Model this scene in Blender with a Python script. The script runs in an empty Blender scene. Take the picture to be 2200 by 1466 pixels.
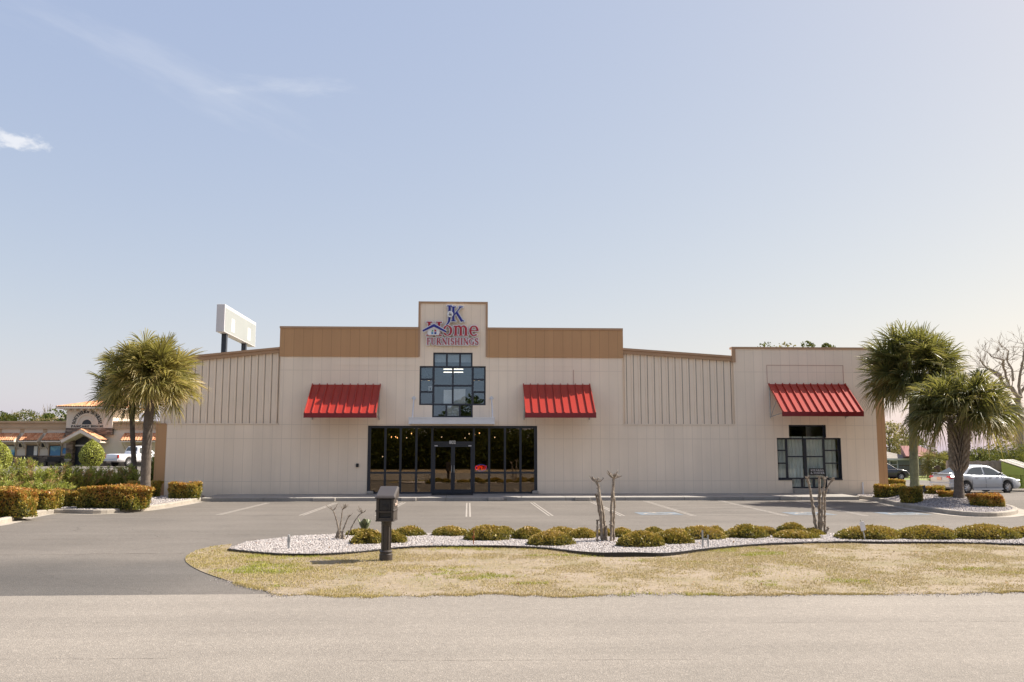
import bpy, bmesh, math, random
import numpy as np
from mathutils import Vector, Matrix, Euler
from mathutils.geometry import tessellate_polygon

R = math.radians
random.seed(7)
rng = np.random.default_rng(11)
scene = bpy.context.scene
COL = scene.collection

# ------------------------------------------------------------------ camera
FPX = 1930.0
YAW, PITCH = R(2.65), R(7.15)
CAM = Vector((0.0, -41.5, 2.0))
FWD = Vector((math.sin(YAW)*math.cos(PITCH), math.cos(YAW)*math.cos(PITCH), math.sin(PITCH)))
RGT = Vector((math.cos(YAW), -math.sin(YAW), 0))
UPV = RGT.cross(FWD)
cam_d = bpy.data.cameras.new('camera')
cam_d.sensor_width = 36.0
cam_d.lens = FPX/2200.0*36.0
cam_d.clip_end = 5000
cam_d.clip_start = 0.1
cam = bpy.data.objects.new('camera', cam_d)
cam.location = CAM
cam.rotation_euler = (R(90)+PITCH, 0, -YAW)
COL.objects.link(cam)
scene.camera = cam

def ray(px, py):
    return FWD + RGT*((px-1100)/FPX) + UPV*((733-py)/FPX)
def P(px, py, Y=0.0):
    """photo pixel -> (X, Z) on the upright plane at depth Y"""
    d = ray(px, py); t = (Y-CAM.y)/d.y
    p = CAM + d*t
    return p.x, p.z
def PX(px, Y=0.0, py=975): return P(px, py, Y)[0]
def PZ(py, Y=0.0, px=1010): return P(px, py, Y)[1]
def G(px, py, z=0.0):
    """photo pixel -> (X, Y) on the level plane z"""
    d = ray(px, py); t = (z-CAM.z)/d.z
    p = CAM + d*t
    return p.x, p.y
def smooth(a, b, x):
    t = np.clip((x-a)/(b-a), 0, 1); return t*t*(3-2*t)
def T(x, y):
    """terrain height"""
    l = 0.75*smooth(6, 46, y)*smooth(-13, -24, x)
    r = -0.0125*np.clip(y, 0, 72)*smooth(16, 21, x)
    return l + r
def GT(px, py, dz=0.0):
    """photo pixel -> point on the terrain"""
    z = 0.0
    for _ in range(30):
        x, y = G(px, py, z+dz); z = 0.5*z + 0.5*float(T(x, y))
    return x, y, z

# ------------------------------------------------------------------ tagging
def tag(o, label=None, cat=None, group=None, kind=None):
    if label: o['label'] = label
    if cat: o['category'] = cat
    if group: o['group'] = group
    if kind: o['kind'] = kind
    return o
def empty(name, loc, rz=0.0, label=None, cat=None, group=None):
    o = bpy.data.objects.new(name, None)
    o.empty_display_size = 0.3
    o.location = loc; o.rotation_euler = (0, 0, rz)
    COL.objects.link(o)
    return tag(o, label, cat, group)
def copy_tree(o, parent=None):
    c = o.copy(); COL.objects.link(c)
    if parent is not None: c.parent = parent
    for ch in list(o.children): copy_tree(ch, c)
    return c

# ------------------------------------------------------------------ mesh builder
class MB:
    def __init__(self): self.v = []; self.f = []; self.mi = []; self.cur = 0
    def add(self, vs, fs):
        o = len(self.v)
        self.v.extend([tuple(p) for p in vs])
        self.f.extend([tuple(i+o for i in f) for f in fs]); self.mi.extend([self.cur]*len(fs))
        return self
    def quad(self, a, b, c, d): return self.add([a, b, c, d], [(0, 1, 2, 3)])
    def box(self, x0, x1, y0, y1, z0, z1):
        if x0 > x1: x0, x1 = x1, x0
        if y0 > y1: y0, y1 = y1, y0
        if z0 > z1: z0, z1 = z1, z0
        return self.add([(x0,y0,z0),(x1,y0,z0),(x1,y1,z0),(x0,y1,z0),(x0,y0,z1),(x1,y0,z1),(x1,y1,z1),(x0,y1,z1)],
            [(0,3,2,1),(4,5,6,7),(0,1,5,4),(1,2,6,5),(2,3,7,6),(3,0,4,7)])
    def rbox(self, x0, x1, y0, y1, z0, z1, b=0.02):
        """box with chamfered edges"""
        vs = []
        for sx, xa in ((1, x0), (-1, x1)):
            for sy, ya in ((1, y0), (-1, y1)):
                for sz, za in ((1, z0), (-1, z1)):
                    vs += [(xa, ya+sy*b, za+sz*b), (xa+sx*b, ya, za+sz*b), (xa+sx*b, ya+sy*b, za)]
        bm = bmesh.new()
        for p in vs: bm.verts.new(p)
        r = bmesh.ops.convex_hull(bm, input=bm.verts)
        bm.verts.ensure_lookup_table(); bm.verts.index_update()
        self.add([v.co[:] for v in bm.verts], [tuple(v.index for v in f.verts) for f in bm.faces]); bm.free()
        return self
    def prism(self, poly, fn, d0, d1):
        """poly: 2-D outline; fn(u, v, d) -> 3-D point; extruded from d0 to d1"""
        n = len(poly)
        vs = [fn(u, v, d0) for u, v in poly] + [fn(u, v, d1) for u, v in poly]
        tri = tessellate_polygon([[Vector((u, v, 0)) for u, v in poly]])
        fs = [tuple(t) for t in tri] + [tuple(i+n for i in reversed(t)) for t in tri]
        fs += [(i, (i+1) % n, (i+1) % n+n, i+n) for i in range(n)]
        return self.add(vs, fs)
    def sheet(self, poly, fn):
        tri = tessellate_polygon([[Vector((u, v, 0)) for u, v in poly]])
        return self.add([fn(u, v) for u, v in poly], [tuple(t) for t in tri])
    def tube(self, pts, rad, n=8, cap=True):
        pts = [Vector(p) for p in pts]; k = len(pts)
        if not hasattr(rad, '__len__'): rad = [rad]*k
        vs = []; prev = None
        for i, p in enumerate(pts):
            t = (pts[min(i+1, k-1)]-pts[max(i-1, 0)]).normalized()
            if prev is None:
                a = Vector((1, 0, 0)) if abs(t.x) < 0.8 else Vector((0, 1, 0))
                u = t.cross(a).normalized()
            else:
                u = (prev - t*prev.dot(t)).normalized()
            prev = u; w = t.cross(u)
            for j in range(n):
                a = 2*math.pi*j/n
                vs.append(p + (u*math.cos(a) + w*math.sin(a))*rad[i])
        fs = [(i*n+j, i*n+(j+1) % n, (i+1)*n+(j+1) % n, (i+1)*n+j) for i in range(k-1) for j in range(n)]
        if cap: fs += [tuple(range(n-1, -1, -1)), tuple((k-1)*n+j for j in range(n))]
        return self.add(vs, fs)
    def lathe(self, prof, n=16, c=(0, 0, 0), axis='z'):
        """prof: (radius, height)"""
        k = len(prof); vs = []
        for r, h in prof:
            for j in range(n):
                a = 2*math.pi*j/n; u, w = r*math.cos(a), r*math.sin(a)
                p = (u, w, h) if axis == 'z' else ((u, h, w) if axis == 'y' else (h, u, w))
                vs.append((p[0]+c[0], p[1]+c[1], p[2]+c[2]))
        fs = [(i*n+j, i*n+(j+1) % n, (i+1)*n+(j+1) % n, (i+1)*n+j) for i in range(k-1) for j in range(n)]
        fs += [tuple(range(n-1, -1, -1)), tuple((k-1)*n+j for j in range(n))]
        return self.add(vs, fs)
    def ribbon(self, pts, w, fn, d0, d1, ext=0.0):
        """flat stroke of given widths along a 2-D polyline, extruded"""
        pts = [Vector((p[0], p[1])) for p in pts]; k = len(pts)
        if not hasattr(w, '__len__'): w = [w]*k
        closed = (pts[0]-pts[-1]).length < 1e-6 and k > 3
        L, Rr = [], []
        for i, p in enumerate(pts):
            if closed:
                a = pts[i-1] if i > 0 else pts[k-2]; b = pts[i+1] if i < k-1 else pts[1]
            else:
                a = pts[max(i-1, 0)]; b = pts[min(i+1, k-1)]
            t = (b-a).normalized(); nn = Vector((-t.y, t.x)); q = p.copy()
            if not closed and i == 0: q = p - t*ext
            if not closed and i == k-1: q = p + t*ext
            L.append(q+nn*w[i]/2); Rr.append(q-nn*w[i]/2)
        vs = [fn(q.x, q.y, d) for d in (d0, d1) for row in (L, Rr) for q in row]
        fs = []
        for i in range(k-1):
            fs += [(i, i+1, k+i+1, k+i), (2*k+i+1, 2*k+i, 3*k+i, 3*k+i+1),
                   (i+1, i, 2*k+i, 2*k+i+1), (k+i, k+i+1, 3*k+i+1, 3*k+i)]
        fs += [(0, k, 3*k, 2*k), (k-1, 2*k-1+0, 4*k-1, 3*k-1)]
        return self.add(vs, fs)
    def build(self, name, mat, parent=None, world=True, smooth=False):
        me = bpy.data.meshes.new(name)
        v = self.v
        if parent is not None and world:
            q = parent; off = Vector((0, 0, 0))
            while q is not None: off += q.location; q = q.parent
            v = [(a[0]-off.x, a[1]-off.y, a[2]-off.z) for a in v]
        me.from_pydata(v, [], self.f); me.update()
        mats = mat if isinstance(mat, (list, tuple)) else [mat]
        for m in mats: me.materials.append(m)
        if len(mats) > 1: me.polygons.foreach_set('material_index', self.mi)
        bm = bmesh.new(); bm.from_mesh(me); bmesh.ops.recalc_face_normals(bm, faces=bm.faces); bm.to_mesh(me); bm.free()
        if smooth: me.polygons.foreach_set('use_smooth', [True]*len(me.polygons))
        o = bpy.data.objects.new(name, me); COL.objects.link(o)
        if parent is not None: o.parent = parent
        return o

def np_obj(name, V, F, mat, parent=None, tint=None, smooth=False):
    me = bpy.data.meshes.new(name)
    V = np.asarray(V, dtype=np.float32).reshape(-1, 3); F = np.asarray(F, dtype=np.int32); k = F.shape[1]
    me.vertices.add(len(V)); me.vertices.foreach_set('co', V.ravel())
    me.loops.add(F.size); me.loops.foreach_set('vertex_index', F.ravel())
    me.polygons.add(len(F)); me.polygons.foreach_set('loop_start', np.arange(0, F.size, k, dtype=np.int32))
    me.update(calc_edges=True)
    me.materials.append(mat)
    if tint is not None:
        a = me.attributes.new('tint', 'FLOAT', 'FACE'); a.data.foreach_set('value', np.asarray(tint, dtype=np.float32))
    if smooth: me.polygons.foreach_set('use_smooth', [True]*len(me.polygons))
    o = bpy.data.objects.new(name, me); COL.objects.link(o)
    if parent is not None: o.parent = parent
    return o
def norm(a): return a/np.maximum(np.linalg.norm(a, axis=-1, keepdims=True), 1e-9)
def leaf_quads(C, D, Wd, ln, wd):
    """diamond leaves: centres C, long axis D, side axis Wd"""
    ln = np.reshape(ln, (-1, 1)); wd = np.reshape(wd, (-1, 1))
    V = np.stack([C-D*ln/2, C+Wd*wd/2-D*ln*0.08, C+D*ln/2, C-Wd*wd/2-D*ln*0.08], axis=1).reshape(-1, 3)
    F = np.arange(len(C)*4).reshape(-1, 4)
    return V, F
def rdir(n, g=rng): return norm(g.normal(size=(n, 3)))
def vnoise(x, y, s=0):
    xi = np.floor(x).astype(np.int64); yi = np.floor(y).astype(np.int64); fx = x-xi; fy = y-yi
    fx = fx*fx*(3-2*fx); fy = fy*fy*(3-2*fy)
    def h(a, b):
        n = (a*374761393 + b*668265263 + s*982451653) & 0x7fffffff
        n = ((n ^ (n >> 13))*1274126177) & 0x7fffffff
        return ((n ^ (n >> 16)) & 0xffff)/65535.0
    return (h(xi, yi)*(1-fx)+h(xi+1, yi)*fx)*(1-fy) + (h(xi, yi+1)*(1-fx)+h(xi+1, yi+1)*fx)*fy
def inpoly(x, y, poly):
    c = np.zeros(len(x), bool); n = len(poly)
    for i in range(n):
        x1, y1 = poly[i]; x2, y2 = poly[(i+1) % n]
        m = ((y1 > y) != (y2 > y)); 
        if y1 != y2: c ^= m & (x < (x2-x1)*(y-y1)/(y2-y1)+x1)
    return c

# ------------------------------------------------------------------ materials
def newmat(name):
    m = bpy.data.materials.new(name); m.use_nodes = True
    nt = m.node_tree; nt.nodes.clear()
    return m, nt
def nd(nt, typ, **kw):
    n = nt.nodes.new(typ)
    for k, v in kw.items():
        if k in n.inputs: 
            n.inputs[k].default_value = v
        else: setattr(n, k, v)
    return n
def lk(nt, a, b): nt.links.new(a, b)
def c4(c): return (c[0], c[1], c[2], 1.0)
def math_n(nt, op, a, b=None, c=None):
    n = nt.nodes.new('ShaderNodeMath'); n.operation = op
    for i, v in enumerate((a, b, c)):
        if v is None: continue
        if isinstance(v, (int, float)): n.inputs[i].default_value = v
        else: lk(nt, v, n.inputs[i])
    return n.outputs[0]
def mixc(nt, f, a, b, blend='MIX'):
    n = nt.nodes.new('ShaderNodeMix'); n.data_type = 'RGBA'; n.blend_type = blend
    for i, v in ((0, f), (6, a), (7, b)):
        if isinstance(v, (int, float)): n.inputs[i].default_value = v
        elif isinstance(v, tuple): n.inputs[i].default_value = c4(v)
        else: lk(nt, v, n.inputs[i])
    return n.outputs[2]
def noise(nt, vec, scale, detail=4, rough=0.55):
    n = nd(nt, 'ShaderNodeTexNoise', Scale=scale, Detail=detail, Roughness=rough)
    if vec is not None: lk(nt, vec, n.inputs['Vector'])
    return n.outputs['Fac']
def ramp(nt, f, stops):
    n = nt.nodes.new('ShaderNodeValToRGB'); cr = n.color_ramp
    while len(cr.elements) < len(stops): cr.elements.new(0.5)
    for e, (p, c) in zip(cr.elements, stops): e.position = p; e.color = c4(c) if not isinstance(c, (int, float)) else (c, c, c, 1)
    lk(nt, f, n.inputs[0]); return n.outputs[0]
def out(nt, shader): lk(nt, shader, nt.nodes.new('ShaderNodeOutputMaterial').inputs[0])
def mul(c, k): return tuple(min(1, x*k) for x in c)
def pm(name, col, rough=0.6, var=0.12, scale=3.0, metal=0.0, bump=0.0, bscale=None, spec=0.5, col2=None, fine=0.0, coat=0.0):
    m, nt = newmat(name)
    pos = nd(nt, 'ShaderNodeTexCoord').outputs['Object']
    f = noise(nt, pos, scale, 5, 0.6)
    f = ramp(nt, f, [(0.3, 0.0), (0.7, 1.0)])
    base = mixc(nt, f, mul(col, 1-var), col2 if col2 else mul(col, 1+var))
    if fine:
        g = noise(nt, pos, scale*14, 2); g = ramp(nt, g, [(0.35, 1-fine), (0.65, 1+fine)])
        base = mixc(nt, 1.0, base, g, 'MULTIPLY')
    b = nd(nt, 'ShaderNodeBsdfPrincipled', Roughness=rough, Metallic=metal)
    b.inputs['Specular IOR Level'].default_value = spec
    if coat: b.inputs['Coat Weight'].default_value = coat; b.inputs['Coat Roughness'].default_value = 0.05
    lk(nt, base, b.inputs['Base Color'])
    if bump:
        bn = nd(nt, 'ShaderNodeBump', Strength=bump, Distance=0.02)
        lk(nt, noise(nt, pos, bscale or scale*8, 4), bn.inputs['Height']); lk(nt, bn.outputs[0], b.inputs['Normal'])
    out(nt, b.outputs[0]); return m
def leafmat(name, stops, rough=0.45, trans=0.35, spec=0.4):
    """leaf colour runs along the 'tint' attribute"""
    m, nt = newmat(name)
    a = nd(nt, 'ShaderNodeAttribute', attribute_name='tint')
    c = ramp(nt, a.outputs['Fac'], stops)
    b = nd(nt, 'ShaderNodeBsdfPrincipled', Roughness=rough); b.inputs['Specular IOR Level'].default_value = spec
    lk(nt, c, b.inputs['Base Color'])
    t = nd(nt, 'ShaderNodeBsdfTranslucent'); lk(nt, mixc(nt, 0.35, c, (0.35, 0.33, 0.04)), t.inputs[0])
    mx = nd(nt, 'ShaderNodeMixShader'); mx.inputs[0].default_value = trans
    lk(nt, b.outputs[0], mx.inputs[1]); lk(nt, t.outputs[0], mx.inputs[2]); out(nt, mx.outputs[0]); return m
def seam_mat(name, col, x0, pitch, zlines, lw=0.02, rough=0.65, dark=0.8):
    """painted wall panels with real joints at fixed spacing"""
    m, nt = newmat(name)
    pos = nd(nt, 'ShaderNodeNewGeometry').outputs['Position']
    s = nd(nt, 'ShaderNodeSeparateXYZ'); lk(nt, pos, s.inputs[0])
    fx = math_n(nt, 'MULTIPLY', math_n(nt, 'FRACT', math_n(nt, 'DIVIDE', math_n(nt, 'SUBTRACT', s.outputs[0], x0-50*pitch), pitch)), pitch)
    line = math_n(nt, 'LESS_THAN', fx, lw)
    for z in zlines:
        d = math_n(nt, 'LESS_THAN', math_n(nt, 'ABSOLUTE', math_n(nt, 'SUBTRACT', s.outputs[2], z)), lw*0.6)
        line = math_n(nt, 'MAXIMUM', line, d)
    f1 = ramp(nt, noise(nt, pos, 0.35, 5, 0.6), [(0.3, 0.0), (0.7, 1.0)])
    base = mixc(nt, f1, mul(col, 0.95), mul(col, 1.04))
    # panel to panel difference
    w = nd(nt, 'ShaderNodeTexWhiteNoise', noise_dimensions='1D')
    lk(nt, math_n(nt, 'FLOOR', math_n(nt, 'DIVIDE', math_n(nt, 'SUBTRACT', s.outputs[0], x0-50*pitch), pitch)), w.inputs['W'])
    pv = ramp(nt, w.outputs['Value'], [(0.0, 0.975), (1.0, 1.02)])
    base = mixc(nt, 1.0, base, pv, 'MULTIPLY')
    # vertical rain streaks and scuffed foot of the wall
    mp = nd(nt, 'ShaderNodeMapping'); mp.inputs['Scale'].default_value = (2.2, 1, 0.12); lk(nt, pos, mp.inputs[0])
    st = ramp(nt, noise(nt, mp.outputs[0], 1.0, 6, 0.65), [(0.35, 0.965), (0.62, 1.02)])
    base = mixc(nt, 1.0, base, st, 'MULTIPLY')
    foot = math_n(nt, 'SUBTRACT', 1.0, math_n(nt, 'MULTIPLY', math_n(nt, 'SUBTRACT', s.outputs[2], 0.18), 2.2))
    foot = math_n(nt, 'MULTIPLY', math_n(nt, 'MAXIMUM', foot, 0.0), noise(nt, pos, 3.0, 5))
    base = mixc(nt, math_n(nt, 'MULTIPLY', foot, 0.45), base, mul(col, 0.55))
    base = mixc(nt, line, base, mul(col, dark))
    b = nd(nt, 'ShaderNodeBsdfPrincipled', Roughness=rough); lk(nt, base, b.inputs['Base Color'])
    b.inputs['Specular IOR Level'].default_value = 0.3
    bn = nd(nt, 'ShaderNodeBump', Strength=0.4, Distance=0.02); bn.invert = True
    lk(nt, math_n(nt, 'ADD', line, math_n(nt, 'MULTIPLY', noise(nt, pos, 14, 4), 0.25)), bn.inputs['Height']); lk(nt, bn.outputs[0], b.inputs['Normal'])
    out(nt, b.outputs[0]); return m
def asphalt(name, c1, c2, speck, lsc=0.25, cracks=0.0, dirt=None, apron=None):
    m, nt = newmat(name)
    pos = nd(nt, 'ShaderNodeNewGeometry').outputs['Position']
    big = ramp(nt, noise(nt, pos, lsc, 6, 0.6), [(0.32, 0.0), (0.68, 1.0)])
    base = mixc(nt, big, c1, c2)
    mid = ramp(nt, noise(nt, pos, 9.0, 4, 0.75), [(0.3, 0.90), (0.7, 1.08)])
    base = mixc(nt, 1.0, base, mid, 'MULTIPLY')
    v = nd(nt, 'ShaderNodeTexVoronoi', Scale=72.0); lk(nt, pos, v.inputs['Vector'])
    sp = ramp(nt, v.outputs['Color'], [(0.0, 1-speck), (0.75, 1.0), (0.97, 1+speck*1.4)])
    base = mixc(nt, 1.0, base, sp, 'MULTIPLY')
    mp = nd(nt, 'ShaderNodeMapping'); mp.inputs['Scale'].default_value = (0.06, 1.1, 1); lk(nt, pos, mp.inputs[0])
    tr = ramp(nt, noise(nt, mp.outputs[0], 1.0, 3), [(0.35, 0.92), (0.65, 1.05)])
    base = mixc(nt, 1.0, base, tr, 'MULTIPLY')
    if apron:
        # darker, newer apron laid between the lot and the road, its edge ragged
        sp_ = nd(nt, 'ShaderNodeSeparateXYZ'); lk(nt, pos, sp_.inputs[0])
        wv_ = math_n(nt, 'MULTIPLY', math_n(nt, 'SUBTRACT', noise(nt, pos, 0.45, 5, 0.6), 0.5), 5.0)
        mr = nd(nt, 'ShaderNodeMapRange', interpolation_type='SMOOTHSTEP'); mr.inputs[1].default_value = apron[0]; mr.inputs[2].default_value = apron[1]; mr.inputs[3].default_value = 0.0; mr.inputs[4].default_value = 1.0
        lk(nt, math_n(nt, 'ADD', sp_.outputs[1], wv_), mr.inputs[0])
        mx_ = nd(nt, 'ShaderNodeMapRange', interpolation_type='SMOOTHSTEP'); mx_.inputs[1].default_value = -2.0; mx_.inputs[2].default_value = -6.0; lk(nt, sp_.outputs[0], mx_.inputs[0])
        base = mixc(nt, math_n(nt, 'MULTIPLY', mr.outputs[0], mx_.outputs[0]), base, mixc(nt, 1.0, base, (0.66, 0.68, 0.71), 'MULTIPLY'))
    if dirt:
        dm = ramp(nt, noise(nt, pos, 0.5, 7, 0.7), [(0.55, 0.0), (0.75, 1.0)])
        base = mixc(nt, math_n(nt, 'MULTIPLY', dm, 0.5), base, dirt)
    if cracks:
        wv = nd(nt, 'ShaderNodeTexNoise', Scale=0.9, Detail=5.0); lk(nt, pos, wv.inputs['Vector'])
        add = nd(nt, 'ShaderNodeVectorMath', operation='MULTIPLY_ADD'); lk(nt, wv.outputs['Color'], add.inputs[0])
        add.inputs[1].default_value = (1.2, 1.2, 0); lk(nt, pos, add.inputs[2])
        vc = nd(nt, 'ShaderNodeTexVoronoi', feature='DISTANCE_TO_EDGE', Scale=0.16); lk(nt, add.outputs[0], vc.inputs['Vector'])
        cr = math_n(nt, 'LESS_THAN', vc.outputs['Distance'], 0.0014)
        base = mixc(nt, math_n(nt, 'MULTIPLY', cr, cracks), base, mul(c1, 0.35))
    b = nd(nt, 'ShaderNodeBsdfPrincipled', Roughness=0.85); b.inputs['Specular IOR Level'].default_value = 0.35
    lk(nt, base, b.inputs['Base Color'])
    bn = nd(nt, 'ShaderNodeBump', Strength=0.6, Distance=0.008); lk(nt, v.outputs['Distance'], bn.inputs['Height']); lk(nt, bn.outputs[0], b.inputs['Normal'])
    out(nt, b.outputs[0]); return m
def glassmat(name, through, refl, ior=2.5, wob=0.0):
    m, nt = newmat(name)
    t = nd(nt, 'ShaderNodeBsdfTransparent'); t.inputs[0].default_value = c4(through)
    g = nd(nt, 'ShaderNodeBsdfGlossy', Roughness=0.0); g.inputs[0].default_value = c4(refl)
    lw_ = nd(nt, 'ShaderNodeLayerWeight'); lw_.inputs[0].default_value = 0.5
    fac = math_n(nt, 'MULTIPLY_ADD', math_n(nt, 'POWER', lw_.outputs['Facing'], 4.0), 0.9-ior, ior)
    if wob:
        pos = nd(nt, 'ShaderNodeNewGeometry').outputs['Position']
        bn = nd(nt, 'ShaderNodeBump', Strength=wob, Distance=0.05); lk(nt, noise(nt, pos, 0.7, 2), bn.inputs['Height'])
        lk(nt, bn.outputs[0], g.inputs['Normal'])
    mx = nd(nt, 'ShaderNodeMixShader'); lk(nt, fac, mx.inputs[0]); lk(nt, t.outputs[0], mx.inputs[1]); lk(nt, g.outputs[0], mx.inputs[2])
    out(nt, mx.outputs[0]); return m
def emit(name, col, s):
    m, nt = newmat(name)
    e = nd(nt, 'ShaderNodeEmission', Strength=s); e.inputs[0].default_value = c4(col)
    out(nt, e.outputs[0]); return m
# ------------------------------------------------------------------ light
SUNV = Vector((0.92, 0.26, 1.0)).normalized()
SUN_EL = math.asin(SUNV.z); SUN_AZ = math.atan2(SUNV.x, SUNV.y)
w = bpy.data.worlds.new('World'); scene.world = w; w.use_nodes = True
nt = w.node_tree; nt.nodes.clear()
sky = nt.nodes.new('ShaderNodeTexSky'); sky.sky_type = 'NISHITA'; sky.sun_disc = False
sky.sun_elevation = SUN_EL; sky.sun_rotation = SUN_AZ
sky.altitude = 0; sky.air_density = 1.0; sky.dust_density = 1.6; sky.ozone_density = 1.6
tc = nt.nodes.new('ShaderNodeTexCoord')
def cloud(px, py, su, sv, rot, scale, seed, lo, hi):
    """soft cloud patch round one direction of the sky"""
    d = ray(px, py).normalized()
    r = d.cross(Vector((0, 0, 1))).normalized(); u = r.cross(d)
    ca, sa = math.cos(rot), math.sin(rot)
    a = r*ca + u*sa; b = -r*sa + u*ca
    def dot(v):
        n = nt.nodes.new('ShaderNodeVectorMath'); n.operation = 'DOT_PRODUCT'
        lk(nt, tc.outputs['Generated'], n.inputs[0]); n.inputs[1].default_value = v; return n.outputs['Value']
    xx = math_n(nt, 'DIVIDE', dot(a), su); yy = math_n(nt, 'DIVIDE', dot(b), sv)
    front = math_n(nt, 'GREATER_THAN', dot(d), 0.3)
    rr = math_n(nt, 'SQRT', math_n(nt, 'ADD', math_n(nt, 'MULTIPLY', xx, xx), math_n(nt, 'MULTIPLY', yy, yy)))
    cmb = nt.nodes.new('ShaderNodeCombineXYZ'); lk(nt, xx, cmb.inputs[0]); lk(nt, math_n(nt, 'MULTIPLY', yy, 0.6), cmb.inputs[1]); cmb.inputs[2].default_value = seed
    nz = noise(nt, cmb.outputs[0], scale, 6, 0.6)
    v = math_n(nt, 'SUBTRACT', nz, math_n(nt, 'MULTIPLY', rr, 0.45))
    mr = nt.nodes.new('ShaderNodeMapRange'); mr.inputs[1].default_value = lo; mr.inputs[2].default_value = hi; mr.interpolation_type = 'SMOOTHSTEP'
    lk(nt, v, mr.inputs[0]); return math_n(nt, 'MULTIPLY', mr.outputs[0], front)
c1 = cloud(35, 300, 0.035, 0.012, R(-3), 1.7, 3.1, 0.12, 0.42)
c2 = cloud(330, 140, 0.23, 0.030, R(-17), 2.0, 8.4, 0.10, 0.65)
c3 = cloud(600, 185, 0.11, 0.018, R(4), 2.0, 1.4, 0.15, 0.6)
bg = nt.nodes.new('ShaderNodeBackground'); bg.inputs[1].default_value = 0.15
CW = 2.35
def cloudmix(f, k, base):
    n = nt.nodes.new('ShaderNodeMix'); n.data_type = 'RGBA'
    lk(nt, math_n(nt, 'MULTIPLY', f, k), n.inputs[0]); lk(nt, base, n.inputs[6]); n.inputs[7].default_value = (CW, CW*0.985, CW*0.98, 1); return n.outputs[2]
hazy = mixc(nt, 1.0, sky.outputs[0], (0.30, 0.207, 0.078), 'MULTIPLY')
tone_n = nt.nodes.new('ShaderNodeMix'); tone_n.data_type = 'RGBA'; tone_n.blend_type = 'ADD'; tone_n.inputs[0].default_value = 1.0
lk(nt, hazy, tone_n.inputs[6]); tone_n.inputs[7].default_value = (0.505, 0.675, 1.27, 1); tone = tone_n.outputs[2]
lk(nt, cloudmix(c1, 0.6, cloudmix(c3, 0.16, cloudmix(c2, 0.13, tone))), bg.inputs[0])
lk(nt, bg.outputs[0], nt.nodes.new('ShaderNodeOutputWorld').inputs[0])
sd = bpy.data.lights.new('sun', 'SUN'); sd.energy = 3.1; sd.angle = R(0.55); sd.color = (1.0, 0.93, 0.83)
so = bpy.data.objects.new('sun', sd); so.rotation_euler = SUNV.to_track_quat('Z', 'Y').to_euler(); so.location = (20, 10, 40); COL.objects.link(so)
scene.view_settings.view_transform = 'Standard'; scene.view_settings.look = 'None'
scene.view_settings.gamma = 1.0; scene.view_settings.use_curve_mapping = False
scene.view_settings.exposure = 1.62
scene.cycles.max_bounces = 8; scene.cycles.transparent_max_bounces = 16; scene.cycles.diffuse_bounces = 4
scene.cycles.caustics_reflective = False; scene.cycles.caustics_refractive = False

# ------------------------------------------------------------------ shared materials
M = {}
XL, XR = PX(356, 0, 975), PX(1886, 0, 975)
ZSEAM = [PZ(943), PZ(1034, 0), PZ(797), PZ(913)]
M['wall'] = seam_mat('painted_wall_panels', (0.865, 0.73, 0.58), XL, 0.4285, ZSEAM, 0.02, dark=0.84)
M['brown_wall'] = seam_mat('brown_wall_panels', (0.50, 0.29, 0.145), XL, 0.4285, [], 0.022, dark=0.78)
M['metal_panel'] = pm('beige_metal_panel', (0.83, 0.70, 0.555), 0.5, 0.05, 0.6)
M['brown_trim'] = pm('brown_trim', (0.42, 0.255, 0.145), 0.5, 0.08, 1.5)
M['frame'] = pm('dark_navy_frame', (0.018, 0.022, 0.034), 0.35, 0.2, 2)
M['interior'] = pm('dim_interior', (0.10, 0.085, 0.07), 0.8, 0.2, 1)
M['bronze_glass'] = glassmat('bronze_glass', (0.55, 0.47, 0.40), (1.0, 0.86, 0.68), 0.115, 0.006)
M['clear_glass'] = glassmat('tinted_glass', (0.92, 0.94, 0.94), (0.60, 0.76, 0.92), 0.125, 0.003)
M['window_glass'] = glassmat('window_glass', (0.95, 0.97, 0.96), (0.95, 1.0, 1.0), 0.035, 0.004)
M['red'] = pm('red_painted_metal', (0.35, 0.026, 0.014), 0.40, 0.06, 0.8, spec=0.45)
M['red_dark'] = pm('dark_red_metal', (0.20, 0.008, 0.012), 0.4, 0.06, 0.8)
M['white_metal'] = pm('white_painted_metal', (0.66, 0.66, 0.68), 0.4, 0.06, 1.2)
M['galv'] = pm('grey_steel', (0.42, 0.43, 0.43), 0.45, 0.15, 4, metal=0.4)
M['concrete'] = pm('concrete', (0.34, 0.31, 0.275), 0.85, 0.16, 0.9, bump=0.25, fine=0.08)
M['walk'] = pm('walkway_concrete', (0.30, 0.28, 0.255), 0.85, 0.13, 0.7, bump=0.2, fine=0.06)
M['kerb'] = pm('kerb_concrete', (0.32, 0.285, 0.24), 0.85, 0.22, 1.3, bump=0.3, fine=0.1)
M['lot'] = asphalt('lot_asphalt', (0.138, 0.122, 0.105), (0.188, 0.167, 0.145), 0.30, 0.16, 0.5, dirt=(0.085, 0.075, 0.066), apron=(-22.5, -26.0))
M['drive'] = asphalt('driveway_asphalt', (0.108, 0.098, 0.090), (0.155, 0.141, 0.128), 0.34, 0.2)
M['road'] = asphalt('road_asphalt', (0.228, 0.203, 0.174), (0.272, 0.242, 0.208), 0.26, 0.3)
M['paint'] = pm('worn_line_paint', (0.31, 0.282, 0.25), 0.8, 0.25, 6, fine=0.2)
M['blue_paint'] = pm('worn_blue_paint', (0.15, 0.178, 0.205), 0.8, 0.35, 5, fine=0.2)
M['gravel'] = pm('white_gravel_base', (0.40, 0.37, 0.35), 0.9, 0.25, 9, bump=0.8, bscale=50, fine=0.25)
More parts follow.
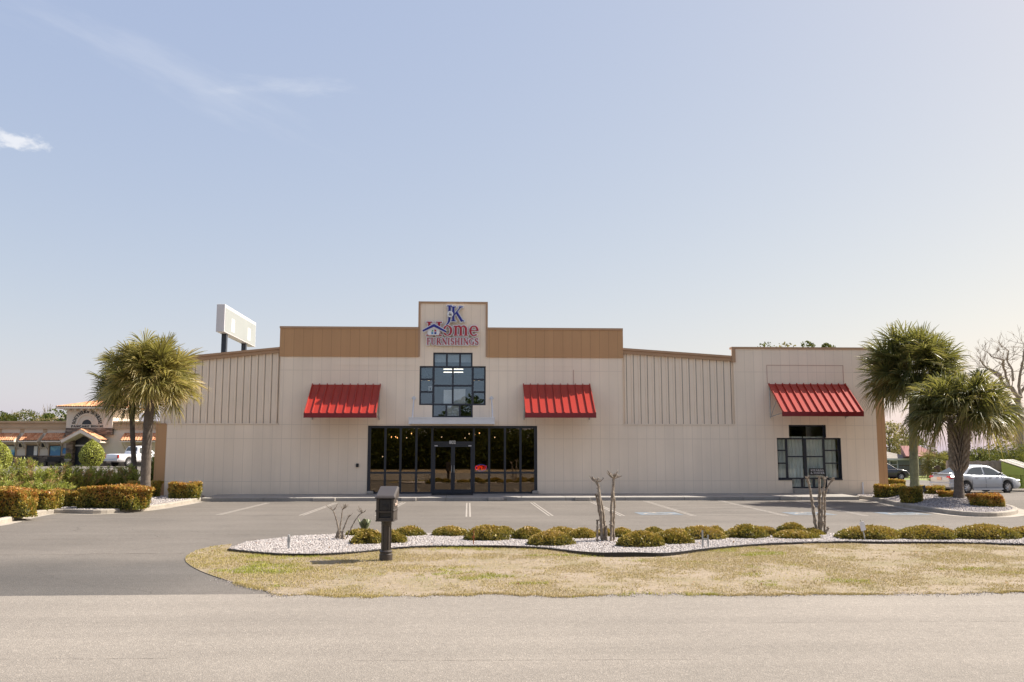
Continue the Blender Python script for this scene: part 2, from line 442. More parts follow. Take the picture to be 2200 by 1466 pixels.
M['gravel_grey'] = pm('grey_gravel_base', (0.32, 0.285, 0.27), 0.9, 0.25, 9, bump=0.8, bscale=50, fine=0.25)
M['soil'] = pm('dry_soil', (0.30, 0.235, 0.155), 0.95, 0.25, 1.2, bump=0.5, fine=0.2)
M['mulch'] = pm('brown_mulch', (0.13, 0.085, 0.05), 0.95, 0.3, 3, bump=0.6, fine=0.3)
M['black_plastic'] = pm('black_plastic', (0.012, 0.012, 0.016), 0.35, 0.3, 3)
M['bark_palm'] = pm('palm_bark', (0.125, 0.10, 0.08), 0.9, 0.3, 6, bump=0.7, fine=0.25)
M['bark_mossy'] = pm('mossy_palm_bark', (0.20, 0.205, 0.12), 0.9, 0.3, 5, bump=0.6, fine=0.25)
M['bark'] = pm('grey_bark', (0.27, 0.22, 0.17), 0.9, 0.35, 7, bump=0.8, fine=0.3)
M['bark_pale'] = pm('pale_bark', (0.25, 0.205, 0.16), 0.85, 0.5, 11, bump=0.6, fine=0.25)
M['bark_dark'] = pm('dark_bark', (0.10, 0.08, 0.065), 0.9, 0.3, 3, bump=0.5)

# ------------------------------------------------------------------ ground, lot, road
def grid_sheet(name, x0, x1, y0, y1, step, off, mat):
    xs = np.arange(x0, x1+1e-6, step); ys = np.arange(y0, y1+1e-6, step)
    X, Y = np.meshgrid(xs, ys); Z = T(X, Y)+off
    V = np.stack([X, Y, Z], -1).reshape(-1, 3); nx = len(xs)
    idx = np.arange(len(V)).reshape(len(ys), nx)
    F = np.stack([idx[:-1, :-1], idx[:-1, 1:], idx[1:, 1:], idx[1:, :-1]], -1).reshape(-1, 4)
    return tag(np_obj(name, V, F, mat, smooth=True), kind='structure')
m, nt2 = newmat('distant_ground')
pos = nd(nt2, 'ShaderNodeNewGeometry').outputs['Position']
cg = ramp(nt2, noise(nt2, pos, 0.12, 6, 0.65), [(0.35, (0.27, 0.22, 0.10)), (0.5, (0.20, 0.22, 0.07)), (0.65, (0.12, 0.20, 0.04))])
bb = nd(nt2, 'ShaderNodeBsdfPrincipled', Roughness=0.95); lk(nt2, cg, bb.inputs['Base Color']); out(nt2, bb.outputs[0]); M['ground'] = m
gx = np.array([-1800, -500, -200]+list(range(-120, 121, 3))+[200, 500, 1800], float)
gy = np.array([-1500, -400, -150]+list(range(-90, 151, 3))+[300, 600, 2500], float)
X, Y = np.meshgrid(gx, gy); V = np.stack([X, Y, T(X, Y)-0.06], -1).reshape(-1, 3)
idx = np.arange(len(V)).reshape(len(gy), len(gx))
F = np.stack([idx[:-1, :-1], idx[:-1, 1:], idx[1:, 1:], idx[1:, :-1]], -1).reshape(-1, 4)
tag(np_obj('ground', V, F, M['ground'], smooth=True), kind='structure')

YROAD = G(1100, 1276)[1]
lot = grid_sheet('parking_lot', -70, 44, math.floor(YROAD*1)+0.0, 52, 1.0, 0.0, M['lot'])
mb = MB()
ra, rb = G(-900, 1281), G(3200, 1270)
mb.add([(-120, YROAD-0.35, 0.008), (120, YROAD+0.55, 0.008), (120, -53, 0.008), (-120, -53, 0.008)], [(0, 1, 2, 3)])
tag(mb.build('road', M['road']), kind='structure')
# opposite side of the road (seen only in the shop glass)
mb = MB(); mb.quad((-120, -53, 0.0), (120, -53, 0.0), (120, -90, 0.3), (-120, -90, 0.3)); tag(mb.build('verge', M['soil']), kind='structure')

# ------------------------------------------------------------------ lawn
LAWN_TOP = [(430, 1178), (498, 1166)]
EDGE = [(490, 1180), (560, 1187), (620, 1191), (700, 1190), (800, 1182), (860, 1176), (930, 1173), (1020, 1173), (1130, 1175), (1180, 1178), (1240, 1186),
        (1300, 1192), (1380, 1192), (1440, 1190), (1560, 1175), (1680, 1167), (1800, 1164), (1900, 1165), (2100, 1166), (2200, 1169), (2500, 1172), (3000, 1176)]
BACK = [(3000, 1147), (2500, 1147), (2200, 1147), (1800, 1147), (1400, 1147), (1000, 1147), (800, 1148), (720, 1149), (640, 1152), (590, 1158), (530, 1165)]
def curve(pts, n=4):
    """catmull-rom through 2-D points"""
    o = []; k = len(pts)
    for i in range(k-1):
        p0, p1, p2, p3 = pts[max(i-1, 0)], pts[i], pts[i+1], pts[min(i+2, k-1)]
        for j in range(n):
            t = j/n
            o.append(tuple(0.5*((2*p1[q])+(-p0[q]+p2[q])*t+(2*p0[q]-5*p1[q]+4*p2[q]-p3[q])*t*t+(-p0[q]+3*p1[q]-3*p2[q]+p3[q])*t**3) for q in (0, 1)))
    return o+[tuple(pts[-1])]
edge_w = curve([G(x, y, 0.05) for x, y in EDGE], 5)
back_w = [G(x, y, 0.05) for x, y in BACK]
LAWN_LOW = [(3000, 1270), (2200, 1272), (1500, 1275), (1000, 1277), (600, 1278), (560, 1263), (500, 1248), (440, 1228), (408, 1212), (398, 1200), (405, 1190), (430, 1178), (470, 1170), (498, 1167)]
low_w = [G(x, y, 0.03) for x, y in LAWN_LOW]
low_s = low_w[:4] + curve(low_w[4:], 4)
rl = random.Random(5)
LAWN = []
for i, p in enumerate(low_s):
    LAWN.append(p)
# broken, crumbly edge along the road
edge_road = []
a, b = G(3000, 1270, 0.03), G(600, 1278, 0.03)
for i in range(90):
    t = i/89; edge_road.append((a[0]+(b[0]-a[0])*t, a[1]+(b[1]-a[1])*t+rl.uniform(-0.11, 0.11)+0.07*math.sin(t*40)))
LAWN = edge_road + curve(low_w[4:], 4) + edge_w
m, nt2 = newmat('dry_lawn')
pos = nd(nt2, 'ShaderNodeNewGeometry').outputs['Position']
n1 = noise(nt2, pos, 0.9, 7, 0.7); n2 = noise(nt2, pos, 9, 5, 0.7)
cg = ramp(nt2, n1, [(0.36, (0.30, 0.24, 0.175)), (0.5, (0.265, 0.21, 0.14)), (0.62, (0.225, 0.185, 0.10))])
cg = mixc(nt2, 1.0, cg, ramp(nt2, n2, [(0.3, 0.7), (0.7, 1.15)]), 'MULTIPLY')
bb = nd(nt2, 'ShaderNodeBsdfPrincipled', Roughness=0.95); lk(nt2, cg, bb.inputs['Base Color'])
bn = nd(nt2, 'ShaderNodeBump', Strength=0.8, Distance=0.03); lk(nt2, n2, bn.inputs['Height']); lk(nt2, bn.outputs[0], bb.inputs['Normal']); out(nt2, bb.outputs[0]); M['lawn'] = m
mb = MB(); mb.prism(LAWN, lambda u, v, d: (u, v, d), 0.012, -0.05); tag(mb.build('lawn', M['lawn']), kind='structure')
# grass blades
LA = np.array(LAWN); x0, x1 = -11.5, 13.5; y0, y1 = LA[:, 1].min(), LA[:, 1].max()
N = 420000
gxp = rng.uniform(x0, x1, N); gyp = rng.uniform(y0, y1, N)
ok = inpoly(gxp, gyp, LAWN)
rim = np.array(LAWN); k_ = rng.integers(0, len(rim), 60000); f_ = rng.random((60000, 1)); rp_ = rim[k_]*(1-f_)+rim[(k_+1) % len(rim)]*f_
rp_ += rng.normal(0, 0.035, rp_.shape)*(vnoise(rp_[:, 0]*2.2, rp_[:, 1]*2.2, 31)[:, None]*2.0)
kk_ = (rp_[:, 0] > x0) & (rp_[:, 0] < x1) & ((rp_[:, 1] < -27.0) | (rp_[:, 0] < -6)); rp_ = rp_[kk_]
nb_ = len(gxp); gxp = np.concatenate([gxp, rp_[:, 0]]); gyp = np.concatenate([gyp, rp_[:, 1]]); ok = np.concatenate([ok, np.ones(len(rp_), bool)]); N = len(gxp)
den = 0.55*vnoise(gxp*1.1, gyp*1.1, 1)+0.3*vnoise(gxp*3.5, gyp*3.5, 2)+0.15*vnoise(gxp*9, gyp*9, 3)
leftness = smooth(2, -6, gxp)
gpatch = np.zeros(len(gxp))
for pxp, pyp, sx_, sy_ in ((1850, 1249, 0.55, 0.16), (1652, 1252, 0.25, 0.10), (1975, 1245, 0.45, 0.14), (2190, 1250, 0.25, 0.12), (1605, 1195, 0.35, 0.18), (1665, 1190, 0.3, 0.16), (1140, 1257, 0.35, 0.12), (1060, 1262, 0.2, 0.1), (585, 1262, 0.3, 0.15), (2050, 1225, 0.7, 0.25)):
    qx, qy = G(pxp, pyp); gpatch = np.maximum(gpatch, np.exp(-((gxp-qx)/sx_)**2-((gyp-qy)/sy_)**2))
ok &= rng.random(N) < np.clip((den-0.37+0.09*leftness)*4.6+0.9*gpatch, 0.10, 1)
gpatch = gpatch[ok]; gxp, gyp, den = gxp[ok], gyp[ok], den[ok]; n = len(gxp); leftness = leftness[ok]
gr = 0.6*vnoise(gxp*0.55+40, gyp*0.9, 7)+0.4*vnoise(gxp*2.6, gyp*3.4, 8)
front = smooth(-27.5, -29.8, gyp)
gr = gr+0.34*gpatch*(0.5+0.9*vnoise(gxp*7, gyp*7, 21))
green = np.clip((gr-0.655+0.0*leftness+0.07*front)*7, 0, 1)
tint = np.clip(0.30*rng.random(n)+0.26*leftness*rng.random(n)+0.30*(vnoise(gxp*3.1, gyp*4.5, 12)-0.25)+green*0.75*(0.55+0.45*rng.random(n)), 0, 1)
h = rng.uniform(0.010, 0.034, n)*(1+0.4*green)
az = rng.uniform(0, 2*np.pi, n); lean = rng.uniform(0.3, 1.8, n)
base = np.stack([gxp, gyp, np.full(n, 0.011)], -1)
tip = base + np.stack([np.cos(az)*h*lean, np.sin(az)*h*lean, h], -1)
sd2 = np.stack([-np.sin(az+0.7), np.cos(az+0.7), np.zeros(n)], -1)*rng.uniform(0.003, 0.007, (n, 1))
V = np.stack([base-sd2, base+sd2, tip], 1).reshape(-1, 3); F = np.arange(3*n).reshape(-1, 3)
M['grass'] = leafmat('grass_blades', [(0.0, (0.44, 0.345, 0.22)), (0.3, (0.43, 0.335, 0.165)), (0.55, (0.36, 0.31, 0.075)), (1.0, (0.27, 0.31, 0.04))], 0.7, 0.25, 0.2)
tag(np_obj('grass', V, F, M['grass'], tint=tint), 'short dry straw-coloured grass with green tufts on the lawn', 'grass', kind='stuff')

# ------------------------------------------------------------------ gravel bed
BED = edge_w + back_w
mb = MB(); mb.prism(BED, lambda u, v, d: (u, v, d), 0.055, -0.05); tag(mb.build('gravel_bed', M['gravel']), kind='structure')
def stones(name, poly, zfn, n, smin, smax, mat, label, xr=None):
    A = np.array(poly); lo, hi = A.min(0), A.max(0)
    if xr: lo[0] = max(lo[0], xr[0]); hi[0] = min(hi[0], xr[1])
    x = rng.uniform(lo[0], hi[0], n); y = rng.uniform(lo[1], hi[1], n); k = inpoly(x, y, poly); x, y = x[k], y[k]; n = len(x)
    oc = np.array([(1,0,0),(-1,0,0),(0,1,0),(0,-1,0),(0,0,1),(0,0,-1)], float)
    f = np.array([(0,2,4),(2,1,4),(1,3,4),(3,0,4),(2,0,5),(1,2,5),(3,1,5),(0,3,5)])
    s = rng.uniform(smin, smax, n)
    P8 = oc[None]*s[:, None, None]*rng.uniform(0.6, 1.2, (n, 6, 1))
    q = norm(rng.normal(size=(n, 4))); a, b, c, d = q.T
    Rm = np.stack([1-2*(c*c+d*d), 2*(b*c-a*d), 2*(b*d+a*c), 2*(b*c+a*d), 1-2*(b*b+d*d), 2*(c*d-a*b), 2*(b*d-a*c), 2*(c*d+a*b), 1-2*(b*b+c*c)], -1).reshape(-1, 3, 3)
    Pt = np.einsum('nij,nkj->nki', Rm, P8); Pt[:, :, 2] *= 0.75
    z = zfn(x, y) if callable(zfn) else np.full(n, zfn)
    Pt += np.stack([x, y, z+s*0.25], -1)[:, None, :]
    F = (f[None]+6*np.arange(n)[:, None, None]).reshape(-1, 3)
    return tag(np_obj(name, Pt.reshape(-1, 3), F, mat, tint=np.repeat(rng.random(n), 8)), label, 'gravel', kind='stuff')
M['stone_white'] = leafmat('white_stones', [(0.0, (0.20, 0.17, 0.155)), (0.3, (0.37, 0.33, 0.31)), (1.0, (0.53, 0.495, 0.475))], 0.8, 0.0, 0.3)
M['stone_grey'] = leafmat('grey_stones', [(0.0, (0.20, 0.17, 0.165)), (0.4, (0.34, 0.305, 0.295)), (1.0, (0.50, 0.465, 0.45))], 0.8, 0.0, 0.3)
stones('white_gravel', BED, 0.055, 130000, 0.012, 0.027, M['stone_white'], 'white landscaping gravel covering the long front bed', (-10, 16))
# black plastic edging between bed and lawn, with a loose end
mb = MB(); pts = []
for i, (x, y) in enumerate(edge_w):
    pts.append((x, y-0.01, 0.075))
def strip(mb, pts, hfn, th):
    n = len(pts); vs = []
    for i, p in enumerate(pts):
        a, b = pts[max(i-1, 0)], pts[min(i+1, n-1)]
        t = Vector((b[0]-a[0], b[1]-a[1], 0)).normalized(); q = Vector((-t.y, t.x, 0))*th/2; hh = hfn(i/(n-1), p[0])
        for s in (1, -1):
            for z in (-0.03, hh): vs.append((p[0]+q.x*s, p[1]+q.y*s, z))
    fs = []
    for i in range(n-1):
        a, b = 4*i, 4*(i+1)
        fs += [(a, b, b+1, a+1), (a+3, b+3, b+2, a+2), (a+1, b+1, b+3, a+3), (a+2, b+2, b, a)]
    mb.add(vs, fs)
xa, xb = PX(1240, CAM.y+17.6), PX(1470, CAM.y+17.6)
strip(mb, pts, lambda t, x: 0.056+0.012*math.sin(x*2.3)*math.sin(x*0.9+1)+(0.05*math.exp(-((x-(xa+xb)/2)/0.9)**2)), 0.03)
tag(mb.build('bed_edging', M['black_plastic']), 'wavy black plastic edging strip between white gravel bed and dry lawn', 'edging')
# dark seam where the lawn slab meets the drive is real thickness (see lawn)

# ------------------------------------------------------------------ kerbs and islands
def offset(pts, d):
    o = []; n = len(pts)
    for i, p in enumerate(pts):
        a, b = pts[max(i-1, 0)], pts[min(i+1, n-1)]
        t = Vector((b[0]-a[0], b[1]-a[1])).normalized(); o.append((p[0]-t.y*d, p[1]+t.x*d))
    return o
def kerb(name, pts, side, mat, h=0.15, w=0.16):
    """kerb with a rounded upper edge; side +1: body lies left of the line"""
    prof = [(0, -0.04), (0.0, h-0.04), (0.012, h-0.012), (0.04, h), (w, h), (w, -0.04)]
    rows = [[(q[0], q[1], z+float(T(q[0], q[1]))) for q in offset(pts, side*d)] for d, z in prof]
    n = len(pts); vs = [p for r in rows for p in r]; fs = []
    for k in range(len(prof)-1):
        for i in range(n-1): fs.append((k*n+i, k*n+i+1, (k+1)*n+i+1, (k+1)*n+i))
    mb = MB(); mb.add(vs, fs); return tag(mb.build(name, mat), kind='structure')
def gutter(pts, side, wd=0.42):
    a, b = pts, offset(pts, -side*wd); n = len(pts)
    mb = MB(); mb.add([(p[0], p[1], 0.006+float(T(p[0], p[1]))) for p in a]+[(p[0], p[1], 0.006+float(T(p[0], p[1]))) for p in b], [(i, i+1, n+i+1, n+i) for i in range(n-1)])
    tag(mb.build('gutter', M['kerb']), kind='structure')
LK = [(-260, 1166), (-120, 1146), (0, 1127), (60, 1112), (116, 1104), (200, 1105), (260, 1102), (330, 1095), (400, 1083), (440, 1075)]
lk_w = curve([G(x, y) for x, y in LK], 4)
kerb('kerb', lk_w, 1, M['kerb']); gutter(lk_w, 1, 0.3)
isl = offset(lk_w, 0.14)
LI = isl + [(PX(440), 0.25), (XL-0.9, 0.25), (XL-0.9, 7.0), (-30, 8.0), (-36, -2)]
mb = MB(); mb.prism(LI, lambda u, v, d: (u, v, d), 0.13, -0.05); tag(mb.build('planting_bed', M['mulch']), kind='structure')
# pale gravel pocket round the left palm
GP = offset(lk_w, 0.15)[16:] + [(PX(436), 0.2), (XL-0.8, 0.2), (XL-2.4, -3.0), (XL-3.4, -7.5)]
mb = MB(); mb.sheet(GP, lambda u, v: (u, v, 0.136)); tag(mb.build('gravel_pocket', M['gravel']), kind='structure')
stones('white_gravel', GP, 0.136, 9000, 0.02, 0.04, M['stone_white'], 'white gravel pocket around the palm left of the store')

RK = [(1838, 1072), (1875, 1076), (1935, 1089), (2000, 1100), (2070, 1109), (2130, 1111), (2172, 1108), (2188, 1102), (2176, 1095), (2140, 1088), (2100, 1081), (2060, 1072), (2030, 1064), (1985, 1056)]
rk_w = curve([G(x, y) for x, y in RK], 4)
rk_k = rk_w
kerb('kerb', rk_k, 1, M['kerb']); gutter(rk_k, 1, 0.35)
RI = offset(rk_w, 0.14) + [(XR+3.0, 4.0), (XR+0.3, 4.0), (XR+0.3, -0.06), (PX(1835), -0.06)]
RIC = np.array([G(2010, 1075, 0.2)])[0]
def ri_z(x, y):
    # low mound that peaks under the two palms
    x = np.asarray(x, float); y = np.asarray(y, float)
    d1 = np.hypot((x-PA_B[0])/2.6, (y-PA_B[1])/1.7); d2 = np.hypot((x-PB_B[0])/2.3, (y-PB_B[1])/1.5)
    dm = np.full(x.shape, 9.0)
    for i in range(len(RI)):
        ax, ay = RI[i]; bx, by = RI[(i+1) % len(RI)]; L2 = (bx-ax)**2+(by-ay)**2+1e-9
        tq = np.clip(((x-ax)*(bx-ax)+(y-ay)*(by-ay))/L2, 0, 1); dm = np.minimum(dm, np.hypot(x-ax-tq*(bx-ax), y-ay-tq*(by-ay)))
    return 0.132+(0.18*np.exp(-d1*d1)+0.22*np.exp(-d2*d2))*smooth(0.0, 1.1, dm)
PA_B = G(1965, 1066, 0.25); PB_B = G(2060, 1076, 0.25)
from mathutils.geometry import delaunay_2d_cdt
ra_ = np.array(RI); gx_, gy_ = np.meshgrid(np.arange(ra_[:, 0].min(), ra_[:, 0].max(), 0.3), np.arange(ra_[:, 1].min(), ra_[:, 1].max(), 0.3)); gx_, gy_ = gx_.ravel(), gy_.ravel()
ki_ = inpoly(gx_, gy_, RI); pts_ = [Vector((float(a), float(b))) for a, b in RI]+[Vector((float(a), float(b))) for a, b in zip(gx_[ki_], gy_[ki_])]
cv_, ce_, cf_, *_r = delaunay_2d_cdt(pts_, [(i, (i+1) % len(RI)) for i in range(len(RI))], [], 1, 1e-5)
bm = bmesh.new(); bv_ = [bm.verts.new((v.x, v.y, float(ri_z(v.x, v.y)))) for v in cv_]
for f in cf_: bm.faces.new([bv_[i] for i in f])
bmesh.ops.recalc_face_normals(bm, faces=bm.faces)
me = bpy.data.meshes.new('gravel_island'); bm.to_mesh(me); bm.free(); me.materials.append(M['gravel_grey'])
o = bpy.data.objects.new('gravel_island', me); COL.objects.link(o); tag(o, kind='structure')
stones('grey_gravel', RI, ri_z, 40000, 0.015, 0.034, M['stone_grey'], 'grey-white gravel covering the palm island right of the store')

# walkway in front of the shop, with kerb face and joints
WY = -2.55; XW0, XW1 = PX(437, WY), PX(1842, WY)
mb = MB(); n = 0; xs = np.linspace(XW0, XW1, 12)
for i in range(11):
    a, b = xs[i]+0.008, xs[i+1]-0.008
    mb.add([(a, WY, -0.04), (b, WY, -0.04), (a, WY, 0.135), (b, WY, 0.135), (a, WY+0.025, 0.15), (b, WY+0.025, 0.15), (a, 0.6, 0.2), (b, 0.6, 0.2), (a, 0.6, -0.04), (b, 0.6, -0.04)],
           [(0, 1, 3, 2), (2, 3, 5, 4), (4, 5, 7, 6), (0, 2, 4, 6, 8), (1, 9, 7, 5, 3)])
tag(mb.build('walkway', M['walk']), kind='structure')
mb = MB(); mb.box(XW0+0.03, XW1-0.03, WY+0.02, 0.4, -0.04, 0.12); tag(mb.build('walkway_base', M['mulch']), kind='structure')
# parking stall lines
mb = MB()
def gline(mb, a, b, wd=0.1, z=0.004):
    a, b = Vector(a), Vector(b); t = (b-a).normalized(); q = Vector((-t.y, t.x))*wd/2
    mb.add([(a.x+q.x, a.y+q.y, z), (b.x+q.x, b.y+q.y, z), (b.x-q.x, b.y-q.y, z), (a.x-q.x, a.y-q.y, z)], [(0, 1, 2, 3)])
for a, b in (((576, 1081), (468, 1107)), ((722, 1081), (647, 1108)), ((868, 1080), (810, 1109)), ((1006, 1081), (1006, 1111)), ((1143, 1080), (1184, 1109)), ((1272, 1079), (1338, 1109)),
             ((1386, 1077), (1492, 1109)), ((1546, 1076), (1690, 1109)), ((1712, 1078), (1862, 1109))):
    for dx in (-0.06, 0.06):
        A, B = G(*a), G(*b); gline(mb, (A[0]+dx, A[1]), (B[0]+dx, B[1]), 0.055, 0.004)
for y, xa_, xb_ in ((1082, 1404, 1572), (1087, 1422, 1592), (1093, 1443, 1620), (1100, 1465, 1650), (1108, 1492, 1688)):
    gline(mb, G(xa_, y), G(xb_, y-1.5), 0.1, 0.008)
tag(mb.build('parking_lines', M['paint']), kind='structure')
mbb, mbw = MB(), MB()
for px in (1415, 1738, 1938):
    c = Vector(G(px, 1104)); s = 1.0
    mbb.add([(c.x-0.7, c.y-0.7, 0.006), (c.x+0.7, c.y-0.7, 0.006), (c.x+0.7, c.y+0.7, 0.006), (c.x-0.7, c.y+0.7, 0.006)], [(0, 1, 2, 3)])
    fn = lambda u, v, d: (c.x+u, c.y+v, d)
    mbw.ribbon([(0.45*math.cos(R(a))-0.05, 0.42*math.sin(R(a))-0.2) for a in range(100, 351, 25)], 0.1, fn, 0.010, 0.011)
    mbw.ribbon([(-0.1, 0.45), (-0.08, 0.0), (0.3, -0.02), (0.42, -0.42), (0.58, -0.4)], 0.11, fn, 0.012, 0.013)
    mbw.ribbon([(-0.1, 0.2), (0.25, 0.2)], 0.1, fn, 0.014, 0.015)
    mbw.ribbon([(-0.1+0.1*math.cos(R(a)), 0.6+0.1*math.sin(R(a))) for a in range(0, 361, 40)], 0.09, fn, 0.010, 0.011)
tag(mbb.build('accessible_bay_marking', M['blue_paint']), kind='structure')
tag(mbw.build('accessible_bay_symbol', M['paint']), kind='structure')
# concrete wheel stops against the walkway kerb
WS = [(672, 720, 'pale concrete wheel stop at the kerb left of the mailbox top'), (862, 894, 'concrete wheel stop at the kerb between mailbox and entrance mat'),
      (1049, 1082, 'concrete wheel stop at the kerb right of the entrance doormat'), (1235, 1268, 'concrete wheel stop at the kerb behind the middle pruned tree'), (1678, 1712, 'concrete wheel stop at the kerb below the curtained right window')]
for x0, x1, lab in WS:
    a = PX(x0, WY-0.15, 1074); b = PX(x1, WY-0.15, 1074)
    mb = MB(); mb.rbox(a, b, WY-0.2, WY-0.006, 0.0, 0.155, 0.02)
    tag(mb.build('wheel_stop', M['concrete']), lab, 'wheel stop', 'wheel stops along the walkway')

# long jagged cracks in the lot
rk = random.Random(4)
mb = MB()
for pa, pb in (((-60, 1160), (470, 1157)), ((-60, 1193), (395, 1189)), ((520, 1160), (640, 1158)), ((1400, 1090), (1468, 1109)), ((1900, 1112), (1935, 1121)), ((980, 1125), (1100, 1121)), ((1090, 1130), (1500, 1128))):
    a, b = Vector(G(*pa)), Vector(G(*pb)); n = int((b-a).length/0.22)+2; L_, R_ = [], []
    for i in range(n):
        p = a.lerp(b, i/(n-1)); o = rk.uniform(-0.05, 0.05); wd = rk.uniform(0.004, 0.016)
        L_.append((p.x, p.y+o+wd, 0.003)); R_.append((p.x, p.y+o-wd, 0.003))
    mb.add(L_+R_, [(i, i+1, n+i+1, n+i) for i in range(n-1)])
tag(mb.build('lot_cracks', M['bark_dark']), kind='structure')

# sandy grit along the lawn rim and dry leaves lying about
rim = np.array(LAWN); k_ = rng.integers(0, len(rim), 16000); f_ = rng.random((16000, 1)); rp_ = rim[k_]*(1-f_)+rim[(k_+1) % len(rim)]*f_+rng.normal(0, 0.09, (16000, 2))
rp_ = rp_[(rp_[:, 0] > -12) & (rp_[:, 0] < 13) & ((rp_[:, 1] < -26.5) | (rp_[:, 0] < -6))]; n = len(rp_)
C = np.concatenate([rp_, np.full((n, 1), 0.012)], 1); D = rdir(n); W = norm(np.cross(D, rdir(n))); V, F = leaf_quads(C, D, W, rng.uniform(0.008, 0.022, n), rng.uniform(0.008, 0.018, n))
tag(np_obj('sandy_grit', V, F, M['stone_grey'], tint=rng.random(n)), 'pale sandy grit scattered along the ragged lawn edge', 'grit', kind='stuff')
n = 900; lx = rng.uniform(-10, 14, n); ly = rng.uniform(-29, -19.5, n); kk = inpoly(lx, ly, BED) | (inpoly(lx, ly, LAWN) & (rng.random(n) < 0.25)); lx, ly = lx[kk], ly[kk]; n = len(lx)
C = np.stack([lx, ly, np.where(inpoly(lx, ly, BED), 0.085, 0.03)], -1); D = norm(rdir(n)*np.array([1, 1, 0.35])); W = norm(np.cross(D, norm(rdir(n)*0.4+np.array([0, 0, 1])))); V, F = leaf_quads(C, D, W, rng.uniform(0.03, 0.07, n), rng.uniform(0.02, 0.035, n))
M['dry_leaf'] = leafmat('dry_leaves', [(0.0, (0.10, 0.05, 0.025)), (0.6, (0.24, 0.12, 0.05)), (1.0, (0.36, 0.20, 0.10))], 0.8, 0.1, 0.2)
tag(np_obj('fallen_leaves', V, F, M['dry_leaf'], tint=rng.random(n)), 'dry brown leaves strewn over the gravel bed and lawn', 'leaves', kind='stuff')
mb = MB()
for pa, pb in (((-100, 1419), (360, 1417)), ((760, 1422), (1500, 1419)), ((1600, 1340), (2300, 1336))):
    a, b = Vector(G(*pa)), Vector(G(*pb)); n = int((b-a).length/0.08)+2; L_, R_ = [], []
    for i in range(n):
        p = a.lerp(b, i/(n-1)); o = rk.uniform(-0.012, 0.012); wd = rk.uniform(0.0005, 0.0035)
        L_.append((p.x, p.y+o+wd, 0.0105)); R_.append((p.x, p.y+o-wd, 0.0105))
    mb.add(L_+R_, [(i, i+1, n+i+1, n+i) for i in range(n-1)])
tag(mb.build('road_cracks', pm('crack_fill', (0.13, 0.11, 0.095), 0.9)), kind='structure')
# ------------------------------------------------------------------ the store
GZ = 0.18
ZL = PZ(913)                                    # top of the low wings
XC0, _ = P(601, 840); XC1, _ = P(1337, 840)      # centre block
ZC = PZ(704)
XT0, _ = P(900, 710); XT1, _ = P(1046.5, 710); ZT = PZ(649)
XD0, _ = P(1578, 860); ZD = PZ(742.5)            # right tower
XPL = P(342, 880)[0]                             # left panel end
store = empty('store_building', ((XL+XR)/2, 0, 0.0), 0, 'long beige commercial building with brown parapet band, stepped centre tower and dark glass storefront', 'building')

def grid_wall(mb, rects, holes, y0, y1):
    xs = sorted({v for r in rects+holes for v in r[:2]}); zs = sorted({v for r in rects+holes for v in r[2:]})
    def ins(i, j):
        if i < 0 or j < 0 or i >= len(xs)-1 or j >= len(zs)-1: return False
        x, z = (xs[i]+xs[i+1])/2, (zs[j]+zs[j+1])/2
        inr = lambda r: r[0] < x < r[1] and r[2] < z < r[3]
        return any(map(inr, rects)) and not any(map(inr, holes))
    for i in range(len(xs)-1):
        for j in range(len(zs)-1):
            if not ins(i, j): continue
            a, b, c, d = xs[i], xs[i+1], zs[j], zs[j+1]
            mb.quad((a, y0, c), (b, y0, c), (b, y0, d), (a, y0, d)); mb.quad((b, y1, c), (a, y1, c), (a, y1, d), (b, y1, d))
            if not ins(i-1, j): mb.quad((a, y0, c), (a, y0, d), (a, y1, d), (a, y1, c))
            if not ins(i+1, j): mb.quad((b, y0, c), (b, y1, c), (b, y1, d), (b, y0, d))
            if not ins(i, j-1): mb.quad((a, y0, c), (a, y1, c), (b, y1, c), (b, y0, c))
            if not ins(i, j+1): mb.quad((a, y0, d), (b, y0, d), (b, y1, d), (a, y1, d))
# openings
SX0, SX1, SZ0, SZ1 = P(789, 985)[0], P(1154.5, 985)[0], GZ, PZ(915)
ux = lambda px: P(px, 830)[0]
UH = [(ux(930), ux(1015), PZ(787), PZ(758)), (ux(901), ux(1043.5), PZ(871), PZ(787)), (ux(929), ux(1016), PZ(897.5), PZ(871))]
dx_ = lambda px: P(px, 985)[0]
DH = [(dx_(1697), dx_(1777), PZ(940.5), PZ(912)), (dx_(1670.5), dx_(1808), PZ(1031), PZ(940.5)), (dx_(1700), dx_(1775), GZ+0.22, PZ(1031))]
YB = 0.30
GB = 0.03
rects = [(XL, XC0, GB, ZL), (XC0, XC1, GB, ZC-0.02), (XT0, XT1, ZC-0.02, ZT-0.02), (XC1, XD0, GB, ZL), (XD0, XR, GB, ZD-0.02)]
mb = MB(); grid_wall(mb, rects, [(SX0, SX1, SZ0, SZ1)]+UH+DH, 0.0, YB)
mb.build('front_wall', M['wall'], store)
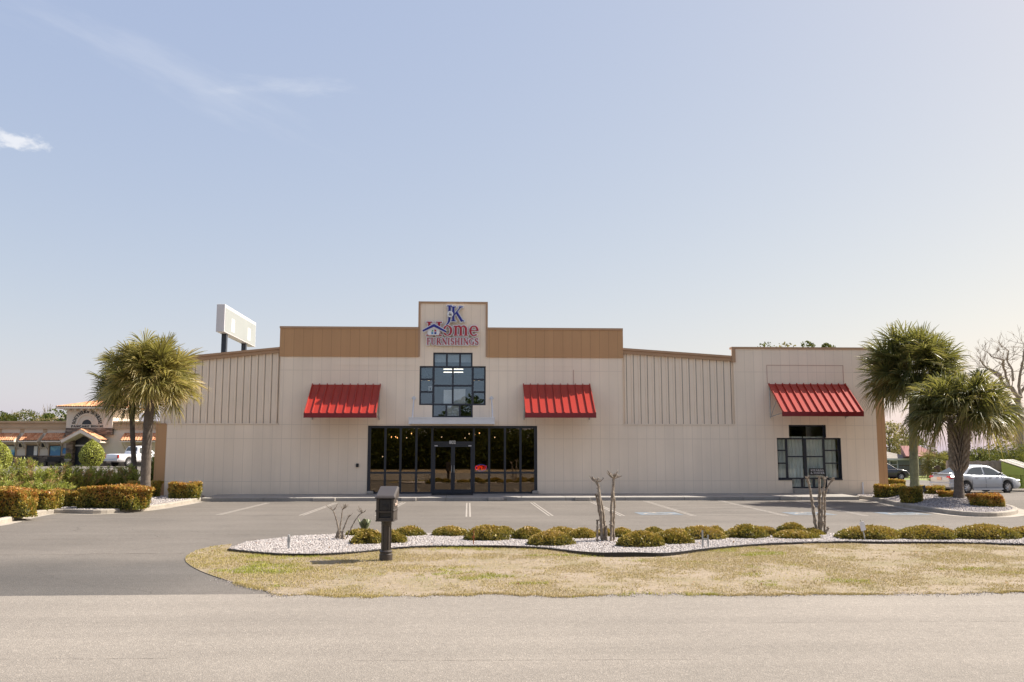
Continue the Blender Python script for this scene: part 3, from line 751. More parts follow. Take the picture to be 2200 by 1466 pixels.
# brown bands left and right of the tower, 4 cm proud
ZB = PZ(768)
for a, b in ((XC0-0.06, XT0-0.002), (XT1+0.002, XC1+0.06)):
    mb = MB(); mb.box(a, b, -0.045, -0.002, ZB, ZC-0.10); mb.build('parapet_band', M['brown_wall'], store)
    mb = MB(); mb.box(a-0.02 if a < 0 and b < 0 else a, b, -0.075, YB+0.05, ZC-0.10, ZC+0.0); mb.build('coping', M['brown_trim'], store)
mb = MB()
mb.box(XT0-0.03, XT1+0.03, -0.05, YB+0.03, ZT-0.085, ZT); mb.box(XT0-0.03, XT0+0.06, -0.047, -0.002, ZB+0.02, ZT-0.087); mb.box(XT1-0.06, XT1+0.03, -0.047, -0.002, ZB+0.02, ZT-0.087)
mb.build('tower_trim', M['brown_trim'], store)
mb = MB(); mb.box(XD0-0.07, XR+0.03, -0.05, YB+0.05, ZD-0.09, ZD); mb.box(XD0-0.07, XD0+0.10, -0.047, -0.002, PZ(776), ZD-0.092); mb.build('coping', M['brown_trim'], store)
# brown corner strips
XE0 = P(331, 1000)[0]; XE1 = P(1906, 990)[0]
mb = MB(); mb.box(XE0, XL-0.002, 0.004, 0.30, GZ-0.1, ZL); mb.build('corner_strip', M['brown_wall'], store)
mb = MB(); mb.box(XR+0.002, XE1, 0.004, 0.30, GZ-0.1, ZD-0.095); mb.build('corner_strip', M['brown_wall'], store)
mb = MB(); mb.box(XL-0.02, XC0-0.01, -0.025, 0.2, ZL+0.001, ZL+0.05); mb.build('ledge', M['wall'], store)
mb = MB(); mb.box(XC1+0.01, XD0-0.01, -0.025, 0.2, ZL+0.001, ZL+0.05); mb.build('ledge', M['wall'], store)
mb = MB(); mb.box(XE0, XL-0.025, -0.02, 0.3, ZL+0.001, ZL+0.05); mb.build('ledge', M['brown_trim'], store)
# ribbed metal wall panels of the gabled hall, slightly set back
def zroof_l(x): # underside of the fascia, left
    x0, z0 = P(415, 776, 0.2); x1, z1 = P(603, 758, 0.2); return z0+(z1-z0)*(x-x0)/(x1-x0)
def zroof_r(x):
    x0, z0 = P(1338, 760, 0.2); x1, z1 = P(1577, 777, 0.2); return z0+(z1-z0)*(x-x0)/(x1-x0)
M['rib_shade'] = pm('rib_shade_strip', (0.26, 0.215, 0.175), 0.8, 0.2, 2)  # crevice shadow beside each panel rib, painted as a darker strip
def ribbed(x0, x1, zr, n):
    mb = MB(); y0 = 0.16
    mb.add([(x0, y0, ZL+0.03), (x1, y0, ZL+0.03), (x1, y0, zr(x1)+0.15), (x0, y0, zr(x0)+0.15), (x0, y0+0.1, ZL+0.03), (x1, y0+0.1, ZL+0.03), (x1, y0+0.1, zr(x1)+0.15), (x0, y0+0.1, zr(x0)+0.15)],
           [(0, 1, 2, 3), (5, 4, 7, 6), (0, 3, 7, 4), (1, 5, 6, 2), (3, 2, 6, 7)])
    p = (x1-x0)/n; mg = MB()
    for i in range(n):
        x = x0+p*(i+0.5); z = zr(x)+0.1
        mb.add([(x-0.055, y0-0.001, ZL+0.05), (x-0.028, y0-0.055, ZL+0.05), (x+0.028, y0-0.055, ZL+0.05), (x+0.055, y0-0.001, ZL+0.05), (x-0.055, y0-0.001, z), (x-0.028, y0-0.055, z), (x+0.028, y0-0.055, z), (x+0.055, y0-0.001, z)],
               [(0, 1, 5, 4), (1, 2, 6, 5), (2, 3, 7, 6), (0, 3, 2, 1)])
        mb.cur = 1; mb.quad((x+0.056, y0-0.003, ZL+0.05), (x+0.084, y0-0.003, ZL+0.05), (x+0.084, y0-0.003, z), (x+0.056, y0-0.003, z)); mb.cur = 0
    return mb.build('ribbed_panel', [M['metal_panel'], M['rib_shade']], store)
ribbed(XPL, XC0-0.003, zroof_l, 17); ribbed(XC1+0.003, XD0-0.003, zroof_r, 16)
def fascia(x0, x1, zr):
    mb = MB()
    def seg(y0, y1, a, b):
        mb.add([(x0, y0, zr(x0)+a), (x1, y0, zr(x1)+a), (x1, y1, zr(x1)+a), (x0, y1, zr(x0)+a), (x0, y0, zr(x0)+b), (x1, y0, zr(x1)+b), (x1, y1, zr(x1)+b), (x0, y1, zr(x0)+b)],
               [(0, 3, 2, 1), (4, 5, 6, 7), (0, 1, 5, 4), (1, 2, 6, 5), (2, 3, 7, 6), (3, 0, 4, 7)])
    seg(0.02, 0.15, -0.01, 0.14); seg(-0.04, 0.15, 0.142, 0.24); return mb.build('roof_fascia', M['brown_trim'], store)
fascia(XPL-0.25, XC0-0.07, zroof_l); fascia(XC1+0.07, XD0-0.08, zroof_r)
# closed shell behind the front: gabled hall, back and side walls, roofs
xm = (XC0+XC1)/2; zr_ridge = zroof_l(xm-0.0)+0.16
hall = [(XPL, GZ-0.2), (XPL, zroof_l(XPL)+0.16), (xm, min(zr_ridge, ZC+0.4)-0.6), (XD0+0.2, zroof_r(XD0)+0.16), (XD0+0.2, GZ-0.2)]
mb = MB()
for i in range(1, 3):
    a, b = hall[i], hall[i+1]
    mb.add([(a[0], 0.27, a[1]), (b[0], 0.27, b[1]), (b[0], 32, b[1]), (a[0], 32, a[1]), (a[0], 0.27, a[1]-0.12), (b[0], 0.27, b[1]-0.12), (b[0], 32, b[1]-0.12), (a[0], 32, a[1]-0.12)],
           [(0, 1, 2, 3), (7, 6, 5, 4), (0, 4, 5, 1), (3, 2, 6, 7), (0, 3, 7, 4), (1, 5, 6, 2)])
mb.build('roof', M['metal_panel'], store)
mb = MB(); mb.box(XPL+0.02, XPL+0.2, 0.31, 32, GZ-0.3, hall[1][1]-0.13); mb.box(XPL+0.21, XR-0.21, 31.8, 32, GZ-0.3, 5.2); mb.box(XR-0.2, XR, 0.31, 32, -0.9, ZD-0.4)
mb.build('side_wall', M['metal_panel'], store)
mb = MB(); mb.box(XD0+0.0, XR-0.201, 0.31, 14, ZD-0.6, ZD-0.45); mb.build('roof', M['galv'], store)
mb = MB(); mb.box(XD0+0.22, XR-0.22, 14.01, 31.7, 4.6, 4.75); mb.build('roof', M['galv'], store)
# parapet back faces of the centre block
mb = MB(); mb.box(XC0+0.02, XC1-0.02, YB+0.06, YB+0.16, hall[1][1], ZC-0.12); mb.build('parapet_back', M['galv'], store)
# dim rooms behind the glass
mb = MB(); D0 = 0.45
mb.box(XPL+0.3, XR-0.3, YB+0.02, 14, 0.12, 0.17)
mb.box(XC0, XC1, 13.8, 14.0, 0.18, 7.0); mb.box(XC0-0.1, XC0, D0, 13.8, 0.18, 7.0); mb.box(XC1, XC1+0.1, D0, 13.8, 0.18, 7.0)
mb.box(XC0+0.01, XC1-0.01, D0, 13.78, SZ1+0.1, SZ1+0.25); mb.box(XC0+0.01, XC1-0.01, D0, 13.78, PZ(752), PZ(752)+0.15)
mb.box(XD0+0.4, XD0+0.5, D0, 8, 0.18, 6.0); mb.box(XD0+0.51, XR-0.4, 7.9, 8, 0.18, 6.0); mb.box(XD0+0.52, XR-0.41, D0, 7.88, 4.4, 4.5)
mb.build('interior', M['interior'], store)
# ---- glazing
def bars(mb, bl, y0, y1):
    for i, (a, b, c, d) in enumerate(bl):
        e = 0.003*(i % 4); mb.box(a, b, y0+e, y1-e, c, d)
wx = lambda px: P(px, 985)[0]
WYF = 0.10
hw = 0.05
SM = [827, 860, 894, 928, 1018, 1051, 1085, 1118.5]
mb = MB(); bl = [(SX0, SX0+0.14, SZ0, SZ1), (SX1-0.14, SX1, SZ0, SZ1)]
bl += [(wx(p)-hw, wx(p)+hw, SZ0+0.08, SZ1-0.1) for p in SM]
mb2 = bl
bars(mb, bl, WYF-0.02, WYF+0.10)
DX0, DX1, DZ = wx(928)+hw, wx(1018)-hw, PZ(953.5)
ZTR = PZ(1016)
bars(mb, [(SX0+0.01, SX1-0.01, SZ1-0.11, SZ1-0.001), (SX0+0.01, DX0-0.001, SZ0, SZ0+0.09), (DX1+0.001, SX1-0.01, SZ0, SZ0+0.09),
          (SX0+0.01, DX0-0.001, ZTR-0.045, ZTR+0.045), (DX1+0.001, SX1-0.01, ZTR-0.045, ZTR+0.045), (DX0, DX1, DZ-0.02, DZ+0.10)], WYF-0.005, WYF+0.08)
win = mb.build('storefront_window', M['frame'], store)
mb = MB()
cols = [SX0+0.14]+[v for p in SM for v in (wx(p)-hw, wx(p)+hw)]+[SX1-0.14]
for i in range(0, len(cols), 2):
    a, b = cols[i], cols[i+1]
    if i == 8: mb.box(a, b, WYF+0.03, WYF+0.04, DZ+0.10, SZ1-0.11)
    else:
        mb.box(a, b, WYF+0.03, WYF+0.04, SZ0+0.09, ZTR-0.045); mb.box(a, b, WYF+0.03, WYF+0.04, ZTR+0.045, SZ1-0.11)
mb.build('pane', M['bronze_glass'], win)
xmid = (DX0+DX1)/2
for s, (a, b) in ((1, (DX0+0.012, xmid-0.006)), (-1, (xmid+0.006, DX1-0.012))):
    mb = MB(); st = 0.085; top = DZ-0.03
    bars(mb, [(a, a+st, SZ0+0.02, top), (b-st, b, SZ0+0.02, top)], WYF-0.01, WYF+0.06)
    bars(mb, [(a+st, b-st, SZ0+0.021, SZ0+0.2), (a+st, b-st, top-0.12, top-0.001)], WYF-0.004, WYF+0.055)
    d = mb.build('door', M['frame'], store)
    mb = MB(); mb.box(a+st, b-st, WYF+0.02, WYF+0.03, SZ0+0.2, top-0.12); mb.build('pane', M['bronze_glass'], d)
    xh = b-0.05 if s == 1 else a+0.05
    mb = MB(); mb.tube([(xh, WYF-0.012, SZ0+0.95), (xh, WYF-0.07, SZ0+0.98), (xh, WYF-0.07, SZ0+1.26), (xh, WYF-0.012, SZ0+1.29)], 0.014, 6); mb.build('handle', M['galv'], d)
    xc = a+0.12 if s == 1 else b-0.12
    mb = MB(); mb.box(xc-0.07, xc+0.07, WYF-0.05, WYF-0.012, top-0.09, top-0.045); mb.build('door_closer', M['white_metal'], d)
# upper stepped window
mb = MB(); fr = 0.075; h2 = 0.042
bl = []
def rectframe(x0, x1, z0, z1, f=fr): return [(x0, x0+f, z0, z1), (x1-f, x1, z0, z1), (x0+f-0.001, x1-f+0.001, z1-f, z1), (x0+f-0.001, x1-f+0.001, z0, z0+f)]
A, B_, C_ = UH
bl += [(A[0], A[0]+fr, A[2], A[3]), (A[1]-fr, A[1], A[2], A[3]), (A[0]+0.01, A[1]-0.01, A[3]-fr, A[3]-0.001)]
bl += [(B_[0], B_[0]+fr, B_[2], B_[3]), (B_[1]-fr, B_[1], B_[2], B_[3]), (B_[0]+0.01, B_[1]-0.01, B_[3]-fr, B_[3]-0.001), (B_[0]+0.01, B_[1]-0.01, B_[2]+0.001, B_[2]+fr)]
bl += [(C_[0], C_[0]+fr, C_[2], C_[3]), (C_[1]-fr, C_[1], C_[2], C_[3]), (C_[0]+0.01, C_[1]-0.01, C_[2]+0.001, C_[2]+fr)]
for p in (959.5, 988): bl.append((ux(p)-h2, ux(p)+h2, A[2], A[3]-fr)); bl.append((ux(p)-h2, ux(p)+h2, C_[2]+fr, C_[3]))
for p in (931, 1015.5): bl.append((ux(p)-h2-0.01, ux(p)+h2+0.01, B_[2]+fr, B_[3]-fr))
bl.append((ux(972.8)-h2, ux(972.8)+h2, B_[2]+fr, B_[3]-fr))
for py in (815.5, 842.5): bl += [(B_[0]+fr, ux(931)-h2, PZ(py)-h2, PZ(py)+h2), (ux(1015.5)+h2, B_[1]-fr, PZ(py)-h2, PZ(py)+h2)]
bl.append((ux(931)+h2, ux(1015.5)-h2, PZ(829)-h2, PZ(829)+h2))
bars(mb, bl, 0.05, 0.14); uw = mb.build('upper_window', M['frame'], store)
mb = MB()
for q in UH: mb.box(q[0]+0.03, q[1]-0.03, 0.095, 0.105, q[2]+(0.002 if q is not B_ else 0.0), q[3]-0.002)
mb.build('pane', M['clear_glass'], uw)
# right stepped display window, deep reveal
mb = MB(); A, B_, C_ = DH; Y0 = 0.17; fr = 0.07; h2 = 0.05; bl = []
bl += [(A[0], A[0]+fr, A[2], A[3]), (A[1]-fr, A[1], A[2], A[3]), (A[0]+0.01, A[1]-0.01, A[3]-fr, A[3]-0.001)]
bl += [(B_[0], B_[0]+fr, B_[2], B_[3]), (B_[1]-fr, B_[1], B_[2], B_[3]), (B_[0]+0.01, B_[1]-0.01, B_[3]-fr, B_[3]-0.001), (B_[0]+0.01, B_[1]-0.01, B_[2]+0.001, B_[2]+fr)]
bl += [(C_[0], C_[0]+fr, C_[2], C_[3]), (C_[1]-fr, C_[1], C_[2], C_[3]), (C_[0]+0.01, C_[1]-0.01, C_[2]+0.001, C_[2]+fr)]
for p in (1693.5, 1774): bl.append((dx_(p)-h2, dx_(p)+h2, B_[2]+fr, B_[3]-fr))
bl.append((dx_(1733.5)-0.06, dx_(1733.5)+0.06, B_[2]+fr, B_[3]-fr))
for py in (968, 996): bl += [(B_[0]+fr, dx_(1693.5)-h2, PZ(py)-0.03, PZ(py)+0.03), (dx_(1774)+h2, B_[1]-fr, PZ(py)-0.03, PZ(py)+0.03)]
bl.append((dx_(1693.5)+h2, dx_(1774)-h2, PZ(981.5)-0.03, PZ(981.5)+0.03))
for p in (1725, 1750): bl.append((dx_(p)-0.05, dx_(p)+0.05, C_[2]+fr, C_[3]))
bars(mb, bl, Y0, Y0+0.09); dw = mb.build('display_window', M['frame'], store)
mb = MB(); 
for q in DH: mb.box(q[0]+0.03, q[1]-0.03, Y0+0.045, Y0+0.055, q[2]+0.002, q[3]-0.002)
mb.build('pane', M['window_glass'], dw)
mb = MB()
for q in DH:
    for xa_, xb_ in ((q[0]+0.001, q[0]+0.012), (q[1]-0.012, q[1]-0.001)):
        mb = MB(); mb.box(xa_, xb_, 0.012, Y0-0.002, q[2]+0.02, q[3]-0.013); mb.build('reveal_lining', M['frame'], dw)
for xa_, xb_ in ((B_[0]+0.002, C_[0]-0.01), (C_[1]+0.01, B_[1]-0.002)):
    mb = MB(); mb.box(xa_, xb_, -0.03, Y0-0.004, B_[2]-0.04, B_[2]+0.015); mb.build('sill', M['frame'], dw)
mb = MB(); mb.box(C_[0]+0.02, C_[1]-0.02, -0.25, 0.28, GZ-0.1, GZ+0.215); mb.build('threshold', M['concrete'], store)
# small fittings on the wall
mb = MB(); x, z = P(768, 1000); mb.rbox(x-0.06, x+0.06, -0.09, -0.001, z-0.08, z+0.08, 0.015); mb.build('wall_box', M['black_plastic'], store)
mb = MB(); x, z = P(1853, 1048); mb.tube([(x, -0.05, GZ-0.04), (x, -0.05, z+0.25)], 0.04, 8); mb.build('vent_pipe', M['white_metal'], store)
M['stain'] = pm('faint_red_trim', (0.52, 0.34, 0.27), 0.6, 0.1, 2)
mb = MB(); x0, z0 = P(1646.5, 785); x1, z1 = P(1813, 826)
mb.box(x0, x1, -0.012, -0.001, z0-0.012, z0+0.012); mb.box(x0, x0+0.025, -0.011, -0.001, z1, z0-0.013); mb.box(x1-0.025, x1, -0.011, -0.001, z1, z0-0.013); mb.build('outline_trim', M['stain'], store)
mb = MB(); x0, z0 = P(1232, 795); mb.box(x0-0.015, x0+0.015, -0.011, -0.001, PZ(826), z0); mb.build('outline_trim', M['stain'], store)
mb = MB()
for px in (776, 1157, 1163):
    pass
x0, z0 = P(1168, 787); mb.box(P(1045, 787)[0]+0.2, P(1232, 787)[0], -0.01, -0.001, z0-0.008, z0+0.008); mb.build('outline_trim', M['wall'], store); mb = MB(); mb.box(P(720, 787)[0], P(895, 787)[0], -0.01, -0.001, z0-0.008, z0+0.008); mb.build('outline_trim', M['wall'], store)

# text helper: built-in sans face turned into a mesh
def text_obj(name, s, x, z, h, depth, mat, parent=None, y=0.0, align='CENTER', wscale=1.0, offset=0.0):
    cu = bpy.data.curves.new(name, 'FONT'); cu.body = s; cu.size = h/0.72; cu.extrude = depth/2; cu.align_x = align; cu.offset = offset
    t = bpy.data.objects.new(name+'_curve', cu); COL.objects.link(t)
    dg = bpy.context.evaluated_depsgraph_get(); me = bpy.data.meshes.new_from_object(t.evaluated_get(dg))
    bpy.data.objects.remove(t); bpy.data.curves.remove(cu)
    off = Vector((0, 0, 0)) if parent is None else parent.matrix_world.translation
    for v in me.vertices: v.co = Vector((x+v.co.x*wscale, y-v.co.z, z+v.co.y))
    if parent is not None:
        q = parent; off = Vector((0, 0, 0))
        while q is not None: off += q.location; q = q.parent
        for v in me.vertices: v.co -= off
    me.materials.clear(); me.materials.append(mat); me.name = name
    o = bpy.data.objects.new(name, me); COL.objects.link(o)
    if parent is not None: o.parent = parent
    return o
x, z = P(972, 953); text_obj('house_number', '802', x, z-0.015, 0.145, 0.012, M['white_metal'], win, WYF-0.04, offset=0.006)

# ------------------------------------------------------------------ awnings
def awning(px0, py0, px1, bx0, bx1, pyb, pyv, nrib, label):
    x0, z0 = P(px0, py0); x1, _ = P(px1, py0)
    d = 1.85
    xb0, zb = P(bx0, pyb, -d); xb1, zv = P(bx1, pyv, -d)
    a, b = (x0+xb0)/2, (x1+xb1)/2
    t = empty('awning', ((a+b)/2, -0.01, zv), 0, label, 'awning', 'red metal awnings on the shop front')
    mb = MB(); th = 0.04
    Nn = Vector((0, -(z0-zb), d)).normalized()  # unit normal of the slope, pointing up and out
    Nn = Vector((0, -(z0-zb), d)); Nn.normalize()
    def sp(u, s, k=0.0):   # u along, s 0 wall..1 edge, k lift
        return (a+(b-a)*u, -0.02-(d-0.02)*s+Nn.y*k, z0+(zb-z0)*s+Nn.z*k)
    mb.add([sp(0, 0), sp(1, 0), sp(1, 1), sp(0, 1), sp(0, 0, -th), sp(1, 0, -th), sp(1, 1, -th), sp(0, 1, -th)], [(0, 1, 2, 3), (7, 6, 5, 4), (0, 4, 5, 1), (1, 5, 6, 2), (2, 6, 7, 3), (3, 7, 4, 0)])
    mb.build('sloped_panel', M['red'], t)
    mb = MB()
    for i in range(nrib+1):
        u = i/nrib; w_ = 0.022/(b-a); u = min(max(u, w_), 1-w_)
        mb.add([sp(u-w_, 0.0, 0.001), sp(u+w_, 0.0, 0.001), sp(u+w_, 1, 0.001), sp(u-w_, 1, 0.001), sp(u-w_*.8, 0.0, 0.065), sp(u+w_*.8, 0.0, 0.065), sp(u+w_*.8, 1, 0.065), sp(u-w_*.8, 1, 0.065)],
               [(4, 5, 6, 7), (0, 4, 7, 3), (1, 2, 6, 5), (3, 7, 6, 2), (0, 1, 5, 4)])
    mb.build('seam_ribs', M['red'], t)
    mb = MB(); mb.box(a-0.012, b+0.012, -d-0.022, -d-0.001, zv, zb+0.015); mb.box(a-0.012, a+0.006, -d, -d+0.10, zv, zb-0.02); mb.box(b-0.006, b+0.012, -d, -d+0.10, zv, zb-0.02); mb.build('valance', M['red_dark'], t)
    for x in (a+0.05, b-0.05):
        mb = MB(); mb.tube([(x, -0.03, zv+0.05), (x, -d+0.06, zb-0.02)], 0.018, 6); mb.tube([(x, -0.03, zv-0.02), (x, -0.03, z0-0.08)], 0.022, 6)
        mb.tube([(x, -0.04, zv+0.03), (x, -d*0.52, zb+(z0-zb)*0.46-0.05)], 0.016, 6); mb.build('brace', M['galv'], t)
    return t
awning(669, 826.5, 816.5, 655, 810, 888.5, 898, 9, 'red metal awning left of the entrance, the one nearest the pylon sign')
awning(1123, 826.5, 1267.5, 1129, 1280.5, 888, 898, 9, 'red metal awning right of the entrance, beside the ribbed panel')
awning(1650, 825.5, 1815, 1682, 1856, 885.5, 895, 11, 'red metal awning with palm shadow above the curtained window at the right end')
# ------------------------------------------------------------------ entrance canopy with tie rods
d = 1.3
xa, zt = P(878, 897.5, -d); xb, zb = P(1062.5, 911, -d)
t = empty('entrance_canopy', ((xa+xb)/2, 0, zb), 0, 'white flat canopy hung on two tie rods above the glass entrance', 'canopy')
mb = MB(); mb.box(xa, xb, -d, -d+0.03, zb, zt); mb.box(xa, xa+0.03, -d+0.031, -0.005, zb, zt); mb.box(xb-0.03, xb, -d+0.031, -0.005, zb, zt)
mb.box(xa-0.012, xb+0.012, -d-0.014, -d-0.001, zt-0.035, zt+0.012); mb.box(xa-0.012, xb+0.012, -d-0.014, -d-0.001, zb-0.008, zb+0.025); mb.build('fascia', M['white_metal'], t)
mb = MB(); mb.box(xa+0.031, xb-0.031, -d+0.031, -0.006, zb+0.06, zb+0.12); mb.build('deck', M['white_metal'], t)
for p0, p1 in ((886, 889.5), (1059, 1056)):
    xr, zr2 = P(p0, 893, -d+0.2); xw, zw = P(p1, 856, 0)
    mb = MB(); mb.tube([(xr, -d+0.2, zt-0.1), (xw, -0.06, zw)], 0.032, 8)
    rod = mb.build('tie_rod', M['white_metal'], t)
    mb = MB(); q = 0.11; mb.prism([(q, 0), (0, q), (-q, 0), (0, -q)], lambda u, v, dd: (xw+u, dd, zw+v), -0.055, -0.002); mb.build('wall_plate', M['white_metal'], rod)
for px in (872, 1068): pass

# ------------------------------------------------------------------ serif lettering
def arc(cx, cy, rx, ry, a0, a1, n=12): return [(cx+rx*math.cos(R(a0+(a1-a0)*i/n)), cy+ry*math.sin(R(a0+(a1-a0)*i/n))) for i in range(n+1)]
TK, TN = 0.155, 0.055
def st(x, z0=0.0, z1=1.0, w=TK): return ([(x, z0), (x, z1)], w)
def sf(x, z, l=0.34, w=TN): return ([(x-l/2, z), (x+l/2, z)], w)
def oround(pts, k=TK, t=TN, cx=None):
    xs = [p[0] for p in pts]; c = cx if cx is not None else (min(xs)+max(xs))/2; r = max(abs(x-c) for x in xs)
    return (pts, [t+(k-t)*min(1, abs(p[0]-c)/r)**1.5 for p in pts])
e = TN/2
GL = {
 'H': (0.95, [st(0.2), st(0.75), sf(0.2, e), sf(0.2, 1-e), sf(0.75, e), sf(0.75, 1-e), ([(0.2, 0.52), (0.75, 0.52)], TN)]),
 'F': (0.66, [st(0.2), sf(0.2, e), ([(0.06, 1-e), (0.62, 1-e)], TN), ([(0.2, 0.53), (0.5, 0.53)], TN), ([(0.6, 1.0), (0.6, 0.78)], TN), ([(0.5, 0.64), (0.5, 0.42)], TN)]),
 'E': (0.70, [st(0.2), ([(0.06, e), (0.64, e)], TN), ([(0.06, 1-e), (0.62, 1-e)], TN), ([(0.2, 0.53), (0.5, 0.53)], TN), ([(0.62, 1.0), (0.62, 0.78)], TN), ([(0.64, 0), (0.64, 0.24)], TN), ([(0.5, 0.64), (0.5, 0.42)], TN)]),
 'U': (0.88, [([(0.2, 1), (0.2, 0.35)]+arc(0.44, 0.3, 0.24, 0.28, 180, 360)[1:]+[(0.68, 1)], [TK]*2+[TK*0.9]*3+[TN*1.3]*3+[TN]*7), sf(0.2, 1-e), sf(0.68, 1-e, 0.28)]),
 'R': (0.88, [st(0.2), sf(0.2, e), ([(0.06, 1-e), (0.4, 1-e)], TN), ([(0.2, 0.49), (0.4, 0.49)], TN), oround(arc(0.38, 0.735, 0.24, 0.245, 90, -90), cx=0.38), ([(0.42, 0.5), (0.78, 0.0)], TK), sf(0.8, e, 0.2)]),
 'P': (0.74, [st(0.2), sf(0.2, e), ([(0.06, 1-e), (0.4, 1-e)], TN), ([(0.2, 0.45), (0.4, 0.45)], TN), oround(arc(0.38, 0.715, 0.27, 0.265, 90, -90), cx=0.38)]),
 'N': (0.95, [st(0.2, 0, 1, TN*1.2), st(0.78, 0, 1, TN*1.2), ([(0.16, 1), (0.78, 0)], TK), sf(0.2, e, 0.28), sf(0.14, 1-e, 0.2), sf(0.78, 1-e, 0.28)]),
 'I': (0.42, [st(0.21), sf(0.21, e), sf(0.21, 1-e)]),
 'S': (0.66, [(arc(0.34, 0.735, 0.22, 0.235, 30, 200, 8)+[(0.34, 0.50)]+arc(0.34, 0.265, 0.24, 0.235, 60, -160, 10), [TN*1.2]*5+[TK*0.8]*3+[TK]*5+[TK*0.8]*3+[TN*1.3]*5), ([(0.54, 0.7), (0.54, 0.97)], TN), ([(0.12, 0.03), (0.12, 0.3)], TN)]),
 'G': (0.92, [oround(arc(0.47, 0.5, 0.36, 0.47, 50, 330, 18)), st(0.72, 0.05, 0.44), sf(0.74, 0.44, 0.3), ([(0.72, 0.72), (0.72, 0.98)], TN)]),
 'C': (0.84, [oround(arc(0.46, 0.5, 0.35, 0.47, 45, 315, 18)), ([(0.7, 0.68), (0.7, 0.97)], TN)]),
 'O': (0.94, [oround(arc(0.47, 0.5, 0.36, 0.47, 0, 360, 24))]),
 'A': (0.92, [([(0.12, 0), (0.44, 1)], TN*1.2), ([(0.44, 1), (0.76, 0)], TK), ([(0.22, 0.35), (0.62, 0.35)], TN), sf(0.12, e, 0.26), sf(0.76, e, 0.3)]),
 'T': (0.84, [st(0.42), sf(0.42, e), ([(0.06, 1-e), (0.78, 1-e)], TN), ([(0.08, 1), (0.08, 0.76)], TN), ([(0.76, 1), (0.76, 0.76)], TN)]),
 'K': (0.95, [st(0.2), sf(0.2, e), sf(0.2, 1-e), ([(0.26, 0.42), (0.74, 1)], TN*1.2), ([(0.42, 0.6), (0.82, 0.0)], TK), sf(0.72, 1-e, 0.28), sf(0.84, e, 0.26)]),
 'J': (0.5, [([(0.3, 1), (0.3, 0.2), (0.28, 0.02), (0.2, -0.14), (0.06, -0.26)], [TK, TK, TK*0.9, TK*0.6, TN]), sf(0.3, 1-e, 0.36)]),
 '&': (0.92, [([(0.82, 0.5), (0.6, 0.1), (0.38, 0.02), (0.16, 0.14), (0.16, 0.34), (0.36, 0.54), (0.52, 0.74), (0.46, 0.94), (0.3, 0.94), (0.26, 0.76), (0.42, 0.5), (0.84, 0.02)], [TN, TN, TN*1.5, TK, TK, TN*1.4, TN, TN, TN*1.5, TK*.8, TK, TK]), sf(0.82, 0.52, 0.22)]),
 'o': (0.74, [oround(arc(0.37, 0.35, 0.27, 0.33, 0, 360, 24))]),
 'm': (1.16, [st(0.2, 0, 0.68), st(0.58, 0, 0.5), st(0.96, 0, 0.5), (arc(0.39, 0.44, 0.19, 0.22, 180, 0, 8), [TN, TN, TN, TN*1.2, TK*.7, TK*.8, TK*.9, TK, TK]), (arc(0.77, 0.44, 0.19, 0.22, 180, 0, 8), [TN, TN, TN, TN*1.2, TK*.7, TK*.8, TK*.9, TK, TK]),
              sf(0.2, e, 0.3), sf(0.58, e, 0.3), sf(0.96, e, 0.3), sf(0.13, 0.65, 0.2)]),
 'e': (0.70, [oround(arc(0.36, 0.34, 0.27, 0.33, 0, 315, 20)), ([(0.1, 0.36), (0.62, 0.36)], TN)]),
 ' ': (0.4, []),
}
def word_layout(s, gap=0.06):
    x = 0; o = []
    for ch in s:
        o.append((ch, x)); x += GL[ch][0]+gap
    return o, x-gap
def glyphs(mb, s, x0, z0, sx, sz, y, th, grow=0.0, fn=None, gap=0.06):
    """lay the word s into mb; sx, sz metres per unit"""
    lay, wd = word_layout(s, gap); k = 0
    for ch, ox in lay:
        for pts, wv in GL[ch][1]:
            k += 1; eps = 0.0012*(k % 7)
            wv = wv if hasattr(wv, '__len__') else [wv]*len(pts)
            P2 = [((ox+p[0])*sx, p[1]*sz) for p in pts]
            W2 = [max(q*0.5*(sx+sz), 0.0)+2*grow for q in wv]
            f = fn or (lambda u, v, d: (x0+u, d, z0+v))
            mb.ribbon(P2, W2, f, y-th-eps, y, ext=grow)
M['blue'] = pm('deep_blue_acrylic', (0.012, 0.018, 0.23), 0.45, 0.08, 2)
M['sign_red'] = pm('crimson_acrylic', (0.40, 0.014, 0.03), 0.45, 0.08, 2)
M['sign_white'] = pm('white_acrylic', (0.78, 0.78, 0.80), 0.35, 0.04, 2)
M['sign_green'] = pm('green_acrylic', (0.05, 0.30, 0.06), 0.3, 0.05, 2)
M['sign_cyan'] = pm('light_blue_acrylic', (0.05, 0.25, 0.55), 0.3, 0.05, 2)
M['black'] = pm('black_paint', (0.012, 0.011, 0.012), 0.5, 0.2, 3)
sx0, sz0 = P(972, 742)
sign = empty('store_sign', (sx0, -0.05, sz0), 0, 'channel letter sign in blue and red with a small house emblem on the centre tower', 'sign')
mbB, mbO, mbR, mbO2, mbF, mbO3 = MB(), MB(), MB(), MB(), MB(), MB()
def put(mb, mbo, s, pa, pb, ptop, pbot, y, sxk=None, gap=0.06):
    xa, za = P(pa, pbot); xb, zb = P(pb, ptop)
    _, wd = word_layout(s, gap); sz = zb-za; sx = (xb-xa)/wd
    glyphs(mb, s, xa, za, sx, sz, y, 0.03, 0, gap=gap); glyphs(mbo, s, xa, za, sx, sz, y+0.09, 0.085, 0.038, gap=gap)
put(mbB, mbO, 'J', 957.5, 971.5, 658, 691, -0.17); put(mbB, mbO, 'K', 968, 997, 660.5, 692, -0.19)
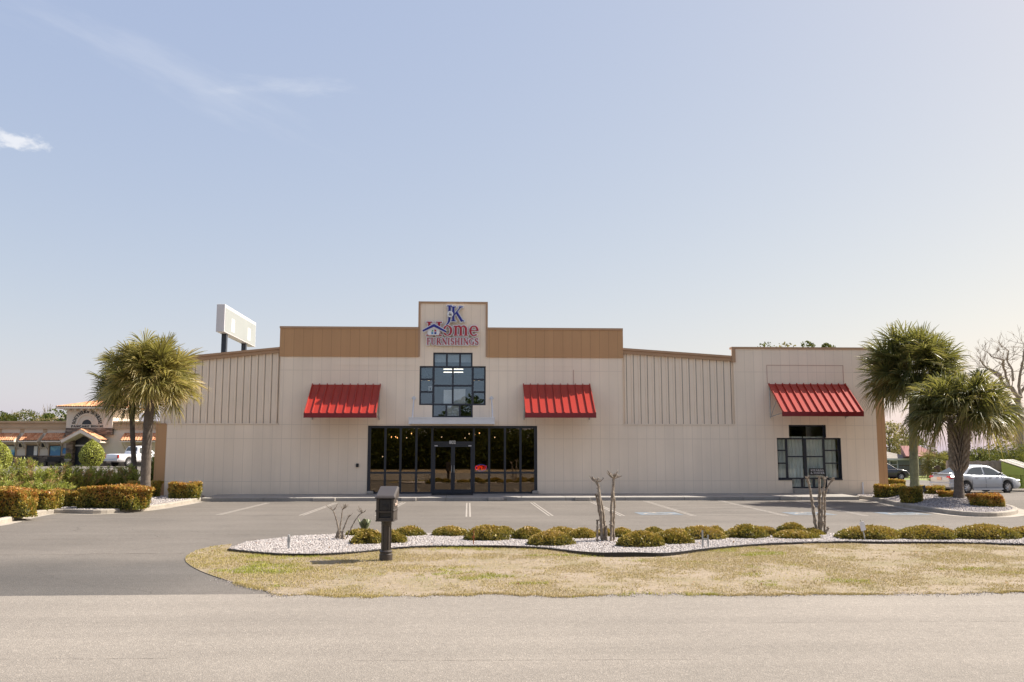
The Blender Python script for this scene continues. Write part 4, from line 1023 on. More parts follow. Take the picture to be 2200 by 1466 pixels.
put(mbR, mbO2, 'H', 915, 951, 693, 722.5, -0.17); put(mbR, mbO2, 'ome', 951, 1028, 692, 722.5, -0.19, gap=0.04)
put(mbF, mbO3, 'FURNISHINGS', 917, 1028, 728, 741.5, -0.15, gap=0.07)
mbO.build('letter_edge', M['sign_white'], sign); mbB.build('blue_letters', M['blue'], sign)
mbO2.build('letter_edge', M['sign_white'], sign); mbR.build('red_letters', M['sign_red'], sign)
mbO3.build('letter_edge', M['sign_white'], sign); mbF.build('red_letters', M['sign_red'], sign)
xk, zk = P(967.5, 677)
mb = MB(); mb.prism(arc(0, 0, 0.145, 0.145, 0, 342, 19), lambda u, v, dd: (xk+u, dd, zk+v), -0.27, -0.16); bd = mb.build('badge', M['sign_white'], sign)
mb = MB(); glyphs(mb, '&', xk-0.075, zk-0.07, 0.16, 0.145, -0.272, 0.012); mb.build('ampersand', M['black'], bd)
mb = MB(); hb = [P(a, b) for a, b in ((921, 722), (943, 722), (945, 718), (945, 708), (933, 700), (921, 708), (919, 718))]
mb.prism(hb, lambda u, v, dd: (u, dd, v), -0.29, -0.16); em = mb.build('house_emblem', M['sign_white'], sign)
mb = MB(); rf = [P(a, b) for a, b in ((909, 713.5), (933, 701.5), (958.5, 715))]; mb.ribbon(rf, [0.07, 0.13, 0.07], lambda u, v, dd: (u, dd, v), -0.36, -0.296)
mb.build('emblem_roof', M['blue'], em)
mb = MB(); mb.ribbon(rf, [0.15, 0.21, 0.15], lambda u, v, dd: (u, dd, v), -0.33, -0.292); mb.build('emblem_roof_edge', M['sign_white'], em)
for (a, b, mm) in ((929, 712.5, 'sign_green'), (935.5, 712.5, 'sign_red'), (929, 717.8, 'sign_cyan'), (935.5, 717.8, 'blue')):
    x, z = P(a+0.3, b); mb = MB()
    q = [(-0.045, -0.045), (0.045, -0.045), (0.045, 0.045), (-0.045, 0.045)] if b > 715 else ([(-0.05, -0.04), (0.045, -0.04), (0.045, 0.055)] if a < 930 else [(-0.045, -0.04), (0.05, -0.04), (0.045, 0.02), (-0.02, 0.055), (-0.045, 0.055)])
    mb.prism(q, lambda u, v, dd: (x+u, dd, z+v), -0.303, -0.291); mb.build('emblem_window', M[mm], em)
mb = MB()
for za in (PZ(709), PZ(734)):
    mb.box(P(918, 709)[0], P(1027, 709)[0], -0.052, -0.004, za-0.05, za+0.05)
mb.build('raceway', M['wall'], sign)

# ------------------------------------------------------------------ things in and on the shop front
M['neon_red'] = emit('red_neon', (1.0, 0.06, 0.025), 1.5); M['neon_blue'] = emit('blue_neon', (0.10, 0.12, 1.0), 0.7)
M['warm_lamp'] = emit('warm_lamp', (1.0, 0.62, 0.30), 3.5); M['cool_lamp'] = emit('cool_lamp', (1.0, 0.9, 0.72), 1.3)
x, z = P(1033, 1005.5, 0.2)
t = empty('open_sign', (x, 0.22, z), 0, 'lit neon OPEN sign hanging inside the glass right of the door', 'sign')
mb = MB(); fn = lambda u, v, dd: (x+u, dd, z+v)
LW = 0.115
O_ = [(arc(-0.19, 0, 0.055, 0.075, 0, 360, 12))]
P_ = [[(-0.1, -0.08), (-0.085, 0.08)], [(-0.085, 0.08), (-0.03, 0.075), (-0.015, 0.04), (-0.04, 0.0), (-0.09, 0.0)]]
E_ = [[(0.1, -0.075), (0.03, -0.08), (0.04, 0.08), (0.115, 0.08)], [(0.035, 0.0), (0.1, 0.003)]]
N_ = [[(0.14, -0.08), (0.155, 0.08), (0.225, -0.075), (0.245, 0.085)]]
for grp in (O_, P_, E_, N_):
    for pl in grp: mb.tube([(x+q[0]*1.0, 0.19, z+q[1]*1.15) for q in pl], 0.0115, 6)
mb.build('red_letters', M['neon_red'], t)
mb = MB(); mb.tube([(x+0.24*math.cos(R(a))+0.02, 0.205, z+0.15*math.sin(R(a))) for a in range(0, 361, 12)], 0.008, 6); mb.build('blue_ring', M['neon_blue'], t)
mb = MB(); mb.box(x-0.26, x+0.28, 0.222, 0.24, z-0.17, z+0.17); mb.build('backing', M['black'], t)
# lamps glowing deep inside the shop
k = 0
for px, py, Y, c in ((841, 939.5, 6, 'w'), (850, 939, 7, 'w'), (853.5, 941, 7.5, 'w'), (873.5, 941, 9, 'c'), (884, 932, 5, 'w'), (949, 939.5, 8, 'c'), (1008, 932.5, 6, 'c'), (999, 941.5, 9, 'c'), (1020, 934, 6, 'w'), (1030, 931, 5.5, 'w'), (1063, 940, 7, 'c'), (822, 981.5, 6, 'c')):
    xx, zz = P(px, py, Y)
    if zz > SZ1: zz = SZ1-0.1
    mb = MB(); mb.lathe([(0.004, 0.035), (0.016, 0.025), (0.025, 0.0), (0.016, -0.02), (0.004, -0.03)], 10, (xx, Y, zz)); o = mb.build('pendant_lamp', M['warm_lamp' if c == 'w' else 'cool_lamp'], smooth=True)
    tag(o, 'small lamp glowing inside the store behind the dark glass', 'lamp', 'lamps glowing inside the store')
mb = MB()
for i, (py, Y) in enumerate(((793.5, 4.2), (800, 6.5))):
    for j, (a, b) in enumerate(((953, 971), (974, 995))):
        x0, zz = P(a, py, Y); x1, _ = P(b, py, Y); mb = MB(); mb.tube([(x0, Y, zz), (x1, Y, zz)], 0.02, 8)
        tag(mb.build('tube_light', M['cool_lamp']), 'fluorescent tube lit behind the upper window of the tower', 'lamp', 'tube lights behind the upper window')
for px, c in ((904.5, 0), (921.5, 0), (932.5, 0), (1019.5, 0), (1028, 0)):
    xx, zz = P(px, 816.5, 2.5); mb = MB(); mb.lathe([(0.005, 0.04), (0.035, 0.0), (0.005, -0.04)], 8, (xx, 2.5, zz)); tag(mb.build('spot_lamp', M['warm_lamp'], smooth=True), 'tiny warm spot lamp behind the upper window side panes', 'lamp', 'spot lamps behind the upper window')
M['board'] = pm('pale_display_board', (0.80, 0.78, 0.74), 0.7, 0.12, 2)
for a, b, c, d_, lab in ((953, 971, 838, 869, 'tall pale board standing behind the upper window, left of its mullion'), (974.5, 1000, 836, 869.5, 'tall pale board standing behind the upper window, right of its mullion'), (960.5, 987, 872.5, 894, 'square pale board behind the lowest upper window pane')):
    x0, z0 = P(a, d_, 0.35); x1, z1 = P(b, c, 0.35); mb = MB(); mb.rbox(x0, x1, 0.33, 0.37, z0, z1, 0.01); tag(mb.build('display_board', M['board']), lab, 'board')
x0, z0 = P(920.5, 842, 0.3); x1, z1 = P(929, 830, 0.3); mb = MB(); mb.box(x0, x1, 0.30, 0.33, z0, z1); 
t = empty('picture_frame', ((x0+x1)/2, 0.31, z0), 0, 'small white framed picture behind the left panes of the upper window', 'picture')
mb.build('frame', M['board'], t); mb = MB(); mb.box(x0+0.05, x1-0.05, 0.292, 0.299, z0+0.06, z1-0.06); mb.build('picture', M['black'], t)
# door mat, stones
x0, x1 = P(928, 1064, -0.6)[0], P(1016, 1064, -0.6)[0]
mb = MB(); mb.prism([(x0, -0.12), (x1, -0.12), (x1+0.02, -1.15), (x0-0.02, -1.15)], lambda u, v, dd: (u, v, 0.2+(v-0.6)*0.0159+dd), 0.004, 0.02); tag(mb.build('door_mat', M['black_plastic']), 'black rubber doormat in front of the double glass door', 'mat')
for px, lab in ((795, 'pale concrete block on the walkway at the left end of the storefront'), (1150, 'pale concrete block on the walkway at the right end of the storefront')):
    x, _ = P(px, 1055, -0.2); mb = MB(); mb.rbox(x-0.14, x+0.14, -0.28, -0.04, 0.185, 0.33, 0.03); tag(mb.build('concrete_block', M['concrete']), lab, 'block')
# curtains and brand board in the right window
M['curtain'] = pm('sheer_curtain', (0.74, 0.77, 0.74), 0.85, 0.06, 3)
def curtain(px0, px1, label):
    x0, x1 = P(px0, 990, 0.5)[0], P(px1, 990, 0.5)[0]; z0, z1 = GZ+0.25, PZ(940, 0.5)+0.05
    n = int((x1-x0)*46); xs = np.linspace(x0, x1, n); rr = np.random.default_rng(int(px0))
    ys = 0.48+0.035*np.sin(xs*38+2*np.sin(xs*5))+rr.normal(0, 0.006, n)
    V = np.concatenate([np.stack([xs, ys, np.full(n, z0)], -1), np.stack([xs, ys*0.5+0.24, np.full(n, z1)], -1)]); F = np.array([(i, i+1, n+i+1, n+i) for i in range(n-1)])
    o = np_obj('curtain', V, F, M['curtain'], smooth=True); tag(o, label, 'curtain')
curtain(1668, 1724, 'grey sheer curtain in the left half of the right-end window'); curtain(1727, 1796, 'grey sheer curtain in the right half of the right-end window, behind the black lettered board')
x0, z0 = P(1739.5, 1021, 0.1); x1, z1 = P(1773.5, 1006.5, 0.1)
t = empty('lettered_board', ((x0+x1)/2, 0.12, z0), 0, 'black board with two lines of white serif capitals in the right-end window', 'sign')
mb = MB(); mb.box(x0, x1, 0.12, 0.15, z0, z1); mb.build('board', M['black'], t)
mb = MB(); _, wd = word_layout('STEARNS'); sx = (x1-x0)*0.80/wd; hh = (z1-z0)*0.29
glyphs(mb, 'STEARNS', x0+(x1-x0)*0.08, z0+(z1-z0)*0.56, sx, hh, 0.119, 0.006)
_, wd = word_layout('& FOSTER'); sx = (x1-x0)*0.86/wd; glyphs(mb, '& FOSTER', x0+(x1-x0)*0.07, z0+(z1-z0)*0.17, sx, hh, 0.119, 0.006); mb.build('white_lettering', M['sign_white'], t)
# ------------------------------------------------------------------ palms
M['palm_leaf'] = leafmat('palm_fronds', [(0.0, (0.050, 0.066, 0.026)), (0.35, (0.105, 0.115, 0.040)), (0.65, (0.20, 0.185, 0.06)), (0.85, (0.33, 0.25, 0.09)), (1.0, (0.38, 0.25, 0.12))], 0.40, 0.42, 0.5)
M['palm_leaf_gold'] = leafmat('golden_palm_fronds', [(0.0, (0.12, 0.125, 0.035)), (0.35, (0.25, 0.225, 0.065)), (0.65, (0.40, 0.33, 0.11)), (0.85, (0.52, 0.40, 0.15)), (1.0, (0.54, 0.38, 0.19))], 0.42, 0.42, 0.4)
def palm_crown(center, Rad, nleaf, seed, squash=0.95, low=-0.75, droop=0.14):
    """round crown of fan leaves: petioles leave the heart in all directions, each ends in a star of narrow blades"""
    g = np.random.default_rng(seed); Vs, Fs, Ts = [], [], []; base = 0
    up = np.array([0, 0, 1.0]); ce = np.array(center)
    for i in range(nleaf):
        s = low + (1-low)*((i+0.5)/nleaf)**0.9; az = i*2.39996+g.normal(0, 0.3); el = math.asin(max(-1, min(0.93, s*0.96+g.normal(0, 0.08))))
        d = np.array([math.cos(el)*math.cos(az), math.cos(el)*math.sin(az), math.sin(el)])
        Lp = Rad*g.uniform(0.36, 0.68); hub = ce+d*Lp*np.array([1, 1, squash]); hub[2] -= 0.06*Rad*(1-abs(s))*g.random()
        d2 = norm(d + g.normal(0, 0.22, 3) - up*0.16*math.cos(el)*g.uniform(0.2, 1.6))
        sd = norm(np.cross(d2, up)+g.normal(0, 0.25, 3)); roll = g.normal(0, 0.8); nn = np.cross(sd, d2)
        sd = norm(sd*math.cos(roll)+nn*math.sin(roll)); nn = norm(np.cross(sd, d2))
        if nn[2] < 0: nn = -nn
        pw = sd*0.016; p0 = ce+d*0.12; Vs.append(np.array([p0-pw, p0+pw, hub+pw*0.7, hub-pw*0.7])); Fs.append(np.array([[0, 1, 2, 3]])+base); Ts.append([0.6]); base += 4
        ns = 46; a = np.linspace(-2.35, 2.35, ns)+g.normal(0, 0.03, ns)
        ln = Rad*0.43*(0.70+0.30*np.cos(a*0.6))*g.uniform(0.78, 1.15)*g.uniform(0.80, 1.10, ns)
        fold = g.uniform(-0.15, 0.5)
        dr = np.cos(a)[:, None]*d2+np.sin(a)[:, None]*sd+fold*np.abs(np.sin(a))[:, None]*nn+g.normal(0, 0.05, (ns, 3)); dr = norm(dr)
        wv = norm(np.cross(dr, nn[None]+0.5*g.normal(size=(ns, 3))))
        h0 = hub[None]+dr*0.03-d2*Rad*0.05*np.abs(a)[:, None]*0.3
        dl = (droop+max(0, -s)*0.30)*g.uniform(0.4, 1.7); lf = lambda f, k: hub[None]+dr*(ln*f)[:, None]-up*(ln*k*dl*(0.7+0.6*g.random(ns)))[:, None]
        m1, m2, tp = lf(0.5, 0.10), lf(0.8, 0.42), lf(1.0, 1.05)
        w1 = Rad*0.0088
        V = np.stack([h0-wv*w1*0.4, h0+wv*w1*0.4, m1-wv*w1, m1+wv*w1, m2-wv*w1*0.66, m2+wv*w1*0.66, tp-wv*0.003, tp+wv*0.003], 1)
        f = np.array([(0, 1, 3, 2), (2, 3, 5, 4), (4, 5, 7, 6)])
        F = (f[None]+8*np.arange(ns)[:, None, None]).reshape(-1, 4)+base
        old = np.clip(0.35-s*0.6, 0, 0.8)
        t0 = 0.08+0.50*g.random()+old*0.45*g.random()
        tt = np.clip(t0+g.normal(0, 0.07, (ns, 1))+np.array([[0.0, 0.08, 0.20+0.22*old]]), 0, 1)
        Vs.append(V.reshape(-1, 3)); Fs.append(F); Ts.append(tt.ravel()); base += ns*8
    return np.concatenate(Vs), np.concatenate(Fs), np.concatenate(Ts)
def palm(label, bx, by, bz, top, Rad, nleaf, seed, r0, r1, mat, squash=0.9, low=-0.75, boots=0.0, bark='bark_palm', droop=0.14):
    t = empty('palm_tree', (bx, by, bz), 0, label, 'palm', 'palm trees')
    tp = Vector(top); n = 26; rr = random.Random(seed); pts, rad = [], []
    for i in range(n+1):
        k = i/n; pts.append((bx+(tp.x-bx)*k+0.03*math.sin(k*5+seed), by+(tp.y-by)*k, bz-0.05+(tp.z-bz+0.05)*k))
        rad.append((r0+(r1-r0)*min(1, k*1.3)+(0.06*max(0, 1-k*9)))*(1+rr.uniform(-0.035, 0.035)))
    # close ring scars
    P2, R2 = [], []
    for i in range(len(pts)-1):
        for j in range(3):
            f = j/3; P2.append(tuple(pts[i][q]+(pts[i+1][q]-pts[i][q])*f for q in range(3))); R2.append((rad[i]+(rad[i+1]-rad[i])*f)*(1.0 if j else 0.965))
    mb = MB(); mb.tube(P2, R2, 14); mb.build('trunk', M[bark], t, smooth=True)
    V, F, tt = palm_crown(tp, Rad, nleaf, seed, squash, low, droop)
    V = V-np.array([bx, by, bz]); np_obj('crown', V, F, mat, t, tt)
    if boots:
        mb = MB(); nb = 130
        for i in range(nb):
            k = i/nb; a = i*2.39996; z = tp.z-boots+1.75*k; rb = r1+0.0+0.04*k
            d = Vector((math.cos(a), math.sin(a), 0)); s = Vector((-d.y, d.x, 0)); kz = (z-bz)/(tp.z-bz); c = Vector((bx+(tp.x-bx)*kz, by+(tp.y-by)*kz, z))+d*rb*0.8
            ol = 0.30+0.12*k; e = c+d*ol*0.62+Vector((0, 0, ol))
            for sg in (1, -1):
                q0, q1 = c+s*0.055*sg, c+s*0.02*sg
                e1 = e+s*0.11*sg
                mb.add([q0-Vector((0, 0, .03)), q1+Vector((0, 0, .03)), e1+d*0.02, e1-d*0.03, q0+d*0.03, e1+d*0.04-Vector((0, 0, .04))], [(0, 1, 2, 3), (0, 3, 5, 4), (1, 4, 5, 2), (0, 4, 1), (2, 5, 3)])
        mb.build('leaf_bases', pm('leaf_base_bark', (0.36, 0.29, 0.215), 0.9, 0.4, 9, bump=0.4), t)
    return t
# left pair
x, y = G(312, 1078, 0.2); xt, zt = P(324, 862, y)
xc, zc = P(335, 815, y)
palm('tall golden-green palm with a grey trunk at the left corner of the store', x, y, 0.14, (P(323, 811, y)[0], y, P(323, 811, y)[1]), 2.12, 136, 3, 0.19, 0.175, M['palm_leaf_gold'], 0.9, -0.56)
Y2 = 4.2; x, z = P(291, 1015, Y2); xt, zt = P(283, 832, Y2)
palm('darker palm with a thin pale trunk just behind the golden palm', P(291, 1040, Y2)[0], Y2, 0.12, (xt, Y2, zt), 2.0, 96, 8, 0.13, 0.12, M['palm_leaf'], 1.0, -0.8)
# right pair
x, y = PA_B; xt, zt = P(1962, 800, y)
palm('tallest palm right of the store with a big round dark crown and smooth greenish trunk', x, y, float(ri_z(x, y))-0.02, (xt, y, zt), 2.44, 126, 21, 0.19, 0.17, M['palm_leaf'], 0.98, -0.70, bark='bark_mossy' if 'bark_mossy' in M else 'bark_palm')
x, y = PB_B; xt, zt = P(2058, 886, y)
palm('shorter palm with crisscross leaf bases below its crown, in front of the silver car', x, y, float(ri_z(x, y))-0.02, (xt+0.1, y, zt), 2.42, 104, 34, 0.175, 0.15, M['palm_leaf'], 0.82, -0.30, boots=2.3, droop=0.34)
# palmetto shrub beside the house
x, y, z = GT(2012, 1046)
y = 17.0; z = float(T(22, y)); xt, zt = P(2013, 1000, y)
palm('low palmetto without a visible trunk between the grey-blue house and the plank fence', xt, y, z, (xt, y, zt), 1.35, 44, 55, 0.2, 0.2, M['palm_leaf'], 1.1, -0.55)

# ------------------------------------------------------------------ clipped shrubs
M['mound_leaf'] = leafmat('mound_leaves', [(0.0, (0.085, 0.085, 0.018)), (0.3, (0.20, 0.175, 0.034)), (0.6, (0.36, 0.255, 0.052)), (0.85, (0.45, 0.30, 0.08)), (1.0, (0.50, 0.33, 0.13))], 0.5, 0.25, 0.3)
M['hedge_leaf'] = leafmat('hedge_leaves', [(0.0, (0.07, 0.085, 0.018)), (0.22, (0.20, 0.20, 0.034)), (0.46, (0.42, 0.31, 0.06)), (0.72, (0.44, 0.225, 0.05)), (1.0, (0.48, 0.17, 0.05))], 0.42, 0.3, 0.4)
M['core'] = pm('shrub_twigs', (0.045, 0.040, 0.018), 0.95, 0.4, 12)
def mound_mesh(seed, a, b, h, n=5200, lobes=3, leaf=0.052, box=0.0, toptint=0.45, name='foliage', mat='mound_leaf', rag=0.06):
    """a heap of leaves in the shape of a clipped mound (box=0) or a squared hedge (box>0)"""
    g = np.random.default_rng(seed)
    ph = g.uniform(0, 6.28, 6)
    def surf(th, v, k=1.0):
        # v 0 rim .. 1 top
        e = 2/(2+box*5); c, s = np.cos(th), np.sin(th)
        pw_ = 2+box*5; rr_ = (np.abs(c/a)**pw_+np.abs(s/b)**pw_)**(-1/pw_); rx = rr_*c; ry = rr_*s
        if box: prof = np.where(v < 0.6, 0.96+0.04*np.sin(v*5), np.clip(1-((v-0.6)/0.4)**2.6, 0, 1)**0.5); z = np.where(v < 0.6, v/0.6*0.86, 0.86+0.14*np.sin((v-0.6)/0.4*np.pi/2))
        else: 
            q = v*np.pi/2; prof = np.cos(q)**0.95*(1+0.06*np.sin(q*2)); z = np.sin(q)**1.1*(1+0.16*np.cos(th-ph[5])*np.cos(q))
        bump = 1+rag*np.sin(th*3+ph[0])*np.cos(v*3+ph[1])+rag*0.8*np.sin(th*5+ph[2]+v*4)+rag*0.5*np.sin(th*9+ph[3])
        zz = z*h*(1+rag*1.2*np.sin(th*2+ph[4])*(1-v*0.6))
        return np.stack([rx*prof*bump*k, ry*prof*bump*k, zz*k], -1)
    tq = np.linspace(0, 2*np.pi, 721); pq = surf(tq, np.full(721, 0.3)); sq = np.concatenate([[0], np.cumsum(np.linalg.norm(np.diff(pq[:, :2], axis=0), axis=1))])
    th = np.interp(g.random(n)*sq[-1], sq, tq); v = g.random(n)**(0.95 if box else 0.9)
    if box:
        v = np.where(g.random(n) < 0.42, 0.6+0.4*(1-np.sqrt(g.random(n)))**1.0, v*0.6)
    Pp = surf(th, v, 1.0)*(1-0.10*g.random(n)**2)[:, None]; Pp += g.normal(0, 0.016, (n, 3))
    out_ = norm(np.stack([Pp[:, 0]/a**2, Pp[:, 1]/b**2, (Pp[:, 2]-0.2*h)/h**2], -1)+1e-6)
    D = norm(out_*0.7+rdir(n, g)*0.9+np.array([0, 0, 0.35])); W = norm(np.cross(D, rdir(n, g)))
    L = g.uniform(0.7, 1.35, n)*leaf; V, F = leaf_quads(Pp, D, W, L, L*0.55)
    z = Pp[:, 2]/h
    patch = vnoise(Pp[:, 0]*3+seed, Pp[:, 1]*3+Pp[:, 2]*2, seed)
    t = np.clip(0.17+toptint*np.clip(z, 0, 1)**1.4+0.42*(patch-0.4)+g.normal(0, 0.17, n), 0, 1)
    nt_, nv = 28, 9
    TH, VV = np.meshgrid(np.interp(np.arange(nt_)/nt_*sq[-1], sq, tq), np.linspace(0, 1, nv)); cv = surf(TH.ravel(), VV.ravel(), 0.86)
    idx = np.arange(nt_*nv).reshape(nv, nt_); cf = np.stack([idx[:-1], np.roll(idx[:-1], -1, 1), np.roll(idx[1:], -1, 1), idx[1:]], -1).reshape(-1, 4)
    return (V, F, t), (cv, cf)
def shrub(name, label, cat, group, loc, parts, mat, rz=0):
    t = empty(name, loc, rz, label, cat, group); (V, F, tt), (cv, cf) = parts
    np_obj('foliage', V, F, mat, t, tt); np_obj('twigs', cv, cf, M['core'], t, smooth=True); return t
ZB_ = 0.055
MOUNDS = [ # px0, px1, base, top, label
 (745, 800, 1152, 1138, 'flat mound shrub around the foot of the broad-bladed succulent'), (757, 818, 1170, 1139, 'sparse brownish mound shrub just left of the mailbox post'),
 (818, 872, 1168, 1141, 'mound shrub touching the right side of the mailbox post'), (843, 912, 1153, 1131, 'mound shrub second to the right of the mailbox, before bare gravel'),
 (930, 1005, 1153, 1131, 'wide low mound shrub just right of the gap of bare gravel beyond the mailbox'), (999, 1093, 1163, 1128, 'tall domed mound shrub behind the short rusty stake'),
 (1056, 1104, 1151, 1132, 'half-hidden mound shrub at the back, right of the dome by the rusty stake'), (1101, 1166, 1160, 1132, 'rounded mound shrub with a notch, between two half-hidden ones'),
 (1134, 1229, 1174, 1140, 'mound shrub with a shadowed dent near the edging, left of the middle pruned tree'), (1172, 1240, 1152, 1133, 'long mound shrub at the back, left of the middle pruned tree'),
 (1222, 1276, 1158, 1135, 'rounded mound shrub right next to the left stems of the middle pruned tree'), (1276, 1322, 1154, 1137, 'small mound shrub seen between the stems of the middle pruned tree'),
 (1316, 1360, 1156, 1135, 'mound shrub touching the right stem of the middle pruned tree'), (1326, 1422, 1177, 1140, 'large dark mound shrub reaching the black edging, right of the middle pruned tree'),
 (1382, 1428, 1154, 1133, 'half-hidden mound shrub behind the two big ones right of the middle pruned tree'), (1404, 1488, 1170, 1136, 'slanting mound shrub left of the grey metal stake'),
 (1455, 1558, 1161, 1130, 'broad mound shrub standing directly behind the grey metal stake'), (1526, 1553, 1152, 1132, 'tiny mound shrub behind the broad one at the grey stake'),
 (1557, 1647, 1158, 1127, 'steep domed mound shrub midway between grey stake and right pruned tree'), (1622, 1668, 1151, 1133, 'small low mound shrub tucked behind the steep dome'),
 (1665, 1757, 1159, 1139, 'flat-topped mound shrub left of the right pruned tree'), (1672, 1729, 1148, 1123, 'peaked mound shrub rising behind the flat one left of the right pruned tree'),
 (1728, 1768, 1151, 1136, 'little mound shrub behind the foot of the right pruned tree'), (1799, 1932, 1161, 1129, 'very wide mound shrub behind the little white sign stake'),
 (1921, 2054, 1161, 1129, 'very wide smooth mound shrub in the middle of the last three full ones'), (2046, 2180, 1161, 1126, 'very wide peaked mound shrub, last whole one at the right'),
 (2160, 2275, 1157, 1130, 'mound shrub cut off by the right edge of the photo')]
for i, (p0, p1, pb, pt, lab) in enumerate(MOUNDS):
    x0, yb = G(p0, pb, ZB_); x1, _ = G(p1, pb, ZB_); wd = (x1-x0)
    b = min(max(wd*0.40, 0.3), 0.62); yc = yb+b*0.86; _, zt = P((p0+p1)/2, pt, yc-0.1)
    xa0 = P(p0, pb, yc)[0]; xa1 = P(p1, pb, yc)[0]
    a = (xa1-xa0)/2*1.05; h = (zt-ZB_)*0.93
    n = int(5200*min(2.2, max(0.7, a*b/0.35)))
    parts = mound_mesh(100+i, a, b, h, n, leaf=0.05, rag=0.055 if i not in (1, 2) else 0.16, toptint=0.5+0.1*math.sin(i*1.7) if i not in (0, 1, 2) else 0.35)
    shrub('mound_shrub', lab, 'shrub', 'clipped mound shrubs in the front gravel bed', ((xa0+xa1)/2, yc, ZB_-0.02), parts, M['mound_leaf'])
HEDGES = [ # px0, px1, base, top, z ground, depth half, label
 (-90, 60, 1112, 1049, 0.13, 0.8, 0.6, 'orange-tipped clipped hedge at the left edge of the photo, nearest the kerb'), (61, 113, 1097, 1053, 0.13, 0.7, 0.55, 'squarish clipped hedge second from the left edge, greener below'),
 (126, 180, 1090, 1052, 0.13, 0.6, 0.5, 'small orange hedge half hidden by the long hedge at the kerb nose'), (166, 316, 1094, 1043, 0.13, 0.75, 0.7, 'long orange-red clipped hedge at the kerb nose in front of the left palm'),
 (270, 338, 1069, 1034, 0.13, 0.7, 0.5, 'orange hedge behind the trunk of the golden left palm'), (362, 423, 1072, 1036, 0.14, 0.7, 0.6, 'single clipped hedge in white gravel against the left end of the store wall'),
 (1903, 1943, 1047, 1030, 0.13, 0.5, 0.5, 'flat orange hedge at the back, beside the brown right corner of the store'), (1890, 1946, 1071, 1041, 0.14, 0.7, 0.5, 'yellow-green hedge left of the tallest palm trunk'),
 (1944, 1984, 1079, 1046, 0.2, 0.45, 0.3, 'dark green bush at the foot of the tallest palm'), (1977, 2032, 1068, 1044, 0.14, 0.6, 0.5, 'orange-yellow hedge between the two right palms'),
 (2024, 2058, 1072, 1055, 0.2, 0.4, 0.6, 'low sparse hedge just left of the shorter palm trunk'), (2098, 2156, 1089, 1061, 0.16, 0.6, 0.85, 'bright orange clipped hedge at the right tip of the palm island')]
for i, (p0, p1, pb, pt, zg, bd_, tint_, lab) in enumerate(HEDGES):
    x0, yb = G(p0, pb, zg); b = bd_*0.8
    yc = yb+b*0.95; xa0, _ = P(p0, pb, yc-b*0.5); xa1, _ = P(p1, pb, yc-b*0.5); a = (xa1-xa0)/2*0.97; _, zt = P((p0+p1)/2, pt, yc-b*0.4)
    n = int(6500*min(3.0, max(0.7, (a*1.2+b)*(zt-zg)/0.9)))
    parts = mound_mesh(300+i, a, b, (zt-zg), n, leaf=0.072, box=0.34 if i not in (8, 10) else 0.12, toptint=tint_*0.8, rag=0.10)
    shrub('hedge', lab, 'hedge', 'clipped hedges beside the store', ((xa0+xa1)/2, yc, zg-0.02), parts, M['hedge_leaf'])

# ------------------------------------------------------------------ tall stemmed shrubs behind the left hedges
M['stem_leaf'] = leafmat('narrow_leaves', [(0.0, (0.14, 0.18, 0.035)), (0.35, (0.32, 0.36, 0.07)), (0.65, (0.44, 0.46, 0.11)), (0.85, (0.42, 0.35, 0.13)), (1.0, (0.38, 0.21, 0.11))], 0.45, 0.35, 0.35)
def oleander(label, px, Y, ptop, wid, nst, seed, tmin=0.1, spread=0.55):
    g = np.random.default_rng(seed); x, zt = P(px, ptop-7, Y); zg = 0.13; H = zt-zg; nst = int(nst*1.35)
    t = empty('leafy_shrub', (x, Y, zg), 0, label, 'shrub', 'tall leafy shrubs behind the left hedges')
    mb = MB(); C, D, TT, LN = [], [], [], []
    for i in range(nst):
        a = g.uniform(0, 6.28); r0 = g.uniform(0, 0.15); r1 = wid*math.sqrt(g.random()); h = H*g.uniform(0.55, 1.0)*(1-0.25*(r1/wid)**2)
        p0 = np.array([r0*math.cos(a), r0*math.sin(a), 0]); p1 = np.array([r1*math.cos(a), r1*math.sin(a)*0.8, h]); pm_ = (p0+p1)/2+np.array([0, 0, 0.08*h])
        mb.tube([p0, pm_, p1], [0.012, 0.009, 0.004], 4)
        nl = int(34+h*22); tk = g.uniform(0.22, 1, nl)
        pos_ = (1-tk)[:, None]**2*p0+2*((1-tk)*tk)[:, None]*pm_+(tk**2)[:, None]*p1
        ax = norm(p1-pm_); aa = np.arange(nl)*2.4+g.random(); side = np.stack([np.cos(aa), np.sin(aa), np.zeros(nl)], -1)
        dd = norm(side*0.75+ax*0.8+g.normal(0, 0.15, (nl, 3))); L = g.uniform(0.12, 0.2, nl)
        C.append(pos_+dd*(L*0.5)[:, None]); D.append(dd); LN.append(L); st_ = g.random(); TT.append(np.clip(tmin+0.5*st_+0.2*tk*g.random(nl)+(0.35 if st_ > 0.8 else 0)*tk, 0, 1))
    C, D, TT, LN = np.concatenate(C), np.concatenate(D), np.concatenate(TT), np.concatenate(LN)
    W = norm(np.cross(D, rdir(len(D), g))); V, F = leaf_quads(C, D, W, LN, np.full(len(LN), 0.032))
    np_obj('foliage', V, F, M['stem_leaf'], t, TT); mb.build('stems', M['bark_pale'], t, world=False)
